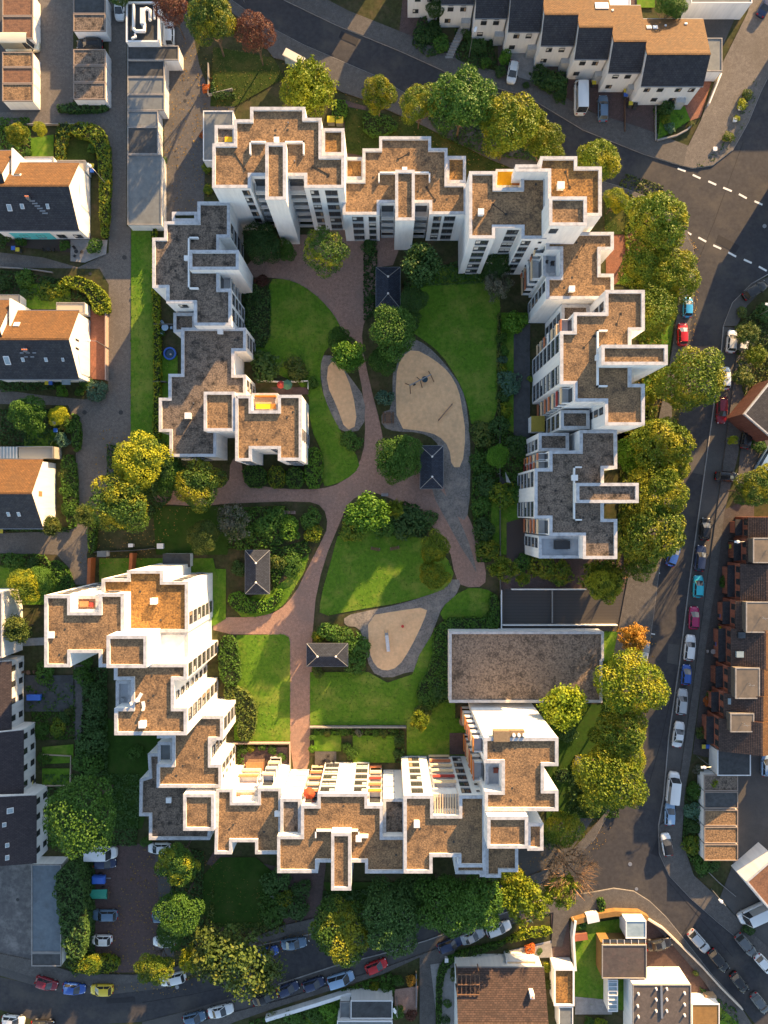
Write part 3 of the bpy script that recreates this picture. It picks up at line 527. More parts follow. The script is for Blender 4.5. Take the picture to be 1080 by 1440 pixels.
def balc_mesh(wd, dp, mt, ht=1.0):
    k = ('b', round(wd, 1), dp, mt.name)
    if k in WC: return WC[k]
    wd = k[1]; h2 = wd/2; mb = MB()
    mb.box(-h2, -.05, -.18, h2, dp-.01, 0, 0); mb.box(-h2, dp-.14, 0, h2, dp, ht, 1); mb.box(-h2, -.05, 0, -h2+.1, dp-.15, ht-.02, 0); mb.box(h2-.1, -.05, 0, h2, dp-.15, ht-.02, 0)
    mb.box(-h2+.12, -.05, .02, h2-.12, .02, 2.2, 2)
    WC[k] = mb.mesh('balcony', [WALL, mt, GLASS]); return WC[k]
PANEL = {'T': TERW, 'C': CREAM, 'W': WALL, 'O': ORNG, 'R': REDC, 'G': SPAND}
def facade(T, a, b, h, cols, floors, z0=0.0):
    A = Vector(P(*a, h)); B = Vector(P(*b, h)); e = B-A; n = Vector((-e.y, e.x)); mid = (A+B)/2
    flip = n.dot(-mid) < 0
    if flip: A, B = B, A; e = -e
    L = e.length; rz = math.atan2(e.y, e.x); fh = (h-.75-z0)/floors
    for c in cols:
        t0, t1, st = c[:3]; t0, t1 = (1-t1, 1-t0) if flip else (t0, t1); wd = (t1-t0)*L; p = A+e*(t0+t1)/2
        fl = range(c[3], floors) if len(c) > 3 else range(floors)
        for f in fl:
            z = z0+f*fh
            if st == 'w': me = win_mesh(wd, fh*.60, .9, True); nm = 'window'
            elif st == 'v': me = win_mesh(wd, 1.35, 1.0, False); nm = 'window'
            elif st == 's': me = win_mesh(max(.5, wd), .6, 1.5, False); nm = 'window'
            else:
                s = st[f % len(st)]; me = balc_mesh(wd, 1.35, PANEL[s]); nm = 'balcony'
            link(nm, me, T, Vector((p.x, p.y, z))-T.location, rz)
def upstand(T, pts, h, wd=.22, ht=.55):
    mb = MB(); w = [P(*p, h) for p in pts]
    for a, b in zip(w, w[1:]):
        x0, x1 = sorted((a[0], b[0])); y0, y1 = sorted((a[1], b[1])); mb.box(x0-wd/2, y0-wd/2, h-.44, x1+wd/2, y1+wd/2, h-.38+ht)
    part(T, 'roof_upstand', mb, WALL)
def vent(T, px, py, h, s=.8, ht=.75):
    x, y = P(px, py, h); part(T, 'roof_vent', MB().box(x-s/2, y-s/2, h-.45, x+s/2, y+s/2, h-.38+ht).box(x-s/2-.06, y-s/2-.06, h-.38+ht, x+s/2+.06, y+s/2+.06, h-.30+ht), WALL)
def drain(T, px, py, h):
    x, y = P(px, py, h); part(T, 'roof_drain', MB().cyl(x, y, h-.44, h-.44, .16, n=8), GREYP)
def TB(label, px, py): x, y = P(px, py); return thing('apartment_block', label, 'apartment block', (x, y, 0), 0, 'white apartment blocks round the courtyard')

# --- north-west corner block, six storeys, tall stair core
T = TB('white stepped apartment block at the top left of the ring with a central stair tower', 392, 240)
h = block(T, [(299,202),(329,202),(329,168),(352,168),(352,150.5),(429,150.5),(429,166),(452,166),(452,219),(484,219),(484,264),(428,264),(428,247),(352.5,247),(352.5,264),(298.5,264)], 15.7)
block(T, rect(373.3,200.5,402,280.5), 17.2); block(T, rect(453,180.5,484,218), 15.2, GRAVELO); block(T, rect(302,176,331,204), 14.4, GRAVELD)
facade(T, (298.5,264), (352.5,264), h, [(.74,.93,'w')], 6); facade(T, (352.5,247), (373,247), h, [(.1,.95,'G')], 6); facade(T, (402,247), (428,247), h, [(.05,.95,'G')], 6)
facade(T, (428,264), (484,264), h, [(.13,.34,'w'),(.50,.82,'w')], 6)
upstand(T, [(352,216),(352,200),(373,200)], h); upstand(T, [(402,200),(427,200),(427,216)], h); vent(T, 389, 197, h, .7, .5); drain(T, 393, 275, 17.2)
wx, wy = P(322, 198, 14); 
o = part(T, 'terrace_mat', MB().box(wx-.6, wy-.5, 13.9, wx+.6, wy+.5, 14.25), YELC)
# --- north block, four storeys
T = TB('lower white block in the top row between its two taller neighbours', 570, 250)
h = block(T, [(482,253),(510,253),(510,209),(533.5,209),(533.5,192),(606,192),(606,208.5),(629,208.5),(629,258),(656,258),(656,301),(604,301),(604,285),(533.6,285),(533.6,301.7),(482,301.7)], 10.7)
block(T, rect(556,239,583,309.7), 12.2); block(T, rect(484.5,221,512,252), 10.2, GRAVELO); block(T, rect(628,219.5,655,257), 10.3, GRAVELO)
facade(T, (482,301.7), (533.6,301.7), h, [(.25,.55,'w'),(.70,.9,'w')], 4); facade(T, (533.6,285), (556,285), h, [(.08,.95,'G')], 4); facade(T, (583,285), (604,285), h, [(.05,.92,'G')], 4)
facade(T, (604,301), (656,301), h, [(.12,.34,'w'),(.42,.72,'w')], 4)
upstand(T, [(533,255),(533,243),(556,243)], h); upstand(T, [(583,243),(604,243),(604,255)], h); vent(T, 569, 239, h, .7, .5)
# --- north-east block, six storeys
T = TB('white apartment block of the top row with a yellow awning in its roof notch', 712, 290)
h = block(T, [(660,241),(697,241),(697,264),(733,264),(733,241),(768.5,241),(768.5,335.5),(733.6,335.5),(733.6,320),(696,320),(696,335),(660,335)], 15.7)
facade(T, (660,335), (696,335), h, [(.28,.8,'w')], 6); facade(T, (696,320), (733.6,320), h, [(.5,.95,'w')], 6); facade(T, (733.6,335.5), (768.5,335.5), h, [(.06,.42,'w'),(.74,.88,'s')], 6)
block(T, rect(697.5,238,733,263.5), 13.1, YELC, rail=.3); vent(T, 676, 299, h)
x0, y0 = P(699, 244, 14.4); x1, y1 = P(731, 260, 14.4); part(T, 'awning', MB().add([(x0, y0, 15.0), (x1-1.2, y0, 15.0), (x1-1.2, y1, 14.3), (x0, y1, 14.3)], [(0,1,2,3),(3,2,1,0)]), YELC)
part(T, 'awning_end', MB().add([(x1-1.18, y0, 15.0), (x1, y0, 15.0), (x1, y1, 14.3), (x1-1.18, y1, 14.3)], [(0,1,2,3),(3,2,1,0)]), ORNG)
# --- corner tower, seven storeys
T = TB('tallest north-east corner block with a square raised roof box and a small white vent', 800, 300)
h = block(T, [(725,231.5),(758,231.5),(760,220),(811.5,220),(811.5,234.5),(846,234.5),(846,303.5),(771,303.5),(771,241),(725,241)], 18.0, GRAVELO)
block(T, rect(772.5,276.5,825,317), 20.2); vent(T, 788, 262, h, .95)
facade(T, (772.5,317), (825,317), 20.2, [(.08,.3,'v',6)], 7); drain(T, 817, 309, 20.2)
# --- east block, five storeys
T = TB('white east block with gravel roof notched on both sides just below the corner tower', 815, 380)
h = block(T, [(768.6,326.4),(863,326.4),(863,351),(844.4,351),(844.4,385),(863,385),(863,420.3),(768.6,420.3),(768.6,389),(788,389),(788,350.5),(768.6,350.5)], 13.6)
block(T, rect(764,349,789,388), 11.0, PALED); block(T, rect(790,428,829,458), 11.2, GRAVELD); vent(T, 803.5, 407, h, .8)
facade(T, (768.6,326.4), (768.6,350), h, [(.25,.95,'TCWTC')], 5); facade(T, (764,352), (764,386), 11.0, [(.08,.95,'CTWC')], 4); facade(T, (768.6,389), (768.6,420), h, [(.12,.55,'w')], 5)
facade(T, (790,428), (790,458), 11.2, [(.3,.9,'w')], 4)
# --- east tall block, seven storeys
T = TB('tall white east block whose narrow stair tower juts out to the right over the pavement', 850, 500)
h = block(T, [(851.5,408),(906.5,408),(906.5,464.5),(887.8,464.5),(887.8,540),(906.5,540),(906.5,598),(851,598),(851,564.5),(808,564.5),(808,540),(788,540),(788,465.7),(807,465.7),(807,439.5),(851.5,439.5)], 18.9)
block(T, rect(846,485,938.8,513), 20.6); upstand(T, [(853,465),(840.5,465),(840.5,543),(853,543)], h); vent(T, 841, 503, h, .75)
facade(T, (788,465.7), (788,540), h, [(.04,.36,'w'),(.62,.97,'w')], 7); facade(T, (807,439.5), (807,465.7), h, [(.12,.9,'CCTWCC T'.replace(' ', ''))], 7); facade(T, (808,540), (808,564.5), h, [(.06,.95,'TCTTCRC')], 7)
block(T, rect(789,577,829,603), 12.4, GRAVELD); facade(T, (789,577), (789,603), 12.4, [(.1,.9,'w')], 4); facade(T, (851,566), (851,597), h, [(.15,.5,'w')], 7)
facade(T, (851.5,410), (851.5,438), h, [(.4,.85,'w')], 7)
# --- lower east block
T = TB('dark gravelled white block at the lower end of the east row', 810, 700)
h = block(T, [(815.6,605),(867.5,605),(867.8,659),(849,659),(849,730),(867.8,730),(867.8,785.8),(820,785.8),(820,753),(773,753),(773,729),(752,729),(752,659),(773,659),(773,634),(815.6,634)], 13.6, GRAVELD)
block(T, rect(810.7,679.4,897.9,707), 15.2, GRAVELD); block(T, rect(757.8,609,800,634), 10.8, GRAVELD); block(T, rect(758,753.5,819,785), 11.2, PALED)
upstand(T, [(817,657),(807.5,657),(807.5,731),(817,731)], h); vent(T, 807.5, 672, h, .8)
facade(T, (752,659), (752,729), h, [(.05,.36,'w'),(.66,.97,'w')], 5); facade(T, (773,634), (773,659), h, [(.05,.45,'TOTCT'),(.5,.95,'RTRTC')], 5); facade(T, (773,729), (773,753), h, [(.08,.95,'TCTTC')], 5)
facade(T, (757.8,609), (757.8,634), 10.8, [(.3,.9,'w')], 4); facade(T, (758,754), (758,785), 11.2, [(.1,.55,'w')], 4)
x0, y0 = P(787, 765, 10.8); part(T, 'roof_unit', MB().box(x0-1, y0-.8, 10.6, x0+1.1, y0+.6, 11.7).box(x0+1.12, y0-.75, 10.6, x0+1.5, y0+.55, 11.5), BLACKP)
# --- west block
T = TB('grey roofed white west block with a stair tower pointing into the courtyard', 270, 370)
h = block(T, [(277.8,283.6),(323,283.6),(323,333.6),(308,333.6),(308,406),(325,406),(325,457.5),(272.8,457.5),(272.8,426),(234,426),(234,404.5),(214.4,404.5),(214.4,334.4),(231,334.4),(231,311.4),(277.8,311.4)], 10.6, GRAVELD)
block(T, rect(266,351.7,335.5,379), 12.0, GRAVELD); upstand(T, [(278,334.5),(265.5,334.5),(265.5,405.5),(278,405.5)], h); vent(T, 262.5, 363, h, .7, .4)
block(T, rect(242,298,277,311), 10.0, SOIL, rail=.3)
facade(T, (323,284), (323,333), h, [(.55,.95,'w')], 4); facade(T, (325,406), (325,457), h, [(.08,.38,'w'),(.5,.82,'w')], 4); facade(T, (308,380), (308,405), h, [(.1,.95,'G')], 4)
facade(T, (238,426), (272,426), h, [(.3,.65,'v',3)], 4); block(T, rect(244,440,274,467), 6.2, GRAVELD)
# --- south-west part of west row
T = TB('brown mottled roof block below the west block with a small square roof box', 285, 560)
h = block(T, [(255,461),(345.6,461),(345.6,493.5),(329,493.5),(329,527),(345.6,527),(345.6,556),(330,556),(303.8,556),(303.8,642),(238.5,642),(238.5,607),(223.6,607),(223.6,559.6),(237,559.6),(237,526),(255,526)], 8.1, GRAVELD)
block(T, rect(286.7,551,330,606), 10.4); vent(T, 265, 585, h, .9); vent(T, 310, 466, h, .8, .5); drain(T, 321.5, 596, 10.4)
facade(T, (345.6,461), (345.6,493), h, [(.2,.8,'w')], 3); facade(T, (345.6,527), (345.6,556), h, [(.2,.7,'w')], 3); facade(T, (303,642), (238.5,642), h, [(.3,.6,'v')], 3)

# --- short wing with orange balcony
T = TB('low white wing with sunlit brown roof and an orange balcony notch', 378, 600)
h = block(T, [(333,556),(353.5,556),(353.5,577.5),(391,577.5),(391,555.5),(424,555.5),(424,647.5),(391,647.5),(391,631),(353.6,631),(353.6,648),(331,648),(331,556)], 10.6)
facade(T, (331,648), (353.6,648), h, [(.3,.85,'v')], 4); facade(T, (391,647.5), (424,647.5), h, [(.3,.8,'v')], 4); facade(T, (424,600), (424,620), h, [(.1,.9,'v')], 4); facade(T, (353.6,631), (391,631), h, [(.7,.92,'v')], 4)
block(T, rect(354,553,390.5,577), 8.0, CREAM, rail=.3)
x0, y0 = P(357, 556, 9.6); x1, y1 = P(388, 575, 9.6)
part(T, 'awning', MB().box(x0+.2, y1+.1, 8.9, x1-1.0, y1+.9, 9.05), YELC); part(T, 'awning', MB().box(x1-.98, y1+.1, 8.9, x1-.1, y1+.9, 9.05), ORNG); part(T, 'balcony_rail', MB().box(x0+.1, y0-.1, 8.2, x1-.1, y0+.1, 9.3), ORNG)
# --- south-west upper group
T = TB('bright white west block with a square ochre roof and a single white vent', 210, 850)
h = block(T, [(143,814),(179,814),(179,802.5),(229,802.5),(229,818),(264,818),(264,889),(143,889)], 15.3, GRAVELO)
vent(T, 217, 845, h, .9); facade(T, (264,818), (264,889), h, [(.62,.86,'w')], 6); facade(T, (229,818), (264,818), h, [(.3,.7,'v')], 6); facade(T, (143,814), (179,814), h, [(.3,.8,'v')], 6)
b = block(T, [(150,894),(206,894),(206,939),(150,939)], 21.2); block(T, [(229,889),(264,889),(264,934),(206,934),(206,889)], 14.6, WALL, rail=.1); drain(T, 199, 934, 21.2)
facade(T, (229,889), (264,889), 14.6, [(.2,.28,'s'),(.5,.58,'s'),(.75,.83,'s')], 5)
T = TB('westernmost white block with a gravel roof, a balcony notch on top and a notch below', 115, 885)
h = block(T, [(62.5,837),(98.6,837),(98.6,861),(139,861),(139,835),(174,835),(174,938),(139,938),(139,918),(98.6,918),(98.6,938),(62.5,938)], 17.8)
facade(T, (62.5,837), (98.6,837), h, [(.3,.8,'v')], 6); facade(T, (139,835), (174,835), h, [(.1,.6,'w')], 6)
block(T, rect(99,838,138.5,860.5), 15.2, mat('rooftop_boards', (.36,.24,.16), (.26,.17,.11), sc=3, kind='wave'), rail=.3); vent(T, 71, 893, h, .9, .2)
x0, y0 = P(120, 848, 15); part(T, 'balcony_sofa', MB().box(x0-.7, y0-.5, 14.9, x0+.6, y0+.3, 15.5), TERW); part(T, 'balcony_cushion', MB().box(x0+.8, y0-.6, 14.9, x0+1.3, y0+.1, 15.4), REDC)
T = TB('tall white block in the lower left with a sunlit roof and garden chairs on it', 215, 995)
h = block(T, [(160.5,934),(262.5,934),(262.5,956),(244.4,956),(244.4,996),(262.5,996),(262.5,1033.6),(161,1033.6),(161,996),(184.7,996),(184.7,956),(160.5,956)], 18.9)
facade(T, (262.5,934), (262.5,956), h, [(.05,.85,'w')], 7); facade(T, (244.4,956), (244.4,996), h, [(.5,.75,'v')], 7); facade(T, (262.5,996), (262.5,1033.6), h, [(.1,.55,'w')], 7)
block(T, rect(163,957.5,184,995), 16.2, PALED, rail=.35); vent(T, 201, 1018, h, .9)
# --- south-west corner
T = TB('white bottom left corner block, orange lit roof above a lower dark one', 265, 1070)
h = block(T, [(243,1007),(313.3,1007),(313.3,1040.6),(296.3,1040.6),(296.3,1075.5),(311,1075.5),(311,1107.5),(220.5,1107.5),(220.5,1075),(242.5,1075),(242.5,1038),(221,1038),(221,1020)], 10.5)
facade(T, (313.3,1007), (313.3,1040), h, [(.15,.65,'w')], 4); facade(T, (296.3,1041), (296.3,1075), h, [(.35,.8,'w')], 4); facade(T, (311,1076), (311,1107), h, [(.05,.4,'w'),(.6,.68,'s')], 4)
h2 = block(T, [(208,1060),(260,1060),(300,1120),(295,1181),(209.7,1181),(209.7,1147.5),(195.8,1147.5),(196.7,1096),(209.7,1092)], 7.8, GRAVELD)
block(T, rect(257.8,1117,300.8,1168), 11.6); vent(T, 237.5, 1125, h2, .75, .5); drain(T, 292, 1160, 11.6); block(T, rect(222,1044,243,1073), 8.6, FELT, rail=.3)
# --- south blocks
T = TB('white south block with a cream roof terrace notch next to the bottom left corner', 350, 1155)
h = block(T, [(304,1110),(327,1110),(327,1128.5),(362.8,1128.5),(362.8,1108.6),(395.3,1108.6),(395.3,1201),(359,1201),(359,1184),(326,1184),(326,1201),(301.8,1201)], 10.6)
block(T, rect(328,1110.5,362,1128), 8.0, CREAM, rail=.3); vent(T, 390, 1144, h, .75, .5)
facade(T, (362.8,1108.6), (395.3,1108.6), h, [(.08,.6,'GCGC')], 4); facade(T, (327,1110.5), (362,1110.5), 8.0, [(.1,.9,'CCT')], 3)
T = TB('white south block with a narrow upright stair tower hanging over the lower lawn', 480, 1170)
h = block(T, [(390,1176),(423.5,1176),(423.5,1133),(447,1133),(447,1116.3),(516.5,1116.3),(516.5,1133),(538,1133),(538,1177),(570.5,1177),(570.5,1228),(513.6,1228),(513.6,1212.6),(447,1212.6),(447,1227.5),(390,1227.5)], 13.3)
block(T, rect(466,1171.7,493.6,1252), 14.9); block(T, rect(394.5,1123.5,423,1176), 12.2, GRAVELD); block(T, rect(539,1123.5,570,1176), 12.0, GRAVELD)
upstand(T, [(444,1177),(444,1168),(504.5,1168),(504.5,1175),(517,1177)], h, .2); vent(T, 504.5, 1178, h, .8)
facade(T, (447,1116.3), (516.5,1116.3), h, [(.03,.33,'w'),(.72,.98,'w')], 5); facade(T, (425,1133), (446,1133), h, [(.05,.95,'CTTCT')], 5); facade(T, (517,1133), (537,1133), h, [(.05,.95,'TCRTO')], 5)
facade(T, (394.5,1123.5), (423,1123.5), 12.2, [(.35,.95,'w')], 5); facade(T, (539,1123.5), (570,1123.5), 12.0, [(.05,.55,'w')], 5)
T = TB('white south block whose roof notch carries a striped slatted canopy', 625, 1165)
h = block(T, [(568,1119),(609,1119),(609,1147),(646,1147),(646,1119),(682.5,1119),(682.5,1219.5),(644.7,1219.5),(644.7,1205),(608,1205),(608,1228),(568,1228)][:11]+[(568,1228)], 16.6)
block(T, [(640.5,1206),(683,1206),(683,1233),(675,1233),(675,1229),(640.5,1229)], 14.0)
facade(T, (568,1119), (609,1119), h, [(.28,.68,'w')], 6); facade(T, (609,1119.5), (646,1119.5), 14.4, [(.06,.94,'CTCCRC')], 6); facade(T, (646,1119), (682.5,1119), h, [(.12,.5,'w'),(.72,.84,'s')], 6)
block(T, rect(609.5,1117,645.5,1146), 14.4, CONC, rail=.3); vent(T, 586, 1158, h, .8)
for i in range(9):
    x, y = P(612+i*3.6, 1146, 16.3); part(T, 'canopy_slat', MB().box(x-.09, y+.1, 16.05, x+.09, y+3.1, 16.2), CREAM)
T = TB('tall white south-east block with a brown roof unit on its edge and low sunlit annexes', 730, 1090)
h = block(T, [(681,1037.7),(785,1037.7),(785,1077),(765,1077),(765,1111.5),(785,1111.5),(785,1140.3),(682,1140.3),(682,1113.5),(705.8,1113.5),(705.8,1073),(681,1073)], 18.9)
block(T, rect(683,1074,705,1113), 16.2, PALED, rail=.35); block(T, rect(685.5,1148.6,742.5,1193), 20.4); block(T, rect(742,1158,764,1196), 17.0)
block(T, [(683,1150),(728.5,1150),(728.5,1226),(704.4,1226),(704.4,1234),(683,1234)], 13.2); drain(T, 732, 1157, 20.4)
facade(T, (681,1038), (681,1073), h, [(.2,.8,'TCOTTCO')], 7); facade(T, (681,1076), (681,1110), 16.2, [(.1,.9,'OTCTOT')], 6)
x0, y0 = P(694, 1028, 19.2); x1, y1 = P(738, 1043, 19.2)
part(T, 'roof_unit', MB().box(x0, y1, 18.2, x0+2.4, y0, 19.3), mat('brown_cladding', (.25,.18,.11), (.18,.13,.08), sc=3)); part(T, 'roof_unit', MB().box(x0+2.45, y1, 18.2, x1, y0, 19.1), mat('brown_cladding', (.25,.18,.11)))
for i in range(3): part(T, 'fan', MB().cyl(x0+3.0+i*.75, (y0+y1)/2+.2, 19.1, 19.4, .26, n=10), WHP)
# stair head projection on its north wall
x0, y0 = P(669, 978, 0); x1, y1 = P(711, 1000, 0)
# --- flat underground garage roof
T = thing('garage_building', 'wide low building with a flat dead leaf strewn gravel roof beside the ramp', 'garage', (*P(740, 938), 0)); block(T, [(632,888.5),(849,888.5),(849,928),(847,930),(847,988),(632,988)], 3.6, mat('leafy_gravel', (.30,.23,.175), (.085,.066,.055), sc=3.6, rough=.95, bump=.9, c3=(.045,.038,.032), sc3=.45, f3=.85), rail=.35, cw=.36)
tag(strip('retaining_wall', [(704,829),(704,889)], 1.4, WALL, 0, 1.0), 'white retaining wall on the left edge of the dark ramp', 'wall')
tag(strip('retaining_wall', [(718,828),(822,828)], 1.4, WALL, 0, 1.1), 'white retaining wall along the top of the dark ramp', 'wall')
tag(strip('retaining_wall', [(705.5,878),(866,878)], 1.2, WALL, 0, 1.05), 'thin white wall between the ramp and the low gravel roof', 'wall')
tag(strip('retaining_wall', [(776,830),(776,876)], 1.4, CONC, 0, .5), 'short grey wall dividing the dark ramp in two', 'wall')

# lightning cables, hatches and furniture on the roofs
DARKC = mat('cable_dark', (.03,.028,.027))
for T, h, pts in [(o, h, p) for o, h, p in [('apartment_block', 15.7, [(330,215),(344,236)]), ('apartment_block', 15.7, [(440,232),(462,244)]), ('apartment_block.001', 10.7, [(560,222),(575,214)]), ('apartment_block.001', 10.7, [(600,262),(612,280)]), ('apartment_block.002', 15.7, [(688,296),(694,286),(712,300)]), ('apartment_block.003', 18.0, [(796,240),(802,262)]), ('apartment_block.004', 13.6, [(812,360),(822,343)]),
    ('apartment_block.005', 18.9, [(822,488),(836,472)]), ('apartment_block.005', 18.9, [(868,455),(874,440)]), ('apartment_block.006', 13.6, [(782,690),(790,705)]), ('apartment_block.007', 10.6, [(252,360),(246,380)]), ('apartment_block.008', 8.1, [(270,495),(285,520)]), ('apartment_block.009', 10.6, [(346,610),(352,600)]), ('apartment_block.009', 10.6, [(395,598),(408,590)]), ('apartment_block.011', 17.8, [(84,905),(92,890)]), ('apartment_block.011', 17.8, [(112,880),(125,905)]), ('apartment_block.012', 18.9, [(225,1020),(232,1004)]), ('apartment_block.014', 10.6, [(320,1150),(330,1138),(345,1150)]), ('apartment_block.014', 10.6, [(370,1150),(376,1165)]), ('apartment_block.015', 13.3, [(415,1200),(424,1180),(432,1170)]), ('apartment_block.015', 13.3, [(520,1150),(505,1162)]), ('apartment_block.016', 16.6, [(630,1190),(655,1170)]), ('apartment_block.017', 18.9, [(735,1075),(746,1095)])]]:
    T = bpy.data.objects.get(T)
    if T is None: continue
    w_ = [(*P(*p, h), h-.30) for p in pts]; mb = MB()
    for a_, b_ in zip(w_, w_[1:]): mb.bar(a_, b_, .09, .07)
    for a_ in w_: mb.box(a_[0]-.16, a_[1]-.16, h-.40, a_[0]+.16, a_[1]+.16, h-.26)
    part(T, 'lightning_cable', mb, DARKC)
def roof_seat(px, py, z, m, label, s=.45):
    T = thing('terrace_chair', label, 'chair', (*P(px, py, z), z)); lpart(T, 'seat', MB().box(-s/2,-s/2,.35,s/2,s/2,.43), m); lpart(T, 'backrest', MB().box(-s/2,s/2-.06,.43,s/2,s/2,.85), m)
    for qx in (-1,1):
        for qy in (-1,1): lpart(T, 'leg', MB().box(qx*s*.42-.03,qy*s*.42-.03,0,qx*s*.42+.03,qy*s*.42+.03,.35), m)
roof_seat(776, 372, 10.66, BLACKP, 'black chair on the pale terrace of the five storey east block', .6); roof_seat(768, 370, 10.66, BLACKP, 'small black stool on the pale terrace of the five storey east block', .4)
roof_seat(697, 1082, 15.9, mat('brick_red_cushion', (.28,.08,.05)), 'red brown armchair on the terrace of the tall bottom right block', .8); roof_seat(174, 982, 15.9, GREYP, 'round grey seat on the narrow terrace of the tall lower left block', .5)
roof_seat(336, 1120, 7.7, WOOD, 'wooden chair on the cream roof terrace near the bottom left corner', .7)
# ================================================================ GABLED HOUSES
def obox(mb, c, ax, ay, az, sx, sy, sz, mi=0):
    c = Vector(c); vs = []
    for k in (-.5, .5):
        for i, j in ((-.5,-.5),(.5,-.5),(.5,.5),(-.5,.5)): vs.append(c+ax*(i*sx)+ay*(j*sy)+az*(k*sz))
    return mb.add(vs, [(0,3,2,1),(4,5,6,7),(0,1,5,4),(1,2,6,5),(2,3,7,6),(3,0,4,7)], mi)
def slope(T, e0, e1, r0, r1, m, name='roof', step=.34):
    "tiled roof plane from eave e0-e1 up to ridge r0-r1, in lapped courses"
    e0, e1, r0, r1 = map(Vector, (e0, e1, r0, r1)); n = max(3, int((r0-e0).length/step)); nn = (e1-e0).cross(r0-e0).normalized()
    if nn.z < 0: nn = -nn
    mb = MB(); vs = []
    for k in range(n):
        a = e0.lerp(r0, k/n); b = e1.lerp(r1, k/n); c = e1.lerp(r1, (k+1)/n); d = e0.lerp(r0, (k+1)/n); u = nn*.05
        mb.add([a+u, b+u, c, d, a, b], [(0,1,2,3),(4,5,1,0)])
    dn = Vector((0, 0, -.16)); mb.add([e0, e1, r1, r0, e0+dn, e1+dn, r1+dn, r0+dn], [(4,7,6,5),(0,4,5,1),(0,3,7,4),(1,5,6,2)])
    rf = part(T, name, mb, m); return (e0, e1, r0, r1, nn)
def on(sl, u, v): e0, e1, r0, r1, nn = sl; return e0.lerp(e1, u).lerp(r0.lerp(r1, u), v)
def skylight(T, sl, u, v, w=.8, hh=1.1, m=None):
    e0, e1, r0, r1, nn = sl; ax = (e1-e0).normalized(); ay = (r0-e0); ay = (ay-ax*ay.dot(ax)).normalized(); mb = MB()
    obox(mb, on(sl, u, v)+nn*.09, ax, ay, nn, w, hh, .16, 0); obox(mb, on(sl, u, v)+nn*.18, ax, ay, nn, w*.78, hh*.82, .03, 1); part(T, 'skylight', mb, [WHP, m or GLASSL])
def chimney(T, sl, u, v, s=.7, ht=1.2, m=None, pots=2):
    p = on(sl, u, v); mb = MB().box(p.x-s/2, p.y-s/2, p.z-.6, p.x+s/2, p.y+s/2, p.z+ht); c = part(T, 'chimney', mb, m or BRICKW)
    k = MB()
    for i in range(pots): k.cyl(p.x+(i-.5*(pots-1))*.34, p.y, p.z+ht, p.z+ht+.28, .12, n=8)
    link('chimney_pot', k.mesh('chimney_pot', TERW, T.location), c)
def gable(T, x0, y0, x1, y1, he, hr, wallm, mN, mS, ridge=.5, over=.35, base=0, side=True):
    "ridge runs left-right in the photo; x0..y1 px of the eaves at height he; returns N and S slopes"
    ax, ay = P(x0, y0, he); bx, by = P(x1, y1, he); ry = ay+(by-ay)*ridge
    wx0, wx1, wy0, wy1 = ax+over*.4, bx-over*.4, by+over, ay-over
    zs = lambda y: he+(hr-he)*(1-abs(y-ry)/(abs((ay if y > ry else by)-ry)))-.17
    mb = MB(); pts = [(wy0, base), (wy1, base), (wy1, zs(wy1)), (ry, hr-.17), (wy0, zs(wy0))]
    v = [(wx0, y, z) for y, z in pts]+[(wx1, y, z) for y, z in pts]; mb.add(v, [(0,1,2,3,4), (9,8,7,6,5), (0,4,9,5), (1,6,7,2)]); part(T, 'wall', mb, wallm)
    N = slope(T, (ax, ay, he), (bx, ay, he), (ax, ry, hr), (bx, ry, hr), mN); Sl = slope(T, (ax, by, he), (bx, by, he), (ax, ry, hr), (bx, ry, hr), mS)
    part(T, 'ridge_tiles', MB().bar((ax, ry, hr+.1), (bx, ry, hr+.1), .3, .12), mN if mN is not TILEO else TILEO)
    for gy in (by-.08, ay+.08): part(T, 'gutter', MB().bar((ax, gy, he-.02), (bx, gy, he-.02), .14, .12), GREYP)
    return N, Sl, (wx0, wx1, wy0, wy1)
def wall_windows(T, a, b, zs, ts, wd=1.1, ht=1.2, out=None, nm='window', me=None):
    "windows on a vertical wall running from a to b (metres), at fractions ts"
    A = Vector(a); B = Vector(b); e = B-A; rz = math.atan2(e.y, e.x)
    for z in zs:
        for t in ts: p = A+e*t; link(nm, me or win_mesh(wd, ht, 0.0, False), T, Vector((p.x, p.y, z))-T.location, rz)
WOF = mat('white_window_frame', (.7,.7,.7))
# west houses
def west_house(label, x0, y0, x1, y1, ridge, lights, mwall=WALL, he=4.8, hr=8.6):
    T = thing('house', label, 'house', (*P((x0+x1)/2, (y0+y1)/2), 0)); N, Sl, wr = gable(T, x0, y0, x1, y1, he, hr, mwall, TILEO, TILED, ridge)
    for u, v, w, hh in lights: skylight(T, Sl, u, v, w, hh)
    return T, N, Sl, wr
T, N, Sl, wr = west_house('white gabled house with turquoise lower wall, upper left', -10, 229, 111, 324, .5, [(.27,.52,.75,1.05),(.42,.55,.6,.8),(.71,.55,.5,.8)])
skylight(T, N, .36, .55, 1.3, .5, GLASS); chimney(T, Sl, .52, .72, .5, .7, GREYP); x, y = P(20, 320, 3)
part(T, 'lower_wall', MB().box(wr[0]+1.5, wr[2]-.06, .3, wr[0]+8.5, wr[2], 2.9), TEALW); wall_windows(T, (wr[1], wr[2]), (wr[0], wr[2]), (.9,), (.1,.3,.55,.75), 1.4, 1.3)
for k in range(6): p = on(Sl, .55+k*.022, .66-k*.055); part(T, 'roof_step', MB().box(p.x-.45, p.y-.12, p.z+.08, p.x+.45, p.y+.12, p.z+.16), GREYP)
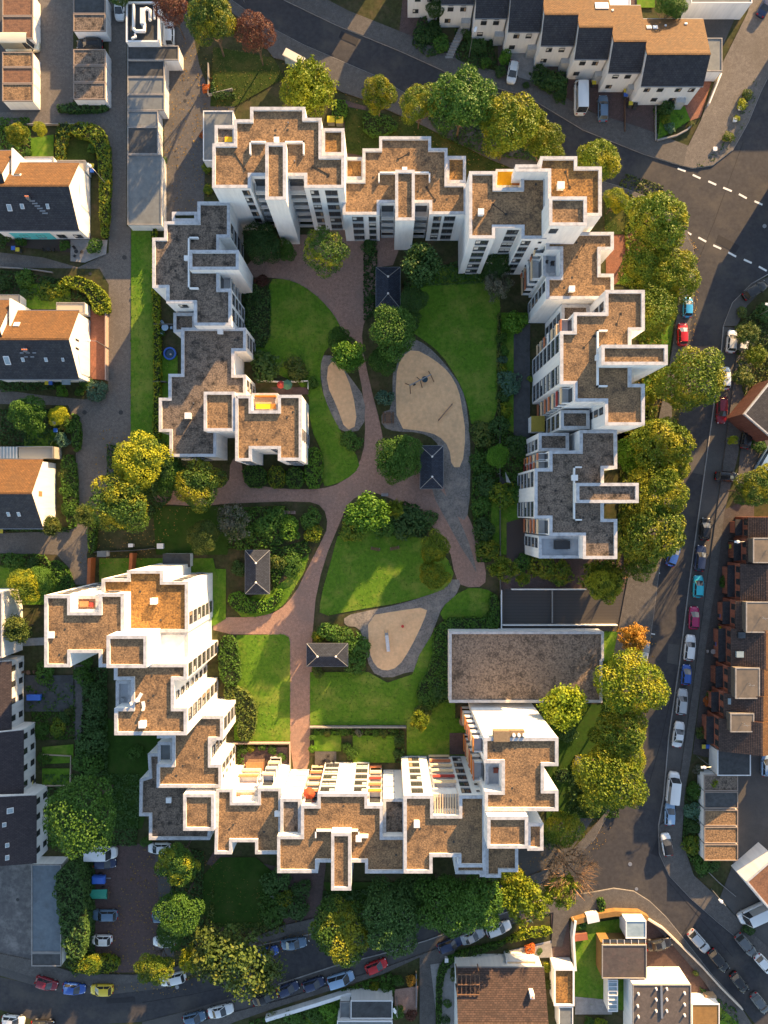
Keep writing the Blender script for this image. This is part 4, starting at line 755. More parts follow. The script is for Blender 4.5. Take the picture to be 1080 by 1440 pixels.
T, N, Sl, wr = west_house('white gabled house with sunlit roof side, four skylights and a red terrace to its right', -12, 437, 111, 533, .5, [(.25,.48,.95,1.5),(.43,.5,.5,.7),(.69,.5,.5,.7),(.88,.5,.4,.6)])
skylight(T, N, .36, .5, .95, .9, WHP); chimney(T, Sl, .50, .72, .6, .6, GREYP, 3); wall_windows(T, (wr[1], wr[2]+3), (wr[1], wr[3]-3), (4.6,), (.35,.65), .35, 1.2)
for k in range(5): p = on(Sl, .44+k*.035, .66-(k % 2)*.1); part(T, 'roof_step', MB().box(p.x-.3, p.y-.1, p.z+.08, p.x+.3, p.y+.1, p.z+.15), GREYP)
part(T, 'porch_roof', MB().box(*P(87,536,2.6)[:1], P(87,541,2.6)[1], 2.5, P(99,536,2.6)[0], P(87,533,2.6)[1], 2.6), GLASSL)
T, N, Sl, wr = west_house('white gabled house with red framed gable window by the wide lane', -60, 646, 60.5, 743, .5, [(.66,.42,.5,.8),(.78,.42,.5,.8)])
wall_windows(T, (wr[1]+.0, (wr[2]+wr[3])/2-.9), (wr[1], (wr[2]+wr[3])/2+.9), (4.9,), (.5,), .8, 1.0, me=MB().box(-.45,-.03,-.05,.45,.07,1.1,0).box(-.38,.0,.02,-.04,.09,1.03,1).box(.04,.0,.02,.38,.09,1.03,1).mesh('window', [TERW, GLASS]))
T.children[0]
# house terraces / conservatory behind third house
C_ = thing('conservatory', 'blue tinted glass conservatory and roof terrace behind the third gabled house', 'conservatory', (*P(40, 636), 0))
a = P(0, 628, 2.8); b = P(24, 646, 2.8); mb = MB().box(a[0], b[1]+.2, 0, b[0], a[1], 2.6); part(C_, 'glass_room', mb, GLASSL)
for i in range(6): part(C_, 'glazing_bar', MB().box(a[0]+i*.55, b[1]+.2, 2.6, a[0]+.08+i*.55, a[1], 2.72), WHP)
a = P(26, 628, 2.8); b = P(76, 646, 2.8); part(C_, 'terrace_wall', MB().box(a[0], b[1]+.2, 0, b[0], a[1], 2.7), mat('pale_boards', (.35,.34,.30), (.28,.27,.24), sc=3, kind='wave')); part(C_, 'terrace_rail', MB().box(a[0], a[1]-.1, 2.7, b[0], a[1], 3.3).box(b[0]-.1, b[1]+.2, 2.7, b[0], a[1]-.1, 3.3), GREYP)
# neighbours cut by the left edge
for lab, x1, y0, y1, rd in (('left neighbour of the turquoise walled house, cut by the photo edge', 20, 212, 306, .5), ('left neighbour of the house with four skylights, cut by the photo edge', 17, 422, 520, .5)):
    T = thing('house', lab, 'house', (*P(-20, (y0+y1)/2), 0)); gable(T, -70, y0, x1, y1, 5.3, 9.1, WALL, TILEO, TILED, rd)
    part(T, 'firewall', MB().box(P(x1, y0, 6)[0]+.02, P(x1, (y0+y1)/2, 6)[1], 0, P(x1, y0, 6)[0]+.3, P(x1, y0, 6)[1], 6.9), WALL)
# small lean-tos and sheds by the west houses
def flat(name, label, cat, x0, y0, x1, y1, h, roof, wall=WALL, edge=None, group=None, rail=.12, cw=.15):
    T = thing(name, label, cat, (*P((x0+x1)/2, (y0+y1)/2), 0), 0, group); o = [P(*p, h) for p in rect(x0, y0, x1, y1)]; o = ccw(o); i1 = inset(o, cw); n = 4
    part(T, 'wall', MB().prism(inset(o, .04), 0, h-.08, top=False), wall); part(T, 'roof', MB().add([(x, y, h-rail) for x, y in i1], [(0,1,2,3)]), roof)
    mb = MB().add([(x, y, h) for x, y in o]+[(x, y, h) for x, y in i1]+[(x, y, h-.25) for x, y in o]+[(x, y, h-.25) for x, y in i1], [(i, (i+1) % 4, 4+(i+1) % 4, 4+i) for i in range(4)]+[(8+i, 8+(i+1) % 4, (i+1) % 4, i) for i in range(4)]+[(4+i, 4+(i+1) % 4, 12+(i+1) % 4, 12+i) for i in range(4)])
    part(T, 'roof_edge', mb, edge or CONC); return T
STRW = mat('striped_cream_boards', (.55,.48,.38), (.32,.26,.20), sc=2.4, kind='wave', lo=.2, hi=.8)
flat('shed', 'flat pale shed with a striped roof at the back of the second gabled house', 'shed', 79,425,119,440,2.6,STRW,WALL); flat('shed', 'low white roofed shed behind the turquoise walled house', 'shed', 34,220,75,230,2.6,WHP,WALL)
flat('pergola_roof', 'white slatted canopy at the back corner of the turquoise walled house', 'canopy', 80,225,120,240,2.5,STRW,WALL); flat('shed', 'striped shed roof cut by the left photo edge', 'shed', -20,414,27,430,2.6,STRW)
# ---------------- garages
def garage(label, x0, y0, x1, y1, h=2.7, roof=GRAVEL, edge=None, doors='E', group='concrete garages', wall=WALL):
    T = flat('garage', label, 'garage', x0, y0, x1, y1, h, roof, wall, edge or mat('garage_edge', (.30,.24,.20)), group)
    a = P(x0, y0, h); b = P(x1, y1, h)
    if doors == 'E': part(T, 'garage_door', MB().box(b[0]-.06, b[1]+.3, .05, b[0]+.0, a[1]-.3, 2.1), WHP)
    return T
RB = mat('garage_gravel_rust', (.25,.13,.075), (.14,.075,.05), sc=4, rough=.95, bump=.6, c3=(.08,.05,.04), sc3=.8, f3=.6)
pos = ['top', 'second', 'third', 'fourth', 'lowest']
for i, (y0, y1) in enumerate([(-10,22),(22.5,54),(73,94),(94.5,117),(117.5,142)]): garage(f'{pos[i]} garage of the left column with the rusty gravel roof', 3, y0, 46, y1, roof=[RB,RB,GRAVEL,RB,GRAVEL][i])
for i, (y0, y1) in enumerate([(-8,19),(19.5,43.5),(69,91),(92,115),(116,139.5)]): garage(f'{pos[i]} garage of the second column from the left, dark gravel roof', 103, y0, 148, y1, roof=GRAVELD if i else FELTD)
for i, (x1, y0, y1, m) in enumerate([(231,84,108,FELTD),(231,108.5,132,FELT),(231,132.5,155,FELT),(222,155.5,178,FELT),(222,178.5,216.5,FELTD),(227,217,316,FELT)]):
    garage(['dark roofed grey garage with a roof hatch below the plant covered one','uppermost pale blue grey garage of the long middle column','second pale blue grey garage of the long middle column','narrow pale grey garage with a stepped back right wall','darker felt roofed garage above the longest one','longest grey garage at the bottom of the column with a streak of sunlight'][i], 179, y0, x1, y1, roof=m, edge=CONC, group='grey felt roofed garages')
T = garage('garage with creeper on its dark roof below the roof with white ducts', 179, 64, 251, 84, roof=FELTD, edge=CONC, group='grey felt roofed garages', h=3.0)
T = flat('plant_building', 'small flat building with white ventilation ducts on its dark roof', 'building', 177, 2, 224, 59, 4.2, FELTD, WALL, WHP, rail=.4, cw=.3)
def pipe(pts, z, r, label=None):
    mb = MB(); w = [Vector((*P(*p, z), z)) for p in pts]
    for a, b in zip(w, w[1:]): mb.tube(a, b, r, r, 8); 
    for a in w: mb.ball(a, r*1.02, 8, 5)
    return part(T, 'ventilation_duct', mb, WHP, True)
pipe([(188,8),(188,41),(191,44),(203,44),(203,33),(200,30),(202,16),(206,12),(211,15),(211,28)], 4.5, .28); pipe([(217,8),(217,26)], 4.4, .22); pipe([(186,54),(191,52),(190,48)], 4.4, .2)
x, y = P(201, 24, 4.6); part(T, 'fan_unit', MB().box(x-.35, y-1.3, 4, x+.35, y+1.3, 5.0), WHP)
T = flat('annex', 'grey flat roofed annex at the left of the top left block', 'annex', 285.5,155.5,328,226,3.0,FELT,WALL,WHP); flat('porch', 'narrow white porch roof between the parked white car and the duct roof', 'porch', 225,32,229,62,3.0,WHP)
# SE / E garages
for i, (y0, y1, m) in enumerate([(1090,1112.5,GRAVELD),(1113.5,1137,FELTD),(1139,1161.5,GRAVEL),(1163,1186,GRAVEL),(1187.5,1210.5,GRAVEL)]):
    garage(['gravel roofed garage with moss at the top of the right hand column','dark felt roofed garage second in the right hand column','third garage of the right hand column, gravel roof half in sun','fourth garage of the right hand column, gravel roof mostly sunlit','lowest garage of the right hand column with a fully sunlit gravel roof'][i], 990.5, y0, 1038, y1, roof=m, edge=mat('garage_edge', (.30,.24,.20)), group='gravel roofed garages on the right')
flat('garage', 'dark blue grey flat roof below the brick terrace row', 'garage', 1009,1055,1056,1091,3.2,FELTD,WALL,WHP)
flat('garage', 'grey flat roofed garage at the right end of the top terrace row', 'garage', 994,53,1016,100,2.9,FELT,WALL,CONC)
T = flat('building', 'large white edged flat building cut by the top edge at the right', 'building', 972,-40,1058,4,4.0,FELT,WALL,WHP)
# rotated building at right edge
T = thing('building', 'white walled building with a rust gravel roof turned at an angle at the right edge', 'building', (*P(1075,1225), 0)); block(T, [(1050,1240),(1090,1205),(1130,1260),(1092,1290)], 5.0, RB, rail=.2, cw=.2)
# ---------------- hedged bottom-left row (brown roofs)
TILEP = mat('roof_tile_plum', (.060, .048, .052), (.038, .031, .036), sc=1.1, rough=.6, kind='brick', c3=(.03,.026,.03), sc3=.5, f3=.5)
def srow(label, roofpts, he, wallx, lights):
    "roof quad: ridge-top-left, eave-top-right, eave-bottom-right, ridge-bottom-left px at he..hr"
    T = thing('terraced_house', label, 'house', (*P(*roofpts[1]), 0), 0, 'brown roofed terrace at the left edge')
    (ax, ay), (bx, by), (cx, cy), (dx, dy) = roofpts; hr = he+4.2
    he -= 1.4; hr = he+4.2; e0 = Vector((*P(bx, by, he), he)); e1 = Vector((*P(cx, cy, he), he)); r0 = Vector((e0.x-7.5, e0.y+(ay-by)/8, hr)); r1 = Vector((e1.x-7.5, e1.y+(dy-cy)/8, hr))
    sl = slope(T, e0, e1, r0, r1, TILEP); r2 = r0+Vector((-7.5,0,-4.2)); r3 = r1+Vector((-7.5,0,-4.2)); slope(T, r2, r3, r0, r1, TILEP)
    d = Vector((-.3, 0, -.1)); q = [e0+d, e1+d, r1+Vector((0,0,-.15)), r3+Vector((.3,0,-.1)), ]
    mb = MB(); n = [e0+d, r0+Vector((0,0,-.15)), r2+Vector((.3,0,-.1))]; s_ = [e1+d, r1+Vector((0,0,-.15)), r3+Vector((.3,0,-.1))]
    vs = [(v.x, v.y, v.z) for v in n]+[(n[0].x, n[0].y, 0), (n[2].x, n[2].y, 0)]+[(v.x, v.y, v.z) for v in s_]+[(s_[0].x, s_[0].y, 0), (s_[2].x, s_[2].y, 0)]
    mb.add(vs, [(0,1,2,4,3), (5,8,9,7,6), (0,3,8,5), (2,7,9,4)]); part(T, 'wall', mb, WALL)
    wall_windows(T, (s_[0].x+.0, s_[0].y), (n[0].x+.0, n[0].y), (.5, 2.8), (.15,.4,.65,.88), 1.0, 1.2)
    part(T, 'party_wall', MB().bar((n[0].x, n[0].y, he-.1), (n[1].x, n[1].y, hr+.02), .25, .5), WALL)
    for u, v, w_, h_ in lights: skylight(T, sl, u, v, w_, h_)
    return T
srow('white gabled terrace house with plum roof at the left edge, top of its row', [(0,932),(16,930),(16,1027),(0,1030)], 6.0, 30, [])
srow('middle house of the brown roofed row with a pale wall and two small skylights', [(0,1030),(33,1027),(33,1120),(0,1130)], 6.0, 46, [(.25,.55,.8,.6),(.7,.5,.8,.6)])
srow('lowest brown roofed row house with roof antenna and several skylights', [(0,1130),(51,1119),(51,1214),(0,1225)], 6.0, 64, [(.2,.45,.9,1),(.40,.55,.7,.6),(.7,.5,.7,.6),(.88,.5,.8,.6)])
T = thing('house', 'ochre and white house at the left edge above the brown roofed row', 'house', (*P(5,850), 0)); block(T, [(-40,833),(3,833),(3,925),(-40,925)], 6.2, TILED, rail=.1, cw=.2)
for i in range(4): part(T, 'window', win_mesh(1.0, 1.2, 0, False).copy() and MB().box(P(3.4,0,6)[0]+.0, P(0,845+i*20,6)[1]-.5, 3, P(3.4,0,6)[0]+.06, P(0,845+i*20,6)[1]+.5, 4.3), GLASS)
g_ = flat('garage', 'long blue grey flat garage roof beside the worn concrete yard', 'garage', 44,1216,86,1340,2.9,mat('felt_blue_grey',(.135,.165,.19),(.10,.125,.15),sc=1.3,c3=(.08,.09,.10),sc3=.5),WALL,CONC); flat('garage', 'dark low end section below the long blue grey garage roof', 'garage', 44,1340.5,86,1359,2.6,FELTD,WALL,CONC)
# ---------------- top terrace row
def trow(label, x0, x1, yr, ye, yn, he=5.8, hr=8.4, two=1, lights=()):
    T = thing('terraced_house', label, 'house', (*P((x0+x1)/2, ye), 0), 0, 'stepped terrace row along the north road')
    N, Sl, wr = gable(T, x0, yn, x1, ye, he, hr, WALL, TILEO, TILED, (P(0,yn,he)[1]-P(0,yr,hr)[1])/(P(0,yn,he)[1]-P(0,ye,he)[1]), .25)
    wall_windows(T, (wr[1], wr[2]), (wr[0], wr[2]), (3.9,), (.3,.7) if two == 1 else (.12,.34,.64,.86), 1.0, .95)
    wall_windows(T, (wr[1], wr[2]), (wr[0], wr[2]), (1.2,), (.75,) if two == 1 else (.34,.64), 1.0, .9); wall_windows(T, (wr[1], wr[2]), (wr[0], wr[2]), (5.1,), (.3,.7) if two == 1 else (.12,.34,.64,.86), .8, .35)
    dr = MB().box(P((x0+x1)/2,0,2)[0]+.6, wr[2]-.9, 0, P((x0+x1)/2,0,2)[0]+2.2, wr[2]-.001, 2.3); part(T, 'porch', dr, SPAND)
    for sl, u, v, w_, h_, m in lights: skylight(T, N if sl == 'N' else Sl, u, v, w_, h_, m)
    return T, N, Sl
trow('left end house of the stepped white terrace row, only its front showing', 574,620,-50,-8,-90)
trow('second house of the white terrace row, above the small stone steps', 620.5,667,-40,6,-80)
trow('third house of the white terrace row, dark front garden before it', 668,713.5,-22,25.5,-64)
trow('fourth house of the white terrace row, above the parked white hatchback', 714.5,760,-4,44.5,-48)
trow('fifth house of the white terrace row with three white roof windows', 760.5,807.5,20,64,-28,lights=[('N',.2,.35,.7,.6,WHP),('N',.38,.35,.7,.6,WHP),('N',.55,.35,.7,.6,WHP)])
trow('sixth house of the white terrace row, above the white camper van', 808,855,38,83,-10,lights=[('N',.75,.4,2.2,1.4,WHP),('N',.35,.15,.4,.4,WHP)])
trow('seventh house of the white terrace row, above the silver car on red paving', 855.5,901,58,102,8,lights=[('N',.1,.15,.35,.35,WHP)])
T, N, Sl = trow('wide last house of the white terrace row with a shared sunlit orange roof', 901.5,989,76,121,27,two=2,lights=[('N',.1,.25,.8,.7,GLASSL),('N',.2,.25,.8,.7,WHP),('N',.7,.15,.45,.35,WHP),('N',.37,.2,.3,.3,WHP)]); 
flat('roof_terrace', 'white glazed lean to at the top edge above the sunlit orange roofs', 'lean-to', 850,-12,887,9,3.4,WHP,WALL,WHP)
# ---------------- brick row on the right
T = thing('brick_terrace', 'red brick terrace with brown tiled roof and flat dormers along the right edge', 'house', (*P(1040,880), 0))
he, hr = 5.0, 8.6
segs = [(1052,727,757),(1050,757,793),(1041,793,845),(1034,845,884),(1028,884,938),(1024,938,975),(1018,975,1010),(1011,1010,1056)]
for (x, y0, y1) in segs:
    e0 = Vector((*P(x, y0, he), he)); e1 = Vector((*P(x, y1+.2, he), he)); rx = P(1094-(y0-727)*.055, 0, hr)[0]; zr = he+(rx-e0.x)*.40
    r0 = Vector((rx, e0.y, zr)); r1 = Vector((rx, e1.y, zr)); sl = slope(T, e0, e1, r0, r1, TILEB); b0 = Vector((rx+6, e0.y, he)); b1 = Vector((rx+6, e1.y, he)); slope(T, b0, b1, r0, r1, TILEO)
    mb = MB(); a = (e0.x+.3, e0.y-.01); c = (rx+5.7, e1.y+.01)
    v = [(a[0], a[1], 0), (a[0], a[1], he-.05), (rx, a[1], zr-.2), (c[0], a[1], he-.05), (c[0], a[1], 0)]; v2 = [(p[0], c[1], p[2]) for p in v]; mb.add(v+v2, [(0,1,2,3,4), (9,8,7,6,5), (0,5,6,1), (4,3,8,9)]); part(T, 'wall', mb, BRICKW)
    n = max(1, int((y1-y0)/14)); wall_windows(T, (a[0], a[1]), (a[0], c[1]), (3.1,), [(i+.5)/n for i in range(n)], 1.0, 1.2); part(T, 'porch_roof', MB().box(a[0]-1.25, min(a[1], c[1])+.4, 2.5, a[0]-.01, max(a[1], c[1])-.4, 2.66), TILED); part(T, 'porch_wall', MB().box(a[0]-.9, min(a[1], c[1])+.8, 0, a[0]-.01, max(a[1], c[1])-.8, 2.49), BRICKW)
for x0, y0, x1, y1 in [(1060,757,1095,791),(1050,847,1090,889),(1035,940,1068,982),(1028,1004,1060,1029)]:
    h = 6.9; o = ccw([P(*p, h) for p in rect(x0, y0, x1, y1)]); d = part(T, 'dormer', MB().prism(o, 5.2, h-.08), mat('zinc_dormer', (.17,.14,.11), (.10,.09,.08), sc=.5)); 
    w_ = [(p[0], p[1]) for p in o]; link('dormer_edge', MB().prism(inset(o, -.1), h-.25, h-.085, top=False).prism(inset(o, .06), h-.079, h-.02, top=False).add([(x, y, h-.02) for x, y in inset(o, -.1)]+[(x, y, h-.02) for x, y in inset(o, .1)], [(i, (i+1) % 4, 4+(i+1) % 4, 4+i) for i in range(4)]).mesh('dormer_edge', CONC, T.location), d)
    cx = sum(p[0] for p in o)/4; cy = sum(p[1] for p in o)/4; link('aerial', MB().tube((cx,cy,h-.1),(cx,cy,h+1.4),.04,.03).bar((cx-.5,cy,h+1.3),(cx+.5,cy,h+1.3),.05,.05).bar((cx-.3,cy+.3,h+1.1),(cx+.3,cy-.3,h+1.1),.05,.05).mesh('aerial', GREYP, T.location), d)
for i, (u, y) in enumerate([(1055,926),(1045,995),(1057,898)]):
    x, yy = P(u, y, 9); z = 5.0+(x-P(1026,0,5.0)[0])*.40+.25; part(T, 'skylight', MB().box(x-.6, yy-.5, z-.3, x+.6, yy+.5, z+.12), [GLASSL, GLASSL, GLASS][i])


T = thing('brick_house', 'red brick house with a dark roof at the right edge near the bend', 'house', (*P(1080,560), 0)); block(T, [(1047,582),(1085,535),(1120,560),(1085,615)], 5.8, TILED, rail=.05, cw=.15)
o = ccw([P(*p, 5.8) for p in [(1047,582),(1085,535),(1120,560),(1085,615)]]); part(T, 'brick_skin', MB().prism(inset(o, -.22), 0, 5.6, top=False), mat('dark_brick_wall', (.20,.085,.065), (.15,.065,.05), sc=2, kind='brick'))
# ---------------- bottom houses
T = thing('house', 'brown tiled house with a chimney and a roof pergola at the bottom', 'house', (*P(700,1400), 0))
N, Sl, wr = gable(T, 641, 1361, 765, 1490, 4.2, 7.4, WALL, TILEB, TILED, .46); chimney(T, N, .83, .42, .7, 1.4, WALL, 1)
x0, y0 = P(642,1364,5); x1, y1 = P(673,1392,5)
for i in range(6): part(T, 'pergola_beam', MB().box(x0+i*(x1-x0)/5-.07, y1, 5.9, x0+i*(x1-x0)/5+.07, y0, 6.1), WOOD)
for i in range(3): part(T, 'pergola_beam', MB().box(x0, y1+i*(y0-y1)/2-.07, 6.101, x1, y1+i*(y0-y1)/2+.07, 6.25), WOOD)
for i in range(4): part(T, 'pergola_post', MB().box((x0, x1)[i % 2]-.08, (y0, y1)[i//2]-.08, 3.5, (x0, x1)[i % 2]+.08, (y0, y1)[i//2]+.08, 5.9), WOOD)
flat('porch', 'cream porch roof on the north side of the brown tiled house', 'porch', 712,1351,754,1361,2.7,CREAM,WALL,WHP); T = flat('garage', 'white edged garage with a brown gravel roof beside the brown tiled house', 'garage', 779,1362.5,808,1415,3.2,GRAVELO,WALL,WHP,rail=.4,cw=.3); flat('annex', 'pale flat annex below the brown gravel garage', 'annex', 786,1416,806,1450,3.0,FELT,WALL,WHP)
T = flat('house', 'small ochre walled house with a dark flat roof and glass strip at the bottom right', 'house', 846.7,1329,909.5,1376.5,3.7,mat('flat_roof_brown',(.085,.072,.068),(.06,.05,.05),sc=1.5,c3=(.13,.09,.08),sc3=.5),YWALL,CONC)
a = P(848,1322,3.4); b = P(908,1329,3.4); part(T, 'roof_glazing', MB().box(a[0], b[1]+.05, 3.1, b[0], a[1], 3.3), GLASS)
for i in range(7): part(T, 'glazing_bar', MB().box(a[0]+i*(b[0]-a[0])/6-.04, b[1]+.05, 3.3, a[0]+i*(b[0]-a[0])/6+.04, a[1], 3.4), WHP)
flat('lean_to', 'glass roofed lean to above the ochre walled house', 'lean-to', 880,1295,909,1320,3.4,GLASSL,WALL,WHP)
T = flat('house', 'flat roofed house at the bottom right with rows of small roof lights', 'house', 890,1385,972,1480,4.8,mat('flat_roof_grey_brown',(.12,.10,.09),(.08,.068,.062),sc=2,c3=(.06,.05,.05),sc3=.6),WALL,CONC)
for i, (x, y) in enumerate([(898,1398),(897,1415),(898,1430),(923,1391),(923,1406),(923,1422),(938,1391),(938,1406),(938,1422),(963,1397),(963,1413),(963,1428)]): wx, wy = P(x, y, 4.9); part(T, 'roof_light', MB().cyl(wx, wy, 4.6, 5.1, .22, .15, 8), WHP)
part(T, 'roof_pipe', MB().bar((*P(930,1386,4.9), 4.95), (*P(931,1432,4.9), 4.95), .35, .3), GREYP)
flat('annex', 'ochre sunlit annex at the right of the roof light house', 'annex', 973,1412,1012,1460,2.9,YWALL,WALL,WHP)
T = flat('glass_canopy', 'long narrow glass canopy with white bars between the two bottom right houses', 'canopy', 855,1378,869,1423,2.8,GLASSL,WALL,WHP)
for i in range(7): x, y = P(855, 1381+i*6.3, 2.8); part(T, 'glazing_bar', MB().box(x+.05, y-.05, 2.75, x+1.65, y+.05, 2.86), WHP)
flat('garage', 'dark flat roof with a white edge at the bottom centre', 'garage', 493,1407,552,1433,3.1,FELTD,WALL,WHP); flat('annex', 'narrow grey section left of the dark flat roof at the bottom centre', 'annex', 478,1409,492,1433,2.6,FELT,WALL,CONC); flat('garage', 'flat roof cut by the bottom edge below the dark flat roof', 'garage', 474,1436,552,1470,3.4,FELT,WALL,WHP)
# ---------------- courtyard pavilions (hipped roofs)
def hut(label, x0, y0, x1, y1, h=2.5):
    T = thing('pavilion', label, 'pavilion', (*P((x0+x1)/2, (y0+y1)/2), 0), 0, 'hip roofed pavilions in the courtyard')
    a = P(x0, y1, h); b = P(x1, y0, h); W_, H_ = b[0]-a[0], b[1]-a[1]; s = min(W_, H_)/2; z1 = h+1.25
    if W_ > H_: r0 = (a[0]+s, a[1]+s); r1 = (b[0]-s, a[1]+s)
    else: r0 = (a[0]+s, a[1]+s); r1 = (a[0]+s, b[1]-s)
    c = [(a[0], a[1]), (b[0], a[1]), (b[0], b[1]), (a[0], b[1])]
    pr = {0: (0,1), 1: (1,2), 2: (2,3), 3: (3,0)}
    for k, (i, j) in pr.items():
        ra = min((r0, r1), key=lambda r: (r[0]-c[i][0])**2+(r[1]-c[i][1])**2); rb = min((r0, r1), key=lambda r: (r[0]-c[j][0])**2+(r[1]-c[j][1])**2)
        slope(T, (*c[i], h), (*c[j], h), (*ra, z1), (*rb, z1), mat('pavilion_tile', (.045,.055,.078), (.03,.037,.054), sc=1.1, kind='brick'), step=.25)
        part(T, 'hip', MB().tube((*c[i], h+.06), (*ra, z1+.06), .06, .06), GREYP); part(T, 'gutter', MB().bar((*c[i], h+.02), (*c[j], h+.02), .14, .14), GREYP)
    for r in (r0, r1): part(T, 'finial', MB().ball((r[0], r[1], z1+.2), .2), WHP)
    for p in inset(ccw(c), .5): part(T, 'post', MB().box(p[0]-.08, p[1]-.08, 0, p[0]+.08, p[1]+.08, h), WOOD)
    q = inset(ccw(c), .7); part(T, 'screen', MB().prism(q, 0, 1.9), PLANK)
hut('slate grey hip roofed pavilion at the top of the courtyard beside the dark bushes', 529,376,562.5,433); hut('slate grey hip roofed pavilion touching the sand pit', 591,627,623,687)
hut('hip roofed pavilion in the left of the courtyard with one side sunlit brown', 345,774,379,835); hut('wide hip roofed pavilion at the right edge of the lower brick path', 431.5,905,489,937)

# ---------------- neighbours just outside the frame: unseen houses, placed and sized to shade the street
def neighbour(label, x0, y0, x1, y1, he=7, hr=10.5):
    "footprint given at ground level"
    k = HC/(HC-he); q = lambda x, y: (540+(x-540)*k, 720+(y-720)*k); (a, b), (c_, d) = q(x0, y0), q(x1, y1)
    T = thing('house', label, 'house', (*P((x0+x1)/2, (y0+y1)/2), 0)); gable(T, a, b, c_, d, he, hr, WALL, TILEO, TILED, .5); return T
neighbour('unseen house beyond the top edge, left of the terrace row', 385, -130, 545, -45, 5, 7.5); neighbour('unseen tall house beyond the right edge at the junction', 1096, 235, 1200, 330, 5.5, 8); neighbour('unseen house beyond the right edge in the top corner', 1110, 30, 1200, 110, 4, 5.5)
neighbour('unseen house beyond the top edge above the garage court', 232, -100, 330, -30, 6, 8.5); neighbour('unseen house beyond the top edge above the second garage column', 122, -85, 222, -22, 4, 6); neighbour('unseen house beyond the right edge behind the brick terrace', 1112, 1010, 1200, 1110, 5, 8); neighbour('unseen house beyond the right edge near the lower junction', 1120, 1150, 1200, 1240)
# ================================================================ VEHICLES
CARM = {}
def car_meshes(k):
    if k in CARM: return CARM[k]
    L, W, H, hood, tail, van = {'hatch': (4.0,1.74,1.48,.95,.25,0), 'estate': (4.6,1.8,1.5,1.25,.2,0), 'sedan': (4.55,1.8,1.42,1.25,.85,0), 'small': (3.6,1.64,1.5,.75,.2,0), 'van': (5.4,1.98,2.2,.95,.1,1), 'minivan': (4.8,1.9,1.85,.95,.12,0), 'camper': (6.0,2.15,2.75,.7,.08,1)}[k]
    hl = L/2; hw = W/2; zs = .92 if not van else 1.15
    st = [(-hl,.62,.62),(-hl+.10,.84,.74),(-hl+.45,.97,.90),(-hl+1.1,1,1),(0,1,1),(hl-1.2,1,1),(hl-.55,.95,.93),(hl-.15,.80,.80),(hl,.58,.66)]   # x, width factor, height factor
    mb = MB(); rings = []
    for x, wf, zf in st:
        a = hw*wf; z = zs*zf; rings.append([(x,a*.9,.22),(x,a,.42),(x,a,z-.16),(x,a*.93,z-.03),(x,a*.55,z+.02),(x,0,z+.03),(x,-a*.55,z+.02),(x,-a*.93,z-.03),(x,-a,z-.16),(x,-a,.42),(x,-a*.9,.22)])
    vs = [p for r in rings for p in r]; n = 11
    mb.add(vs, [(i*n+j, (i+1)*n+j, (i+1)*n+(j+1) % n, i*n+(j+1) % n) for i in range(len(st)-1) for j in range(n)]+[tuple(range(n)), tuple(range((len(st)-1)*n, len(st)*n))[::-1]])
    M = {'body': mb.mesh('body', [None], smooth=True)}
    xb0, xb1 = -hl+tail+.05, hl-hood; xt0, xt1 = xb0+(.35 if not van else .08), xb1-(.85 if not van else .55); bw, tw = hw*.93, hw*(.74 if not van else .86); zb, zt = zs-.02, H-.05
    if k == 'sedan': xt0 += .35
    g = MB(); b = [(xb0,-bw*.92,zb),(xb1,-bw*.88,zb),(xb1+.12,0,zb),(xb1,bw*.88,zb),(xb0,bw*.92,zb)]; t = [(xt0,-tw*.94,zt),(xt1,-tw*.94,zt),(xt1+.06,0,zt),(xt1,tw*.94,zt),(xt0,tw*.94,zt)]
    g.add(b+t, [(i, (i+1) % 5, 5+(i+1) % 5, 5+i) for i in range(5)]+[(5,6,7,8,9)]); M['windows'] = g.mesh('windows', [GLASS])
    r = MB(); rx = [(xt0-.06,.86),(xt0+.15,.97),((xt0+xt1)/2,1),(xt1-.1,.95),(xt1+.05,.86)]; rr = []
    for x, f in rx: rr += [(x,tw*f,zt+.015),(x,tw*f*.8,zt+.05+(.02 if .1 < f else 0)),(x,0,zt+.075),(x,-tw*f*.8,zt+.07),(x,-tw*f,zt+.015)]
    r.add(rr, [(i*5+j, i*5+j+1, (i+1)*5+j+1, (i+1)*5+j) for i in range(4) for j in range(4)])
    for sy in (-1, 1):
        for (xa, xb_) in ((xb1-.02, xt1), (xb0+.02, xt0), ((xb0+xb1)/2-.1, (xt0+xt1)/2+.0)): r.tube((xa, sy*(bw*.9+.01), zb), (xb_, sy*(tw*.93+.01), zt+.03), .05, .045, 4)
        if van: r.add([(xb0-.02, sy*(bw*.93+.02), zb-.02), (xb1-1.3, sy*(bw*.93+.02), zb-.02), (xt1-.75, sy*(tw*.96+.02), zt+.03), (xt0-.02, sy*(tw*.96+.02), zt+.03)], [(0,1,2,3), (3,2,1,0)])
    M['roof'] = r.mesh('roof', [None], smooth=True)
    wh = MB().tube((0,-.1,0), (0,.1,0), .32, .32, 14); wh.tube((0,-.11,0), (0,.11,0), .19, .19, 10, 1); M['wheel'] = wh.mesh('wheel', [BLACKP, GREYP])
    M['headlight'] = MB().ball((0,0,0), .15, 8, 5, 0, .6).mesh('headlight', [mat('headlight_glass', (.8,.8,.78), rough=.1)], smooth=True); M['tail_light'] = MB().box(-.05,-.16,-.09,.05,.16,.12).mesh('tail_light', [mat('tail_light_red', (.35,.01,.01), rough=.2)])
    M['mirror'] = MB().box(-.07,-.12,-.07,.07,.12,.08).mesh('mirror', [BLACKP])
    M['dim'] = (hl, hw, zs, xb1, W, st, H); CARM[k] = M; return M
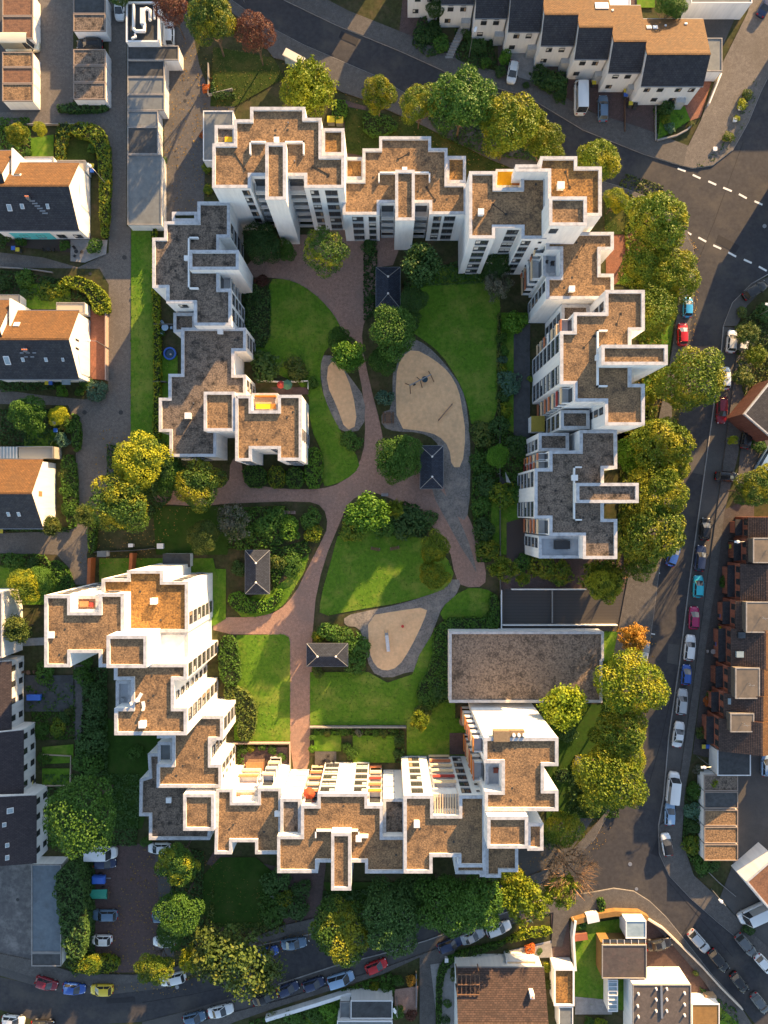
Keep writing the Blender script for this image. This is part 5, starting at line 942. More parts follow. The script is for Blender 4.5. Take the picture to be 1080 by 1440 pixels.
CC = {'white': (.72,.73,.73), 'silver': (.42,.44,.46), 'black': (.012,.012,.014), 'darkblue': (.02,.035,.09), 'blue': (.03,.10,.38), 'sky': (.05,.36,.66), 'turq': (.03,.45,.55), 'red': (.55,.015,.02), 'dred': (.20,.012,.025), 'magenta': (.36,.02,.10), 'yellow': (.70,.52,.04), 'grey': (.10,.11,.12), 'bluegrey': (.10,.17,.26), 'ltblue': (.28,.42,.60), 'cream': (.70,.64,.48), 'orange': (.5,.2,.03)}
PROTO = {}
def car(px, py, ang, k, c, label, z=0.0, cat='car', roofc=None):
    "ang: heading in the photo, degrees anticlockwise from photo-right"
    M = car_meshes(k); hl, hw, zs, xb1, W, st, H = M['dim']; x, y = P(px, py, .7+z); m = paint('car_paint_'+c, CC[c], .25, .6, .15)
    T = thing('van' if k in ('van',) else 'camper_van' if k == 'camper' else 'parked_car', label, cat, (x, y, z), R(ang), 'vehicles parked along the streets')
    def sub(nm, loc=(0,0,0), mm=None, rz=0):
        o = link(nm, M[nm], T, loc, rz)
        if mm: o.material_slots[0].link = 'OBJECT'; o.material_slots[0].material = mm
    sub('body', mm=m); sub('windows'); sub('roof', mm=m if not roofc else paint('car_paint_'+roofc, CC[roofc], .25, .6, .15))
    for sx in (-1, 1):
        for sy in (-1, 1): sub('wheel', (sx*hl*.62, sy*(hw-.1), .32))
    for sy in (-1, 1): sub('headlight', (hl-.16, sy*hw*.62, zs*.68)); sub('tail_light', (-hl+.05, sy*hw*.62, zs*.72)); sub('mirror', (xb1-.25, sy*(hw+.08), zs+.03))
    return T
for a in [
 (168,12,-90,'hatch','white','white car at the top edge beside the roof with ducts'),(238,47,90,'estate','white','white car tucked beside the duct roof at the start of the garage court'),
 (31,64,0,'camper','cream','cream white van squeezed between the left column of garages',0,'van'),(126,62,180,'estate','black','black car parked crosswise between two garages of the second column'),
 (721,101,-100,'hatch','white','white hatchback on the concrete driveway of the terrace row'),(816,137,90,'camper','white','white camper van before the sixth terrace house',0,'van'),
 (848,152,90,'estate','bluegrey','silver blue estate on the red paving before the seventh terrace house'),(1078,6,60,'sedan','darkblue','dark blue car cut by the top right corner'),
 (1062,408,32,'estate','black','black estate with roof rails parked askew on the corner pavement',.12),(967,432,88,'small','sky','bright sky blue small car by the east trees'),(960,470,90,'hatch','red','bright red car half under the street tree on the east road'),
 (1029,480,84,'hatch','white','white car with black rear parked near the bend, first in the right lane'),(1020,532,88,'hatch','white','white car with sunroof south of the first one in the right lane'),(1015,577,-92,'estate','dred','dark crimson car parked above the small tree bed'),
 (1050,615,78,'hatch','black','black car standing in the front yard by the dark roofed brick house'),(1078,645,60,'van','ltblue','pale blue van cut by the right edge',0,'van'),(1022,670,-4,'hatch','black','black car parked crosswise in front of the yellow tree'),
 (992,744,86,'hatch','black','black car with pale bonnet reflection north of the dark blue one'),(985,785,84,'estate','darkblue','dark blue car between the black car and the turquoise one'),(982,825,88,'hatch','turq','turquoise car in the right parking lane'),
 (947,781,70,'hatch','blue','blue car mostly hidden under the big street tree'),(976,869,88,'hatch','magenta','magenta pink car between turquoise and white cars'),(970,911,84,'estate','white','white car directly below the magenta one'),
 (965,949,86,'small','blue','deep blue small car in the right parking lane'),(959,987,84,'estate','silver','silver car directly below the deep blue one'),(954,1033,82,'sedan','white','white saloon with dark sunroof in the right parking lane'),
 (905,918,76,'hatch','silver','silver car peeking out under the orange tree'),(946,1107,84,'van','white','tall white delivery van in the right parking lane',0,'van'),(942,1145,88,'hatch','ltblue','pale blue car touching the back of the white delivery van'),(938,1188,100,'hatch','white','white car with black roof at the end of the right parking lane',.12,'car','black'),
 (1078,1076,90,'hatch','ltblue','light blue car cut by the right edge behind the garages'),
 (983,1324,-48,'estate','silver','silver car first in the diagonal row of the south-east road'),(1011,1351,-50,'estate','black','black estate with bright roof rails second in the diagonal row'),(1040,1382,-52,'hatch','black','black car third in the diagonal row'),(1069,1411,-52,'hatch','grey','dark grey car at the end of the diagonal row in the corner'),
 (1049,1329,-50,'estate','grey','grey estate on the far side of the south-east road'),(1075,1356,-48,'hatch','white','white car on the far side of the south-east road at the photo edge'),(1061,1283,205,'camper','white','white motorhome parked beside the rust roofed building',0,'van'),
 (927,1328,12,'sedan','black','black car with sunlit side on the dark driveway behind the curved wall'),
 (633,1328,22,'estate','darkblue','dark blue car lowest left of the three below the big dark trees'),(664,1317,24,'sedan','silver','silver blue saloon in the middle of the three below the dark trees'),(701,1306,20,'estate','white','white estate rightmost of the three below the dark trees'),
 (529,1359,22,'hatch','red','vivid red car on the bottom road'),(479,1377,17,'minivan','ltblue','pale blue minivan left of the vivid red car'),(441,1384,18,'hatch','darkblue','small navy car left of the pale blue minivan'),(405,1391,22,'hatch','darkblue','navy car second left of the pale blue minivan'),(372,1404,20,'sedan','black','black saloon on the lower lane of the bottom road'),
 (310,1422,14,'sedan','white','white saloon with dark roof panel on the lower lane'),(273,1432,14,'hatch','bluegrey','blue grey car cut off behind the white saloon at the bottom edge'),(413,1327,8,'sedan','bluegrey','blue car next to the white bay line on the upper lane'),(377,1339,14,'small','blue','blue car almost hidden under the sparse tree'),(243,1377,194,'estate','white','white estate on the upper lane by the golden bush'),
 (65,1383,-18,'hatch','dred','dark red car right of the zigzag line'),(104,1390,-6,'hatch','blue','royal blue car between the red and the yellow one'),(143,1392,180,'hatch','yellow','bright yellow car on the bottom left road'),(18,1436,-5,'hatch','white','white car cut by the bottom left corner'),(60,1442,0,'hatch','black','black car cut by the bottom edge'),
 (143,1199,0,'van','white','white van at the head of the car park',0,'van'),(147,1214,0,'hatch','darkblue','dark blue car right below the white van in the car park'),(147,1287,180,'estate','bluegrey','slate blue estate below the boat in the car park'),(143,1322,180,'small','white','small white and black car lowest in the left bays of the car park'),
 (224,1193,180,'hatch','white','white car under the upper tree of the car park'),(229,1289,0,'hatch','bluegrey','blue car under the trees on the right of the car park'),(231,1324,180,'hatch','white','white car under the trees near the car park exit')]: car(*a)
# trailers and motorcycle
x, y = P(142, 1233); T = thing('trailer', 'small box trailer under a bright blue cover in the car park', 'trailer', (x, y, 0), 0); lpart(T, 'cover', MB().box(-1.1,-.65,.5,1.1,.65,1.15).box(-.9,-.5,1.15,.9,.5,1.3), BLUEP); lpart(T, 'drawbar', MB().bar((1.1,0,.5),(1.9,0,.45),.1,.08), GREYP)
for s in (-1, 1): lpart(T, 'wheel', MB().tube((0,s*.7,.3),(0,s*.85,.3),.3,.3,12), BLACKP)
x, y = P(142, 1253); T = thing('boat_trailer', 'boat under a pointed green tarpaulin on its trailer', 'boat', (x, y, 0), 0)
lpart(T, 'tarpaulin', MB().add([(-1.8,0,1.0),(-1.1,-.8,1.0),(1.5,-.85,1.0),(1.5,.85,1.0),(-1.1,.8,1.0),(-1.5,0,1.35),(1.5,0,1.5)], [(0,1,5),(0,5,4),(1,2,6,5),(5,6,3,4),(2,3,6),(0,4,3,2,1)]), GREENP); lpart(T, 'frame', MB().bar((-1.2,0,.6),(2.0,0,.55),.12,.1).box(1.5,-1.0,.4,1.65,1.0,.55), WOOD)
for s in (-1, 1): lpart(T, 'wheel', MB().tube((.5,s*.8,.3),(.5,s*.95,.3),.3,.3,12), BLACKP)
lpart(T, 'hull', MB().add([(-1.7,0,.98),(-1,-.7,.98),(1.4,-.75,.98),(1.4,.75,.98),(-1,.7,.98),(-1.2,0,.6),(1.3,0,.6)], [(0,5,1),(1,5,6,2),(0,4,5),(4,3,6,5),(3,2,6)]), WHP)
x, y = P(744, 1294, .5); T = thing('motorcycle', 'dark motorcycle standing alone on the pavement near the yellow open tree', 'motorcycle', (x, y, .1), R(30))
for s in (-.68, .68): lpart(T, 'wheel', MB().tube((s,-.06,.3),(s,.06,.3),.3,.3,14), BLACKP)
lpart(T, 'frame', MB().bar((-.6,0,.5),(.5,0,.75),.22,.25).tube((.68,0,.3),(.45,0,1.0),.04,.04), GREYP); lpart(T, 'tank', MB().ball((.15,0,.82), .22, 8, 5, 0, .6), paint('green_tank', (.03,.10,.06))); lpart(T, 'seat', MB().bar((-.55,0,.86),(-.05,0,.84),.26,.1), BLACKP); lpart(T, 'handlebar', MB().tube((.42,-.38,1.05),(.42,.38,1.05),.03,.03), GREYP)

# ================================================================ TREES
for a in [
 (240,8,27,'copper','dark purple leaved tree by the duct roof at the top edge','round',8),(297,28,36,'ygold','yellow green tree above the garage court','lumpy',9),(358,47,29,'copper','copper leaved round tree beside the north road','round',8),
 (437,122,40,'lime','bright yellow tree with loose crown behind the bus shelter','open',9),(432,130,34,'yg','dense lower half of foliage at the shelter beside the top left block','lumpy',6),(533,133,27,'yg','small street tree standing free between two paths at the top','lumpy',7),(591,148,28,'mid','narrow green tree left of the biggest tree on the north road','lumpy',7),
 (652,143,50,'green','largest dark green tree on the north road','lumpy',10),(717,180,44,'yg','broad yellow green tree right of the largest one','lumpy',10),(750,178,26,'lime','pale tree squeezed between two crowns on the north road','open',8),(768,203,30,'yg','rightmost tree of the clump above the yellow awning','lumpy',9),
 (838,228,33,'yg','tree overlapping the tallest corner block at its top right','lumpy',9),(866,283,19,'yg','small tree between the corner block and the junction','lumpy',5),(925,308,44,'mid','large tree at the junction with a clumpy crown','lumpy',10),(948,388,36,'yg','tree leaning towards the dashed line on the east road','lumpy',9),
 (905,378,34,'mid','dark tree between the two clumpy ones at the junction','lumpy',8),(908,437,40,'mid','broad green tree above the bright blue car','lumpy',9),(968,528,47,'mid','tree covering the red car','lumpy',10),(915,505,24,'olive','small olive tree beside the jutting stair tower','open',5),(905,560,20,'yg','scruffy small tree just below the jutting stair tower','open',5),
 (928,628,47,'yg','sunlit tree right of the lower corner of the tall east block','lumpy',10),(890,640,28,'bright','green tree squeezed behind the east block at its lower corner','lumpy',6),(925,690,42,'yg','sunlit tree right of the lower stair tower','lumpy',10),(915,752,50,'mid','tree above the grey pavement with a dark underside','lumpy',10),
 (848,822,28,'gold','golden tree at the garage ramp','lumpy',7),(848,812,34,'mid','green skirted tree just behind the golden one','fuzzy',5),(890,897,24,'orange','small orange autumn tree at the ramp exit','open',6),(887,965,47,'yg','big sunlit tree beside the leafy low roof','lumpy',10),(872,1030,42,'mid','middle tree of the three below the ramp','lumpy',9),(857,1097,48,'yg','lowest of the three trees below the ramp, by the road bend','lumpy',10),
 (792,992,36,'lime','spiky bright tree against the low gravel roof','fuzzy',9),(792,1163,27,'mid','green tree right of the lit annexes','lumpy',6),(735,1262,42,'lime','loose yellow tree beside the bottom road','open',8),(720,1235,24,'yg','yellow green tree touching the lower right block','lumpy',7),(786,1250,32,'lime','thin golden green tree in front of the bare one','open',7),(948,662,24,'yg','small crown filling the gap between the two sunlit street trees','lumpy',8),(898,792,24,'mid','low crown under the large tree near the ramp exit','lumpy',6),(880,1062,26,'yg','small crown wedged between the two lowest street trees','lumpy',8),(690,160,24,'mid','crown wedged between the largest tree and the broad one','lumpy',8),
 (1062,688,30,'ygold','tree with golden tips at the right edge','lumpy',9),(1082,672,24,'gold','golden crown cut by the right edge','lumpy',9),
 (478,1308,43,'ygold','tree with yellow flecks at the start of the dark row below the ring','lumpy',9),(548,1288,46,'dark','second dark tree of the row below the ring','lumpy',9),(618,1272,48,'green','third tree of the row below the ring, widest','lumpy',9),(668,1270,42,'green','fourth tree of the row below the ring','lumpy',9),(585,1255,34,'dark','shaded tree close behind the dark row','lumpy',7),
 (340,1352,50,'olive','sparse olive tree leaning over the bottom road','sparse',8),(300,1340,42,'olive','thin olive tree with visible limbs near the golden bush','sparse',7),(370,1365,38,'olive','right half of the sparse crowns over the bottom road','sparse',7),(267,1350,20,'gold','golden small tree at the bottom road','open',5),
 (250,1213,32,'ygold','upper tree of the car park with golden tips','lumpy',8),(253,1278,35,'green','middle tree of the car park','lumpy',8),(240,1312,20,'green','small tree over the white car in the car park','lumpy',6),(216,1360,27,'mid','round tree at the car park exit','lumpy',7),
 (120,1143,56,'green','very large dark tree beside the lowest brown roofed house','round',11),(131,1354,15,'mid','bushy tree at the lower left corner of the car park','fuzzy',3.5),
 (200,650,38,'gold','golden crowned tree left of the mottled roof','lumpy',9),(208,655,42,'dark','dark tree under the golden crown','lumpy',7),(173,708,45,'ygold','big grey green tree with a golden patch beside the lane','lumpy',9),(237,668,26,'green','green tree between the golden crown and the mottled block','lumpy',6),
 (282,684,34,'ygold','yellow green tree on the path west of the mottled block','lumpy',7),(288,755,25,'olive','olive tree above the bright white west blocks','lumpy',5),(327,733,27,'grey','grey twiggy tree at the left end of the brick path','sparse',4),
 (458,352,33,'ygold','tree with yellow top in the paved plaza','round',8),(370,342,27,'dark','dark bush tree at the foot of the top left stair tower','lumpy',4),(400,352,17,'green','green bush tree right of the dark one at the stair tower','lumpy',2.5),
 (592,372,33,'dark','dark spreading tree right of the top pavilion','fuzzy',8),(582,425,20,'dark','small dark tree below the spreading one near the top pavilion','lumpy',5),(548,469,38,'green','dense tree below the top pavilion','lumpy',8),(540,505,22,'green','smaller tree between the path and the big sand pit','lumpy',5),
 (490,502,25,'bright','bright tree between the lawn and the small sand pit','fuzzy',6),(478,480,22,'green','dark green bush tree above the small sand pit','lumpy',3),(562,641,33,'green','lumpy tree left of the sand pit pavilion','lumpy',6),(555,655,24,'bright','bright bush tree hugging the brick path bend','lumpy',3.5),
 (518,722,33,'bright','feathery green tree at the path crossing','fuzzy',7),(555,715,16,'yg','small yellowish tree right of the feathery one','open',5),(608,768,24,'yg','upper of two round trees at the curved path','lumpy',5),(612,806,24,'yg','lower of two round trees at the curved path','lumpy',5),
 (700,400,26,'grey','grey smoke bush beside the north-east block','open',4),(700,372,22,'dark','dark tree at the foot of the yellow awning block','lumpy',4),(735,815,12,'mid','small tree in the strip above the ramp','open',3),(708,800,24,'yg','loose yellow green tree at the left end of the ramp','open',6),(699,640,16,'bright','bright green tree by the grey sun sail','lumpy',4),
 (590,1012,17,'yg','small yellow green tree at the garden corner above the bottom blocks','open',4),(35,824,24,'gold','golden tree at the left edge above the ochre house','lumpy',5),(58,818,22,'green','green tree right of the golden one at the left edge','lumpy',4),(25,885,22,'olive','dark olive tree with a golden streak at the left edge','fuzzy',5),
 (25,190,17,'yg','yellowish tree in the garden at the upper left edge','lumpy',4),(55,182,10,'gold','tiny golden tree in the upper left garden','lumpy',3),(40,582,28,'green','green garden tree above the blue conservatory','lumpy',4),(83,585,15,'gold','golden variegated bush by the blue bins','lumpy',3),
 (168,-12,20,'dark','dark crown cut by the top edge above the long lane','lumpy',6),(613,10,14,'dark','dark tree at the top edge by the steps','lumpy',4),(945,8,24,'green','green tree at the top edge behind the sunlit orange roofs','lumpy',6),
 (120,715+10,16,'olive','dark olive bush tree beside the third gabled house corner','fuzzy',3),(72,757-18,18,'olive','brownish bush tree at the corner of the third gabled house','fuzzy',3),(1050,470,20,'olive','ragged tree by the white van shaped sign at the bend','open',4),(1062,500,18,'yg','yellowish tree above the dark roofed brick house','open',4),(1030,622-3,9,'gold','tiny yellow street tree in the small bed','open',3),
 (620,1180+80,10,'dark','dark gap filling tree between the row and the block','lumpy',5)]:
    px, py, r, lf, lab, kd, hh = a; tree(px, py, r, lf, lab, kd, hh)
# bare tree
x, y = P(800, 1225, 7); T = thing('tree', 'bare brown branched tree at the road bend below the bright block', 'tree', (x, y, 0)); rm = 4.6
t = link('trunk', BARE, T, (0,0,0), 1, (rm*1.3, rm*1.3, 9)); rg = random.Random(4); mb = MB()
for i in range(420):
    a = rg.uniform(0, 6.28); r0 = rg.uniform(.2, .7)*rm; r1 = min(rm*1.05, r0+rg.uniform(.8, 2.0)); z0 = rg.uniform(6, 8.8); b = a+rg.uniform(-.25,.25)
    mb.tube((math.cos(a)*r0, math.sin(a)*r0, z0), (math.cos(b)*r1, math.sin(b)*r1, z0+rg.uniform(-.6,.8)), .045, .02, 3)
lpart(T, 'twigs', mb, mat('bare_twigs', (.42,.25,.12), (.30,.17,.09), sc=3, rough=.9))
# ================================================================ SHRUBS AND HEDGES
for a in [
 (372,513,23,'dark','perfectly round dark bush by the low wing',2.6),(414,518,19,'olive','olive bush right of the perfectly round one',2),(438,538,10,'green','small bush at the left lawn edge',1.2),(543,558,14,'blue','round blue green bush by the big sand pit',1.8),(368,395,10,'copper','red leaved bush below the stair tower',1.3),
 (360,422,9,'dark','dark bush below the red leaved one',1.2),(409,745,18,'bright','round yellow green bush inside the curved bed',2),(437,727,17,'green','green bush with white blossom by the brick path',2),(441,751,14,'yg','ochre green bush between round bush and path',1.6),(496,620,17,'green','bush wedge between small sand pit and path',1.2),
 (390,700+25,14,'green','low bush left of the round yellow green one',1.2),(375,735,20,'green','broad bush in the bed left of the curved path',1.5),(345,765-20,15,'green','bush at the end of the narrow dirt path',1.4),(392,790,13,'olive','olive bush right of the brown sided pavilion',1.6),(412,795,17,'green','spreading bush right of the brown sided pavilion',1.3),
 (335,800,12,'dark','dark bush left of the brown sided pavilion',1.3),(725,452,17,'bright','bright green double bush by the east block',2.2),(706,475,9,'green','bush in the long garden strip under the bright green one',1.2),(708,492,8,'green','second small bush down the long garden strip',1.1),(707,505,8,'blue','bluish bush in the long garden strip',1.1),(707,519,8,'mid','fourth small bush down the long garden strip',1.1),
 (716,537,18,'blue','broad bluish bush in the long garden strip',1.5),(711,575,11,'yg','yellow green bush low in the long garden strip',1.4),(706,558,10,'dark','dark bush between bluish and yellow green ones',1.2),(745,533,5,'lime','tiny lime bush at the balcony foot',.8),(680,612,20,'olive','olive bush at the top right of the sand pit',2),(702,600,16,'dark','dark bush right of the olive one at the sand pit',2),(728,628,18,'dark','dark bush under the yellow canopy block',2),
 (678,650,18,'green','bush beside the grit strip, upper',1.8),(682,680,18,'dark','bush beside the grit strip, second',1.8),(705,695,20,'mid','spreading bush right of the grit strip',2),(722,695,14,'green','bush near the red awnings',1.6),(676,715,16,'green','bush beside the grit strip, third',1.8),(680,745,17,'dark','bush beside the grit strip, fourth',1.8),(684,775,18,'mid','bush beside the grit strip, lowest',1.8),
 (760,800,22,'mid','bushy patch left above the ramp',1.6),(790,806,18,'mid','bushy patch in the middle above the ramp',1.6),(735,795,16,'green','bushy patch at the terrace foot above the ramp',1.6),(460,890,17,'green','bush above the wide pavilion, left part',2),(480,898,18,'green','bush above the wide pavilion, right part',2),(500,910,20,'green','big bush right of the wide pavilion',2),(498,935,17,'green','bush below right of the wide pavilion',1.8),(448,945,10,'olive','flowering bush at the lower left of the wide pavilion',1.3),(447,897,9,'yg','pale bush at the upper left of the wide pavilion',1.2),
 (600,700+30,16,'dark','dark bush right of the feathery tree',1.6),(575,735,26,'dark','large dark bush above the central lawn',2.2),(540,745,18,'green','bush at the top edge of the central lawn',1.6),(497,745,20,'mid','bush below the feathery tree',1.6),(595,1000,12,'olive','low bush left of the garden tree',1.4),(605,985,16,'green','bush on the sloping hedge end',1.6),(620,975,16,'dark','dark bush at the lower left corner of the leafy low roof',1.6),
 (520,350-2,12,'dark','dark bush on the plaza below the lower top block',1.2),(495+25,340,8,'green','small bush on the plaza edge',.9),(578,448,16,'dark','dark bush between pavilion and tree',1.8),(520,450-28,9,'dark','bush at the left of the top pavilion',1.2),
 (83,593,13,'olive','dark base bush by the blue bins',1.2),(88,619,12,'blue','blue green round bush below the blue bins',1.6),(100,600,12,'green','hedge bush at the lane corner',1.5),(33,391,14,'green','round green bush in the second garden, left',1.8),(68,408,14,'ygold','round variegated bush in the second garden',1.8),(88,405,12,'yg','yellowish bush right of the variegated one',1.5),(34,412,9,'dark','small dark bush in the second garden',1.1),(5,398,10,'dark','dark bush at the left edge of the second garden',1.5),
 (135,552-3,16,'blue','big oval clipped bush at the lane corner below the red terrace',2),(87,550,9,'bright','bright clipped bush before the house with four skylights',1.6),(111,551,7,'green','small round bush left of the oval one',1),(120,538,10,'green','bush at the corner of the white gable',1.2),(133,341+5,12,'green','rounded bush at the corner of the patio with chairs',1.6),(28,338,9,'green','bush in front of the turquoise wall',1.2),(3,335,14,'dark','dark bush at the left edge by the lane',1.8),(90,345,8,'green','strip bush between the two patios',1),
 (132,207,10,'green','garden bush below the clipped hedge, left',1.2),(145,215,10,'dark','garden bush below the clipped hedge, right',1.2),(40,213,5,'green','small bush beside the upper left lawn',.8),(127,235,7,'green','bush near the bins of the upper left house',1),
 (95,690,12,'green','lane side bush right of the white gable, upper',1.4),(92,665,10,'olive','lane side bush right of the white gable, top',1.3),(98,715,13,'green','lane side bush right of the white gable, lower',1.5),(20,790,14,'green','bush on the lane corner by the golden tree',1.5),(45,795,10,'dark','dark bush on the lane corner',1.3),(80,820,16,'green','curved hedge bush at the end of the lane',1.6),
 (121,930,9,'green','bush at the garden path below the westernmost block',1.5),(64,948,18,'green','bush in the row house gardens, topmost',1.4),(118,952,16,'green','tree like bush below the westernmost notch',2.2),(130,975,18,'dark','dark bush on the path left of the tall block, upper',2),(135,1005,20,'dark','dark bush on the path left of the tall block, lower',2),(60,1025,12,'green','bush in the round bed garden',1.2),(80,1022,14,'mid','bush in the trellis garden',1.2),(125,1045,24,'dark','dark bush above the very large tree',2.2),(120,1075,22,'green','green bush above the very large tree',2.2),(62,1068,10,'green','bush next to the fenced lawn',1.2),(90,1010,9,'dark','dark bush between row house gardens',1.2),(97,1000,7,'olive','olive bush between row house gardens',1.1),(190,1060,12,'green','bush below the tall lower left block',1.3),
 (205,1183+2,9,'green','small clump at the head of the car park',1),(390,1240,22,'dark','dark bush below the narrow stair tower, left',1.8),(385,1280,24,'green','low green bush in the lower garden, left',1.6),(410,1280,22,'dark','dark bush in the lower garden, right',1.8),(400,1265,14,'mid','pale green bush in the lower garden',1.8),(425,1250,14,'dark','bush by the lower driveway',1.5),
 (342,1060-5,6,'green','garden plant in the left of the terracotta patio garden',.9),(353,1053,6,'yg','yellowish plant in the patio garden',.8),(368,1052,6,'green','middle plant in the patio garden',.9),(383,1055,7,'green','right plant in the patio garden',.9),(395,1065,7,'green','plant at the right wall of the patio garden',.9),
 (439,1053,6,'bright','bright conical bush by the brick path end',1.5),(439,1038,5,'green','green bush by the brick path end',1.1),(487,1052,8,'green','bush beside the planter in the slab patio garden',1.3),(495,1060,9,'green','bush in the middle of the slab patio gardens',1.3),(505,1031,6,'grey','white flowering bush in the back border',1.0),(482,1030,6,'green','bush in the back border, left',.9),(460,1031,6,'olive','flowering bush in the back border, far left',.9),(527,1031,6,'green','bush in the back border, right',.9),(560,1045,7,'dark','narrow dark hedge bush between gardens',1.2),(560,1060,7,'dark','second narrow dark bush between gardens',1.2),(540,1032,6,'olive','rightmost bush in the back border',.9),
 (938,144+6,11,'dark','dark conifer bush in the corner garden of the terrace row',2),(938,168,9,'mid','green bush in the corner garden of the terrace row',1.2),(942,179,8,'blue','silvery bush in the corner garden of the terrace row',1),(1052,132,8,'olive','round clipped bush, uppermost on the kerb strip',1.3),(1044,146,8,'gold','round golden bush second on the kerb strip',1.3),(1036,166,5,'gold','tiny golden plant in a white pot',.9),(1024,192,8,'mid','round bush lowest on the kerb strip',1.3),(972,174,5,'olive','small bush by the low curved wall',.8),
 (710,78,11,'bright','green bush beside the white hatchback',1.6),(611,40,12,'dark','dark front garden bush left of the steps, upper',1.4),(595,48,14,'dark','dark front garden bush left of the steps, lower',1.4),(620,60,13,'green','green front garden bush beside the steps',1.4),(655,48,9,'dark','dark bush right of the steps',1.3),(672,62,14,'dark','dark bush before the third terrace house',1.5),(683,88,8,'green','bush at the front wall of the third terrace house',1.2),(705,100,9,'dark','dark bush by the concrete driveway',1.3),(740,119,5,'dark','small bush at the end of the concrete driveway',.9),(762,108,18,'dark','dark hedge bush between fourth and fifth terrace houses',1.8),(780,115,16,'dark','dark hedge bush before the fifth terrace house',1.8),(787,135,10,'dark','lower dark bush before the fifth terrace house',1.4),
 (1008,1140,14,'green','green bush left of the right hand garages, upper',1.8),(978,1095+17,12,'green','green bush left of the right hand garages at the white wall',1.8),(975,1140,13,'blue','greyish bush between garages and pavement',1.5),(975,1165,12,'dark','dark bush between garages and pavement',1.5),(973,1190,14,'mid','bush at the lower left corner of the garages',1.6),(985,1215,15,'green','bush below the right hand garages, left',1.6),(1003,1218,12,'dark','bush below the right hand garages, right',1.6),(983,1083,8,'grey','pale flowering bush by the white wall',1.2),(1003,1100,8,'lime','mossy bush growing on the top garage roof',3.3),
 (987,1030,10,'olive','bush in the front yard of the brick terrace, lower',1.2),(998,967+10,6,'green','small bush in the brick terrace front yard',1),(1022,818,10,'green','round bush in front of the brick terrace',1.3),(1003,985,12,'rust','rust coloured bush before the brick terrace',1.0),(1053,595,9,'bright','bright bush in the yard by the brick house',1.3),(1066,625,12,'green','bush in the yard beside the black car',1.3),(1045,440,9,'olive','bush near the street lamp at the bend',1.2),(1075,440,14,'dark','dark bush at the right edge near the bend',1.6),(1045,530,15,'olive','ragged bush along the yard by the bend',1.6),
 (745,1335,9,'rust','glowing orange bush in the white gravel garden',1.2),(759,1339,5,'green','small round bush next to the orange one',.8),(715,1341,5,'dark','small dark ball bush at the left of the white gravel',.8),(675,1350,6,'green','bush at the corner of the brown tiled house',.9),(640,1371,9,'olive','autumn bush at the left side of the brown tiled house',1.4),(628,1412,7,'green','bush on the white strip of the brown tiled house, middle',1),(626,1435,7,'dark','bush on the white strip of the brown tiled house, bottom',1),(770,1360,7,'yg','flowering climber bush beside the white edged garage, upper',1.2),(773,1385,8,'olive','flowering climber bush beside the white edged garage, lower',1.2),
 (560,1379,9,'green','green bush at the small red patio by the bottom road',1.3),(578,1380,8,'orange','orange brown bush at the small red patio',1.3),(543,1392,9,'green','bush above the dark flat roof at the bottom',1.3),(527,1388,7,'yg','yellowish bush above the dark flat roof at the bottom',1.1),(462,1422,13,'bright','bright clipped bush left of the grey annex at the bottom',1.6),(440,1428,14,'green','green hedge bush at the bottom edge',1.5),(410,1432,14,'green','hedge bush behind the white wall at the bottom edge',1.5),(385,1436,12,'olive','olive hedge bush at the bottom edge',1.4),(560,1425,10,'green','bush right of the dark flat roof at the bottom',1.3),(578,1428,9,'copper','dark red bush right of the dark flat roof',1.3),
 (978,1369,5,'olive','small plant on the dark driveway',.7),(845,1440,9,'lime','yellowish bush at the bottom edge between the houses',1.2),(828,1438,9,'green','green bush at the bottom edge between the houses',1.2),(1052,1308,10,'dark','dark bush beside the motorhome',1.3),(660,895+5,8,'dark','dark small bush behind the leafy low roof edge',.8),(690,868,9,'green','bush at the left foot of the ramp wall',1.2),
 (826,1098,14,'mid','bush in the dark yard right of the tall bottom block',1.5),(812,1082,9,'olive','bush by the bicycle stand',1.2),(800,1030,14,'dark','dark bush at the lower edge of the leafy low roof',1.4),(830,1130,18,'mid','bush under the lowest street tree',1.6),(775,1180,14,'dark','dark bush right of the annexes',1.4),
 (300,325,8,'green','bush at the corner of the grey block and the top left block',1),(290,130-6,7,'rust','rust coloured climber on the court wall',1.0),(286,190,6,'rust','rust climber on the annex edge',.8),(290,235,8,'lime','lime climber at the annex foot',1.0),(293,265,8,'yg','yellowish climber between annex and tall facade',1.0),(229,225,6,'green','tuft of weeds on the long grey garage corner',.8),(240,545,5,'green','plant in the trampoline garden',.8),(228,468,6,'green','bush above the trampoline',1.0)]:
    shrub(*a)
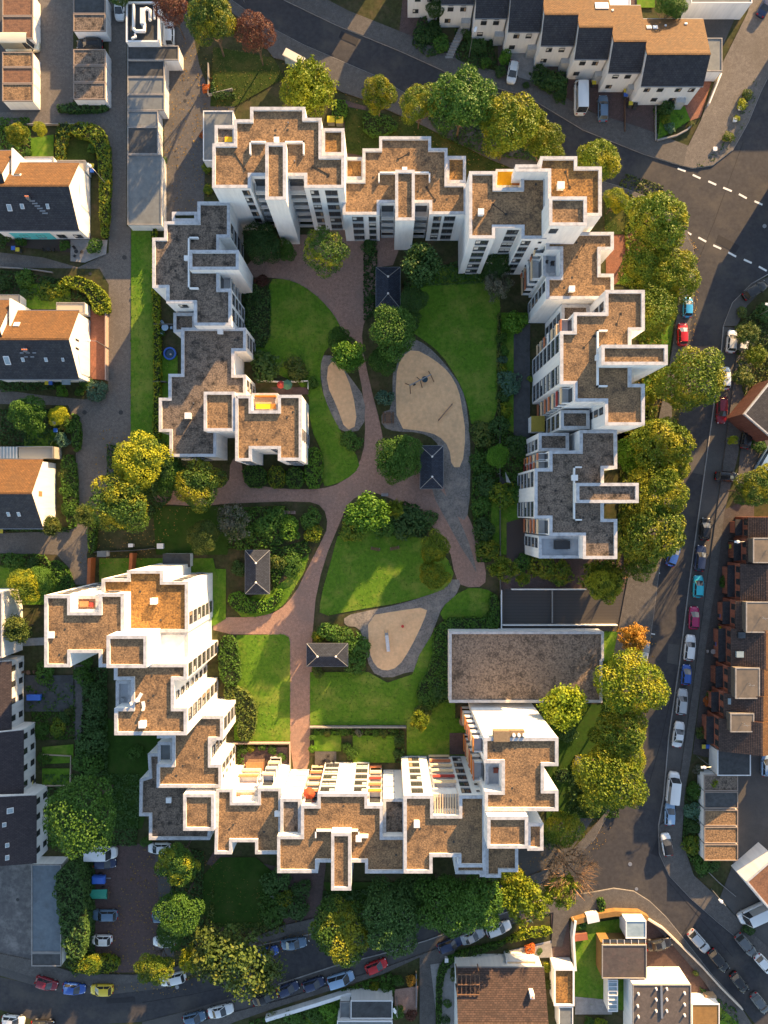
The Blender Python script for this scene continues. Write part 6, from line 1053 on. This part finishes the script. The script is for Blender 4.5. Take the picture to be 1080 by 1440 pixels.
# clipped hedges: things with a clipped outline
for pts, h, lf, lab in [
 ([(340,655),(372,655),(374,685),(345,685)],1.5,'green','leftmost clipped hedge block below the low wing'),([(376,656),(400,656),(400,686),(378,686)],1.4,'mid','paler clipped hedge block second below the low wing'),([(402,658),(426,658),(426,686),(402,686)],1.5,'green','third clipped hedge block below the low wing'),([(430,632),(444,628),(454,640),(453,686),(428,686)],1.8,'bright','tall bright clipped hedge at the corner of the low wing'),
 ([(310,895),(330,895),(337,930),(337,965),(312,965),(306,930)],1.6,'green','upper clipped hedge beside the lower left lawn'),([(308,966),(340,966),(360,990),(360,1020),(352,1042),(334,1042),(334,1010)],1.4,'olive','lower curved hedge beside the lower left lawn'),
 ([(323,835),(340,832),(350,845),(378,845),(395,825),(398,842),(380,858),(350,865),(328,858),(320,845)],1.3,'bright','glossy curved hedge round the brown sided pavilion'),([(212,318),(220,318),(226,560),(222,640),(214,640),(216,520)],1.3,'yg','long thin hedge between the lane lawn and the west block gardens'),
 ([(345,400),(378,400),(380,430),(378,488),(348,485)],.8,'dark','low dark hedge strip at the left of the big lawn'),([(700,440),(705,440),(705,600),(700,600)],.9,'olive','thin hedge along the right of the big lawn'),
 ([(72,1236),(96,1215),(116,1222),(120,1350),(92,1352),(84,1300)],4.5,'dark','tall thick dark hedge between the long garage roof and the car park'),([(90,1352),(128,1348),(165,1350),(164,1368),(110,1372)],1.8,'mid','lower hedge closing the bottom of the car park bays'),
 ([(612,870),(690,868),(700,878),(700,888),(632,890),(630,985),(618,990),(590,990),(585,970),(608,935)],1.2,'green','wide hedge wrapping the leafy low roof on the left'),([(688,835),(702,838),(702,888),(690,888)],1.2,'green','hedge along the left ramp wall'),
 ([(80,145),(150,142),(150,155),(80,157)],1.1,'dark','dark hedge below the second column of garages'),([(98,172),(135,172),(150,190),(154,230),(150,330),(140,332),(139,230),(130,195),(98,188)],1.6,'mid','tall clipped hedge curving round the upper left garden'),([(78,172),(98,172),(98,188),(90,200),(88,228),(78,228)],1.4,'ygold','clipped hedge dividing the upper left gardens'),
 ([(88,388),(112,388),(130,396),(148,410),(153,430),(150,440),(130,440),(128,425),(118,408),(88,400)],1.7,'lime','bright yellow green curved hedge at the lane corner'),([(84,640),(104,640),(108,700),(106,738),(96,745),(88,700)],1.2,'green','low hedge along the lane beside the white gable'),([(98,580),(110,585),(112,630),(102,636)],1.4,'green','hedge at the lane corner below the blue bins'),
 ([(70,785),(95,800),(104,840),(95,850),(85,830),(70,805)],1.5,'green','curved hedge where the lane ends'),([(122,735),(135,725),(133,775),(124,780)],1.2,'green','hedge along the lane beside the big grey green tree'),
 ([(740,1309),(775,1305),(777,1315),(742,1320),(714,1328),(712,1322)],1.0,'lime','sunlit low hedge beside the white gravel garden'),([(700,1328),(715,1322),(704,1334),(660,1346),(632,1358),(622,1380),(620,1445),(614,1445),(614,1375),(622,1352),(650,1338)],1.0,'green','long curved hedge at the left of the brown tiled house'),
 ([(510,150),(560,168),(556,186),(512,192)],1.0,'green','clipped hedge above the lower top block'),([(470,140),(488,140),(486,165),(466,168)],1.5,'bright','bright hedge beside the two yellow lids'),([(300,100),(300,128),(330,130),(330,136),(293,136)],1.0,'dark','dark hedge at the corner of the rough lawn'),
 ([(840,1265),(850,1264),(852,1280),(845,1288)],1.0,'green','first green divider on the curved ochre wall'),([(880,1283),(888,1281),(892,1292),(884,1295)],1.0,'green','second green divider on the curved ochre wall'),([(812,1293),(822,1291),(826,1306),(816,1308)],1.0,'green','leftmost green divider on the curved ochre wall'),
 ([(780,1085),(800,1080),(800,1100),(782,1102)],1.0,'dark','dark hedge beside the tall bottom block'),([(1013,1125),(1013,1105),(1005,1092)],1.2,'green','hedge')][:-1]: hedge(pts, h, lf, lab)
# uncountable ground cover
for i, (pts, h, lf) in enumerate([
 ([(672,600),(700,600),(740,620),(735,700),(690,705),(690,790),(672,790),(664,700)],.9,'green'),([(570,705),(600,730),(600,760),(560,745),(500,745),(500,735)],.9,'dark'),([(600,440-60),(700,350),(705,395),(600,400),(570,410),(568,395)],.7,'dark'),
 ([(512,345),(530,350),(528,440),(512,450)],.6,'dark'),([(340,395),(350,395),(350,500),(345,500)],.6,'dark'),([(320,715),(400,712),(415,730),(395,765),(350,775),(320,770)],.8,'green'),([(380,770),(400,770),(430,760),(436,775),(400,800),(385,830),(380,800)],.8,'green'),
 ([(640,120),(720,150),(790,215),(760,225),(680,215),(620,190),(600,160)],.7,'dark'),([(884,270),(960,330),(945,360),(900,460),(885,400),(880,330)],.5,'mid'),([(900,470),(930,470),(930,560),(905,560)],.5,'yg'),([(880,590),(925,570),(910,780),(880,800),(875,700)],.6,'mid'),
 ([(850,930),(880,930),(870,1150),(800,1150),(800,1090),(850,1050)],.7,'dark'),([(455,1255),(700,1245),(700,1290),(640,1290),(540,1310),(450,1312)],.7,'dark'),([(300,1240),(286,1320),(240,1390),(330,1330),(400,1310),(400,1300),(300,1300)],.5,'olive'),([(240,1190),(285,1200),(285,1330),(240,1340)],.6,'dark'),
 ([(70,1215),(130,1215),(130,1360),(150,1370),(100,1372),(84,1340)],1.2,'dark'),([(60,1090),(200,1090),(190,1190),(60,1190)],.5,'dark'),([(118,940),(148,940),(150,1090),(110,1090)],.8,'dark'),([(150,625),(240,640),(240,700),(210,730),(135,735),(150,690)],.6,'dark'),
 ([(0,165),(40,165),(44,225),(0,212)],.5,'green'),([(0,380),(40,385),(100,395),(128,430),(110,425),(30,420),(0,415)],.5,'dark'),([(0,535),(84,536),(84,545),(0,550)],.7,'dark'),([(0,575),(84,575),(84,640),(70,625),(0,625)],.6,'dark'),([(60,745),(100,740),(95,748),(0,746),(0,744)],.5,'dark'),([(0,780),(60,780),(75,800),(0,798)],.6,'green'),
 ([(36,965),(104,962),(104,1040),(50,1040)],.4,'green'),([(590,20),(612,16),(630,70),(600,78),(580,60)],.7,'dark'),([(640,40),(690,45),(700,100),(660,92),(642,80)],.5,'dark'),([(745,100),(800,100),(795,145),(760,120)],.8,'dark'),([(920,150),(970,165),(935,198),(922,196)],.3,'green'),
 ([(1035,460),(1085,420),(1090,540),(1050,560),(1040,520)],.7,'olive'),([(964,1120),(990,1100),(990,1210),(1010,1225),(985,1235),(962,1190)],.6,'dark'),([(480,1395),(550,1370),(556,1400),(490,1406)],.7,'green'),([(350,1440),(480,1400),(480,1450),(350,1452)],.7,'green'),([(334,1048),(342,1048),(342,1080),(334,1080)],.6,'green'),([(440,1025),(560,1025),(560,1034),(440,1034)],.6,'green'),([(556,1030),(568,1028),(568,1072),(556,1072)],.7,'dark'),
 ([(985,1330+60),(1035,1420),(1040,1445),(1000,1430)],.5,'dark'),([(1012,210),(1040,150),(1062,110),(1066,130),(1048,172),(1026,212),(1000,232),(975,236),(978,230)],.25,'olive'),([(930,240+40),(936,262),(900,250),(880,245),(870,262)],.2,'olive')]): hedge(pts, h, lf, None, 'ground_cover', sm=0, kind='stuff', dens=20, ls=.28, lump=.7)
# ================================================================ FURNISHINGS
def bench(px, py, ang, label, m=WOOD, L=1.7):
    T = thing('bench', label, 'bench', (*P(px, py), .08), R(ang))
    for k in range(3): lpart(T, 'seat_slat', MB().box(-L/2,-.22+k*.15,.42,L/2,-.10+k*.15,.46), m)
    for k in range(2): lpart(T, 'back_slat', MB().box(-L/2,.27,.55+k*.18,L/2,.31,.67+k*.18), m)
    for s in (-1, 1): lpart(T, 'leg', MB().box(s*L*.4-.04,-.22,0,s*L*.4+.04,.30,.42).box(s*L*.4-.04,.25,.42,s*L*.4+.04,.31,.9), GREYP)
bench(528,772,-10,'left of two benches on the upper edge of the central lawn'); bench(555,771,12,'right of two benches on the upper edge of the central lawn'); bench(408,721,0,'bench in the niche above the round yellow green bush', mat('pale_bench',(.30,.20,.17)), 2.1)
bench(541,696,0,'short grey bench beside the feathery tree', GREYP, 1.2); bench(407,1222+38,0,'pale bench in the dark lower garden', GREYP, 1.5); bench(386,1259,0,'bench half hidden in the lower garden', GREYP, 1.3)
T = thing('picnic_table', 'plank picnic table between the path and the big sand pit', 'table', (*P(546,588), .08), R(90))
for k in range(4): lpart(T, 'plank', MB().box(-1,-.4+k*.21,.70,1,-.22+k*.21,.75), WOOD)
for s in (-1, 1): lpart(T, 'seat', MB().box(-1,s*.85-.15,.42,1,s*.85+.15,.46), WOOD); lpart(T, 'leg', MB().box(s*.7-.05,-.85,.1,s*.7+.05,.85,.42).box(s*.7-.05,-.1,.42,s*.7+.05,.1,.70), WOOD)
# swing
T = thing('swing', 'two seat playground swing with a steel beam in the big sand pit', 'swing', (*P(590,538), .08), R(27))
lpart(T, 'beam', MB().tube((-2.1,0,2.3),(2.1,0,2.3),.09,.09,8), GREYP)
for s in (-1, 0, 1):
    for q in (-1, 1): lpart(T, 'leg', MB().tube((s*2.0,0,2.3),(s*2.3,q*1.0,0),.07,.07,6), WOOD)
lpart(T, 'seat', MB().cyl(1.0,0,.5,.6,.55,n=14), mat('nest_seat',(.03,.07,.10))); lpart(T, 'seat', MB().box(-1.3,-.15,.5,-.8,.15,.56), BLACKP)
for x, d in ((1.0,.5),(-1.05,.22)):
    for q in (-1, 1): lpart(T, 'chain', MB().tube((x+q*d,0,.55),(x+q*d*.7,0,2.3),.025,.025,4), GREYP)
T = thing('balance_beam', 'slanting wooden log beam lying in the big sand pit', 'play beam', (*P(626,580), .08), R(50)); lpart(T, 'log', MB().tube((-1.9,0,.35),(1.9,0,.35),.1,.09,8), mat('weathered_log',(.30,.20,.14)));
for s in (-1, 1): lpart(T, 'post', MB().cyl(s*1.8,0,0,.5,.1,n=8), WOOD)
T = thing('slide', 'narrow steel slide in the lower sand pit', 'slide', (*P(545,904), .08), R(-84))
lpart(T, 'chute', MB().add([(-1.5,-.28,.95),(1.5,-.28,.15),(1.5,.28,.15),(-1.5,.28,.95)], [(0,1,2,3)]).add([(-1.5,-.28,.95),(1.5,-.28,.15),(1.5,-.30,.35),(-1.5,-.30,1.15)], [(0,1,2,3),(3,2,1,0)]).add([(-1.5,.28,.95),(1.5,.28,.15),(1.5,.30,.35),(-1.5,.30,1.15)], [(0,1,2,3),(3,2,1,0)]), mat('steel_chute',(.75,.76,.78),rough=.3,metal=.5)); lpart(T, 'platform', MB().box(-1.95,-.3,.85,-1.5,.3,.95), GREYP)
for q in (-1, 1): lpart(T, 'ladder_post', MB().tube((-1.95,q*.27,1.4),(-2.2,q*.27,0),.04,.04), GREYP); lpart(T, 'rail', MB().tube((-1.95,q*.27,1.4),(-1.5,q*.29,1.15),.03,.03), GREYP)
T = thing('spring_rider', 'small red spring rider in the lower sand pit', 'spring rider', (*P(566,880), .08)); lpart(T, 'spring', MB().cyl(0,0,0,.35,.12,n=8), GREYP); lpart(T, 'seat', MB().ball((0,0,.45),.28,8,5,0,.5), REDPL); lpart(T, 'handle', MB().tube((.15,-.2,.7),(.15,.2,.7),.03,.03).tube((.15,0,.45),(.15,0,.7),.03,.03), REDPL)
# street lamps
for px, py, a, lab in [(344,4,60,'street lamp beside the copper tree at the top'),(659,82,70,'street lamp among the front gardens of the terrace row'),(558,1400,110,'street lamp above the dark flat roof at the bottom'),(1025,760,180,'street lamp before the brick terrace'),(980,1063,180,'street lamp at the white wall below the brick terrace'),(1066,444,165,'street lamp in the green corner at the bend'),(153,540-50,180,'street lamp beside the red terrace'),(152,262,135,'street lamp at the hedge of the upper left garden'),(1000,1250,135,'thin street lamp in the patch of sunlight at the lower right'),(470,1165-840+0,0,'')][:9]:
    T = thing('street_lamp', lab, 'street lamp', (*P(px, py), 0), R(a), 'street lamps'); lpart(T, 'post', MB().tube((0,0,0),(0,0,5.2),.08,.05,8), GREYP); lpart(T, 'arm', MB().tube((0,0,5.2),(1.0,0,5.4),.04,.035), GREYP); lpart(T, 'lamp_head', MB().ball((1.25,0,5.4),.3,8,5,0,.4).box(.9,-.17,5.34,1.8,.17,5.46), WHP)
# bus shelter
T = thing('bus_shelter', 'white roofed bus shelter beside the bright yellow tree', 'bus shelter', (*P(416,93), .12), R(-28)); lpart(T, 'shelter_roof', MB().box(-1.9,-.7,2.3,1.9,.7,2.42).box(-1.85,-.65,2.42,1.85,-.55,2.5), mat('shelter_cream',(.70,.64,.54),(.6,.55,.46),sc=1))
for s in (-1, 1): lpart(T, 'post', MB().box(s*1.7-.05,-.6,0,s*1.7+.05,-.5,2.3), GREYP)
lpart(T, 'glass_back', MB().box(-1.65,-.58,.2,1.65,-.55,2.1), GLASSL); lpart(T, 'seat', MB().box(-1.2,-.5,.42,1.2,-.15,.47), WOOD)
# bins
def wbin(px, py, lid, label, s=.6):
    T = thing('wheelie_bin', label, 'bin', (*P(px, py), 0), 0, 'wheelie bins'); lpart(T, 'body', MB().box(-s/2,-s/2,.08,s/2,s/2,1.0), mat('bin_body',(.05,.06,.065))); lpart(T, 'lid', MB().box(-s/2-.04,-s/2-.04,1.0,s/2+.04,s/2+.04,1.1), lid)
    for q in (-1, 1): lpart(T, 'wheel', MB().tube((q*s*.45,s/2,.1),(q*s*.5+.03,s/2,.1),.1,.1), BLACKP)
for a in [(23,352,BLUEP,'blue lidded bin near the turquoise wall, left'),(29,354,YELP,'yellow lidded bin near the turquoise wall, right'),(70,540,YELP,'yellow lidded bin in front of the house with four skylights'),(75,540,BLUEP,'blue lidded bin in front of the house with four skylights'),(133,237,YELP,'yellow lidded bin near the upper left hedge'),(133,244,BLUEP,'blue lidded bin near the upper left hedge'),(833,121,YELP,'yellow lidded bin by the camper van'),(877,133,YELP,'yellow lidded bin between sixth and seventh terrace houses, upper'),(877,138,BLUEP,'blue lidded bin between sixth and seventh terrace houses'),
 (884,150,YELP,'yellow lidded bin before the wide last house, left'),(891,152,BLACKP,'dark lidded bin before the wide last house, right'),(1024,768,YELP,'yellow lidded bin at the brick terrace door'),(1011,865,BLUEP,'blue bin before the magenta car at the brick terrace'),(1010,882,YELP,'yellow lidded bin in the middle of the brick terrace'),(1005,904,BLUEP,'blue lidded bin below the middle of the brick terrace'),(1010,905,YELP,'yellow lidded bin below the middle of the brick terrace'),(986,1047,YELP,'yellow lidded bin below the brick terrace'),(991,1047,BLUEP,'blue lidded bin below the brick terrace'),
 (80,596,BLUEP,'blue bin under the variegated bush, upper'),(82,606,BLUEP,'blue bin under the variegated bush, lower'),(6,747,YELP,'yellow bin below the third gabled house, right'),(2,746,BLUEP,'blue bin below the third gabled house, left'),(48,1097,YELP,'yellow lidded bin beside the middle brown roofed house'),(1080,606,YELP,'yellow lidded bin near the dark roofed brick house')]: wbin(*a)
T = thing('waste_container', 'two yellow lidded containers behind the bright hedge, left one', 'container', (*P(466,173), 0)); lpart(T, 'body', MB().box(-.6,-.5,0,.6,.5,1.1), GREYP); lpart(T, 'lid', MB().box(-.65,-.55,1.1,.65,.55,1.25), YELP)
T = thing('waste_container', 'right one of the yellow lidded containers behind the bright hedge', 'container', (*P(478,174), 0)); lpart(T, 'body', MB().box(-.6,-.5,0,.6,.5,1.1), GREYP); lpart(T, 'lid', MB().box(-.65,-.55,1.1,.65,.55,1.25), YELP)
# garden things
T = thing('paddling_pool', 'round blue paddling pool in the narrow west garden', 'pool', (*P(240,498), .09)); ring = [(math.cos(a*.3927)*1.0, math.sin(a*.3927)*1.0) for a in range(16)]; mb = MB()
for i in range(16): mb.tube((*ring[i], .4), (*ring[(i+1) % 16], .4), .16, .16, 6)
lpart(T, 'inflated_rim', mb, BLUEP, True); lpart(T, 'side', MB().cyl(0,0,0,.4,.98,n=16,cap=False), BLUEP); lpart(T, 'liner', MB().cyl(0,0,.1,.12,.9,n=16), mat('pool_water',(.05,.10,.16),rough=.1)); lpart(T, 'toy', MB().ball((.1,-.1,.25),.18,8,5), mat('pale_toy',(.6,.55,.5)))
def patio(px, py, label, m, r=.5, chairs=4, ang=0, z=.1):
    T = thing('garden_table', label, 'table', (*P(px, py), z)); lpart(T, 'table_top', MB().cyl(0,0,.68,.74,r,n=14), m); lpart(T, 'leg', MB().cyl(0,0,0,.68,.06,n=6), GREYP)
    for i in range(chairs):
        a = R(ang)+i*6.2832/chairs; C = thing('garden_chair', None, 'chair', (T.location.x+math.cos(a)*(r+.45), T.location.y+math.sin(a)*(r+.45), z), a, 'chairs around garden tables'); C['label'] = ['chair right of ','chair behind ','chair left of ','chair before '][i % 4]+label
        lpart(C, 'seat', MB().box(-.22,-.22,.42,.22,.22,.46), m); lpart(C, 'backrest', MB().box(.18,-.22,.46,.23,.22,.9), m)
        for qx in (-1,1):
            for qy in (-1,1): lpart(C, 'leg', MB().box(qx*.19-.02,qy*.19-.02,0,qx*.19+.02,qy*.19+.02,.42), m)
patio(234,462,'pale blue garden table in the narrow west garden', mat('pale_blue_plastic',(.35,.48,.62)), .6, 3); patio(110,356,'dark small table on the patio beside the turquoise house', BLACKP, .35, 3); patio(462,1069,'black round table on the slab patio', BLACKP, .45, 4); patio(71,356-3,'dark table on the dark patio of the turquoise house', BLACKP, .35, 2)
patio(43,944,'wicker table on the narrow terrace beside the ochre house', WOOD, .4, 2); patio(816,1078,'green garden table right of the tall bottom block', mat('dull_green',(.08,.11,.06)), .5, 2)
patio(1000,985-4,'round table in the brick terrace front yard', WOOD, .5, 2); patio(1000,915,'pale round table before the brick terrace', mat('pale_stone_table',(.35,.30,.28)), .45, 2)
def umbrella(px, py, r, m, label, z=2.2):
    T = thing('parasol', label, 'parasol', (*P(px, py, z), 0)); lpart(T, 'canopy', MB().cyl(0,0,z,z+.5,r,.05,8), m); lpart(T, 'pole', MB().cyl(0,0,0,z,.03,n=6), GREYP); return T
x, y = P(437, 1115, 8)
T = thing('parasol', 'red round parasol on a balcony of the bottom middle block', 'parasol', (*P(436,1112,10), 9.6)); lpart(T, 'canopy', MB().cyl(0,0,1.5,1.9,1.0,.05,10), mat('red_orange_cloth',(.55,.10,.04))); lpart(T, 'pole', MB().cyl(0,0,0,1.5,.03,n=6), GREYP)
umbrella(395,541,.7,REDC,'small red parasol in the tiny walled garden'); umbrella(404,541,.9,mat('dull_green_cloth',(.06,.16,.11)),'dull green parasol in the tiny walled garden')
# sun sail & trellises
T = thing('sun_sail', 'black and grey folded sun sail in the east garden', 'sun sail', (*P(707,674), 0)); lpart(T, 'cloth', MB().add([(-.9,.9,1.9),(.2,-.6,2.3),(-.5,-1.0,2.0)], [(0,1,2),(2,1,0)]), BLACKP); lpart(T, 'cloth', MB().add([(.1,1.2,1.9),(1.0,-.7,2.1),(.2,-.6,2.3)], [(0,1,2),(2,1,0)]), WHP); lpart(T, 'post', MB().cyl(-.9,.9,0,1.9,.04,n=6), GREYP); lpart(T, 'post', MB().cyl(1.0,-.7,0,2.1,.04,n=6), GREYP)
tag(strip('fence', [(132.5,784),(131,822)], 4.5, WOODO, .0, 2.0), 'left orange timber screen above the westernmost block', 'screen'); tag(strip('fence', [(190.5,777),(189,800)], 4.5, WOODO, .0, 2.0), 'right orange timber screen above the westernmost block', 'screen')
for pts, wpx, m, ht, lab, cat in [
 ([(436,1021),(571,1021)],1.6,CONC,.9,'long grey garden wall below the wide lower lawn','wall'),([(330,1043.5),(408,1043.5),(408.5,1086)],1.6,mat('pinkish_wall',(.42,.32,.28)),.9,'pinkish wall round the patio garden beside the brick path','wall'),
 ([(585,1412),(585,1365)],.8,GREYP,.9,'thin fence beside the small red patio','fence'),([(375,1427+1),(450,1405),(490,1392),(540,1400),(552,1404)],5,WALL,1.2,'white wall along the bottom road','wall'),([(806,1288),(803,1310),(806,1357)],3,WALL,1.6,'white wall left of the dark lawn at the bottom right','wall'),
 ([(803,1292),(830,1284),(862,1279),(895,1280),(907,1287)],7,YWALL,1.3,'curved ochre wall facing the road junction','wall'),([(907,1288),(930,1302),(957,1328),(985,1356),(1010,1384),(1041,1415)],2.2,mat('cream_stone',(.60,.52,.42)),.9,'long cream wall beside the diagonal row of cars','wall'),
 ([(923,199),(950,192),(965,184),(971,178)],2,CONC,.5,'low curved wall round the corner garden','wall'),([(1011,108),(1002,130),(994,150)],1.5,WALL,1.0,'thin white fence at the last terrace house','fence'),([(152,440),(152,536)],1.3,mat('pinkish_wall',(.42,.32,.28)),1.2,'pinkish fence between the red terrace and the lane','fence'),
 ([(0,376.5),(40,379),(75,384)],1.2,CONC,.5,'low kerb wall along the second lane','wall'),([(40,176.5),(130,176.5)],1.0,CONC,.6,'low kerb wall along the upper lane','wall'),([(60,1104),(100,1103),(101,1062),(60,1060)],1.4,mat('pale_timber',(.42,.33,.25)),.5,'pale timber edging round the fenced lawn','fence'),
 ([(294,92),(294,136),(328,128)],1.2,CONC,.8,'low wall round the rough lawn by the garage court','wall'),([(985,1096),(985,1088),(1008,1088)],3,WALL,1.4,'white wall at the corner of the right hand garages','wall'),([(1034,1255+5),(1010,1240),(995,1225)],.8,CONC,.3,'thin kerb wall in the lower right yard','wall'),
 ([(703,835),(702,600)],.6,mat('dark_fence_wire',(.12,.12,.12)),.9,'thin wire fence along the east garden strip','fence'),([(362,536),(395,538),(434,537),(434,548)],1.0,WALL,1.0,'white low fence round the tiny walled garden','fence'),([(219,458),(252,458)],.8,mat('dark_fence_wire',(.12,.12,.12)),1.2,'thin fence above the paddling pool','fence'),([(218,538),(236,538)],.8,mat('dark_fence_wire',(.12,.12,.12)),1.2,'thin fence below the paddling pool','fence'),
 ([(135,776),(185,774),(220,771)],.7,mat('dark_fence_wire',(.12,.12,.12)),1.0,'wire fence behind the orange timber screens','fence'),([(921,150),(921,199)],1.2,CONC,.5,'kerb wall left of the corner garden','wall'),([(878,130),(878,186)],1.0,WOOD,.5,'timber edge between two forecourts','fence')]:
    tag(strip('wall' if cat == 'wall' else 'fence', pts, wpx, m, 0, ht), lab, cat)
# stone steps by the terrace row
T = thing('garden_steps', 'pale stone garden steps leading down to the north pavement', 'steps', (*P(642,64), 0))
for i in range(12):
    x, y = P(650-i*1.7, 44+i*3.4); part(T, 'step', MB().box(x-.65, y-.2, 0, x+.65, y+.19, .9-.06*i), CONC)
# white gravel patches
for pts in ([(716,1336),(775,1322),(777,1346),(716,1348)], [(624,1372),(638,1372),(640,1440),(622,1440)], [(640,1352),(690,1342),(695,1358),(645,1362)]): sheet('white_gravel', pts, mat('white_gravel', (.42,.42,.44), (.30,.30,.32), sc=6, rough=.95), 0, z=.098+len(pts[0])*0+pts[0][0]*1e-5)
# small sheds, boxes
def box_thing(name, label, cat, px, py, sx, sy, h, m, m2=None, ang=0, z=0):
    T = thing(name, label, cat, (*P(px, py, h), z), R(ang)); lpart(T, 'body', MB().box(-sx/2,-sy/2,0,sx/2,sy/2,h-.08), m2 or m); lpart(T, 'lid', MB().box(-sx/2-.06,-sy/2-.06,h-.08,sx/2+.06,sy/2+.06,h), m); return T
box_thing('shed', 'small grey shed box left of the orange timber screens', 'shed', 143,779,1.5,.9,1.6,FELT,WALL); box_thing('planter', 'small square planter between the slab patio gardens', 'planter', 485,1055,.9,.9,.5,SOIL,GREYP); box_thing('cabinet', 'small white box on the edge of the south road pavement', 'cabinet', 628,1351,.5,.6,1.0,WHP)
box_thing('cabinet', 'white storage box on the curved ochre wall', 'cabinet', 834,1292,2.0,1.3,1.5,WHP,WHP,12); box_thing('garden_bench_box', 'red brown garden seat swing on the dark lawn', 'swing seat', 817,1318,2.2,1.1,1.2,mat('red_brown_cloth',(.35,.12,.07)),WOOD,8); box_thing('sofa', 'terracotta canopy over the left patio garden', 'canopy', 358,1078,2.9,1.3,2.2,TERW,WOOD)
box_thing('pergola', 'dark brown timber deck box above the terracotta canopy', 'deck', 358,1067,2.8,.9,.4,REDD); box_thing('sign', 'white rectangular sign board by the bend hedge', 'sign', 1048,481,1.2,2.1,2.2,WHP,GREYP,-10); box_thing('trampoline', 'yellow ground terrace roof beside the long east garden', 'canopy', 756.5,600-4,2.2,2.6,3.0,mat('ochre_felt',(.36,.28,.05)),WALL)
box_thing('shed', 'blue tarpaulin box in the row house gardens', 'box', 47,981,2.3,.9,1.0,BLUEP); tag(strip('deck', [(37,988),(104,988)], 10, mat('grey_deck',(.30,.31,.33),(.22,.23,.25),sc=3,kind='wave',rot=0), 0, .12), 'pale grey plank deck strip in the row house gardens', 'deck')
box_thing('planter', 'round white pot on the kerb strip, upper', 'pot', 1034,168,.55,.55,.6,WHP); box_thing('planter', 'white pot at the lower end of the kerb strip', 'pot', 1006,209,.55,.55,.6,WHP); box_thing('planter', 'white pot beside the golden ball bush', 'pot', 1041,152,.5,.5,.5,WHP)
box_thing('cabinet', 'white box at the top edge of the dark patch by the big grey green tree', 'box', 183.5,767,.7,.5,.9,WHP); box_thing('cabinet', 'pale box near the end of the fence above the west blocks', 'box', 225,768,1.0,.8,.9,WHP); box_thing('shed', 'low dark shed roof above the bright west block', 'shed', 248,788,4.6,2.2,2.1,FELTD,WALL)
box_thing('table', 'grey blue hutch in the yard beside the tall bottom block', 'hutch', 812,1074,.9,2.4,.8,GREYP,WOOD,-8); box_thing('bicycle_rack', 'tan shed box on the driveway at the bottom right', 'shed', 1000,1405,1.8,1.0,1.4,mat('tan_box',(.30,.22,.14)))
T = thing('litter_basket', 'round woven basket in the garden left of the tall bottom block', 'basket', (*P(651,1014), .08)); lpart(T, 'basket', MB().cyl(0,0,0,.5,.75,.65,12), mat('wicker',(.35,.26,.17),(.2,.14,.09),sc=6)); lpart(T, 'rim', MB().cyl(0,0,.5,.56,.72,.72,12), mat('wicker',(.35,.26,.17)))
# garden chairs on the sunlit roof
for i, (px, py, a) in enumerate([(193,985,20),(198,978,60),(203,990,100)]):
    T = thing('deck_chair', ['white deck chair on the tall lower left roof, left','white deck chair on the tall lower left roof, upper','white deck chair on the tall lower left roof, right'][i], 'chair', (*P(px, py, 18.4), 18.42+.02), R(a)); lpart(T, 'seat', MB().box(-.3,-.25,.3,.5,.25,.36), WHP); lpart(T, 'backrest', MB().add([(-.3,-.25,.33),(-.3,.25,.33),(-.75,.25,.95),(-.75,-.25,.95)], [(0,1,2,3),(3,2,1,0)]), WHP)
    for q in (-1,1): lpart(T, 'leg', MB().box(.35,q*.22-.02,0,.4,q*.22+.02,.3).box(-.3,q*.22-.02,0,-.25,q*.22+.02,.3), WHP)
# person standing on the lawn edges: none in view

# fallen leaves gathered under the street trees and along kerbs (nobody could count them)
def litter(pts, n, seed, cols, name='fallen_leaves', z=.15):
    w_ = [P(*p) for p in pts]; rg = np.random.default_rng(seed); xs = [p[0] for p in w_]; ys = [p[1] for p in w_]
    x = rg.uniform(min(xs), max(xs), n); y = rg.uniform(min(ys), max(ys), n); k = in_poly(x, y, w_); C = np.stack([x[k], y[k], np.full(k.sum(), z)], 1)
    me = leafmesh(name, C, np.tile([0, 0, 1.], (len(C), 1)), rg.uniform(.10, .24, len(C)), seed, .15); me.materials.append(leafmat('dry_leaves_'+str(seed), *cols)); tag(link(name, me), kind='stuff')
DRY = ((.20,.11,.03), (.34,.22,.05))
litter([(955,300),(985,360),(980,450),(955,600),(935,760),(880,820),(870,700),(905,500),(890,400)], 2600, 1, DRY); litter([(320,20),(520,120),(700,200),(860,280),(880,330),(640,240),(500,180),(340,90)], 2200, 2, DRY)
litter([(850,880),(925,880),(900,1060),(850,1190),(740,1260),(690,1280),(690,1240),(820,1150)], 2600, 3, DRY); litter([(200,1180),(300,1200),(450,1310),(440,1330),(240,1400),(120,1385),(130,1350)], 2400, 4, DRY); litter([(140,600),(240,620),(300,700),(200,790),(110,800)], 900, 5, DRY)
litter([(205,60),(300,60),(330,150),(290,300),(235,300)], 700, 6, DRY)
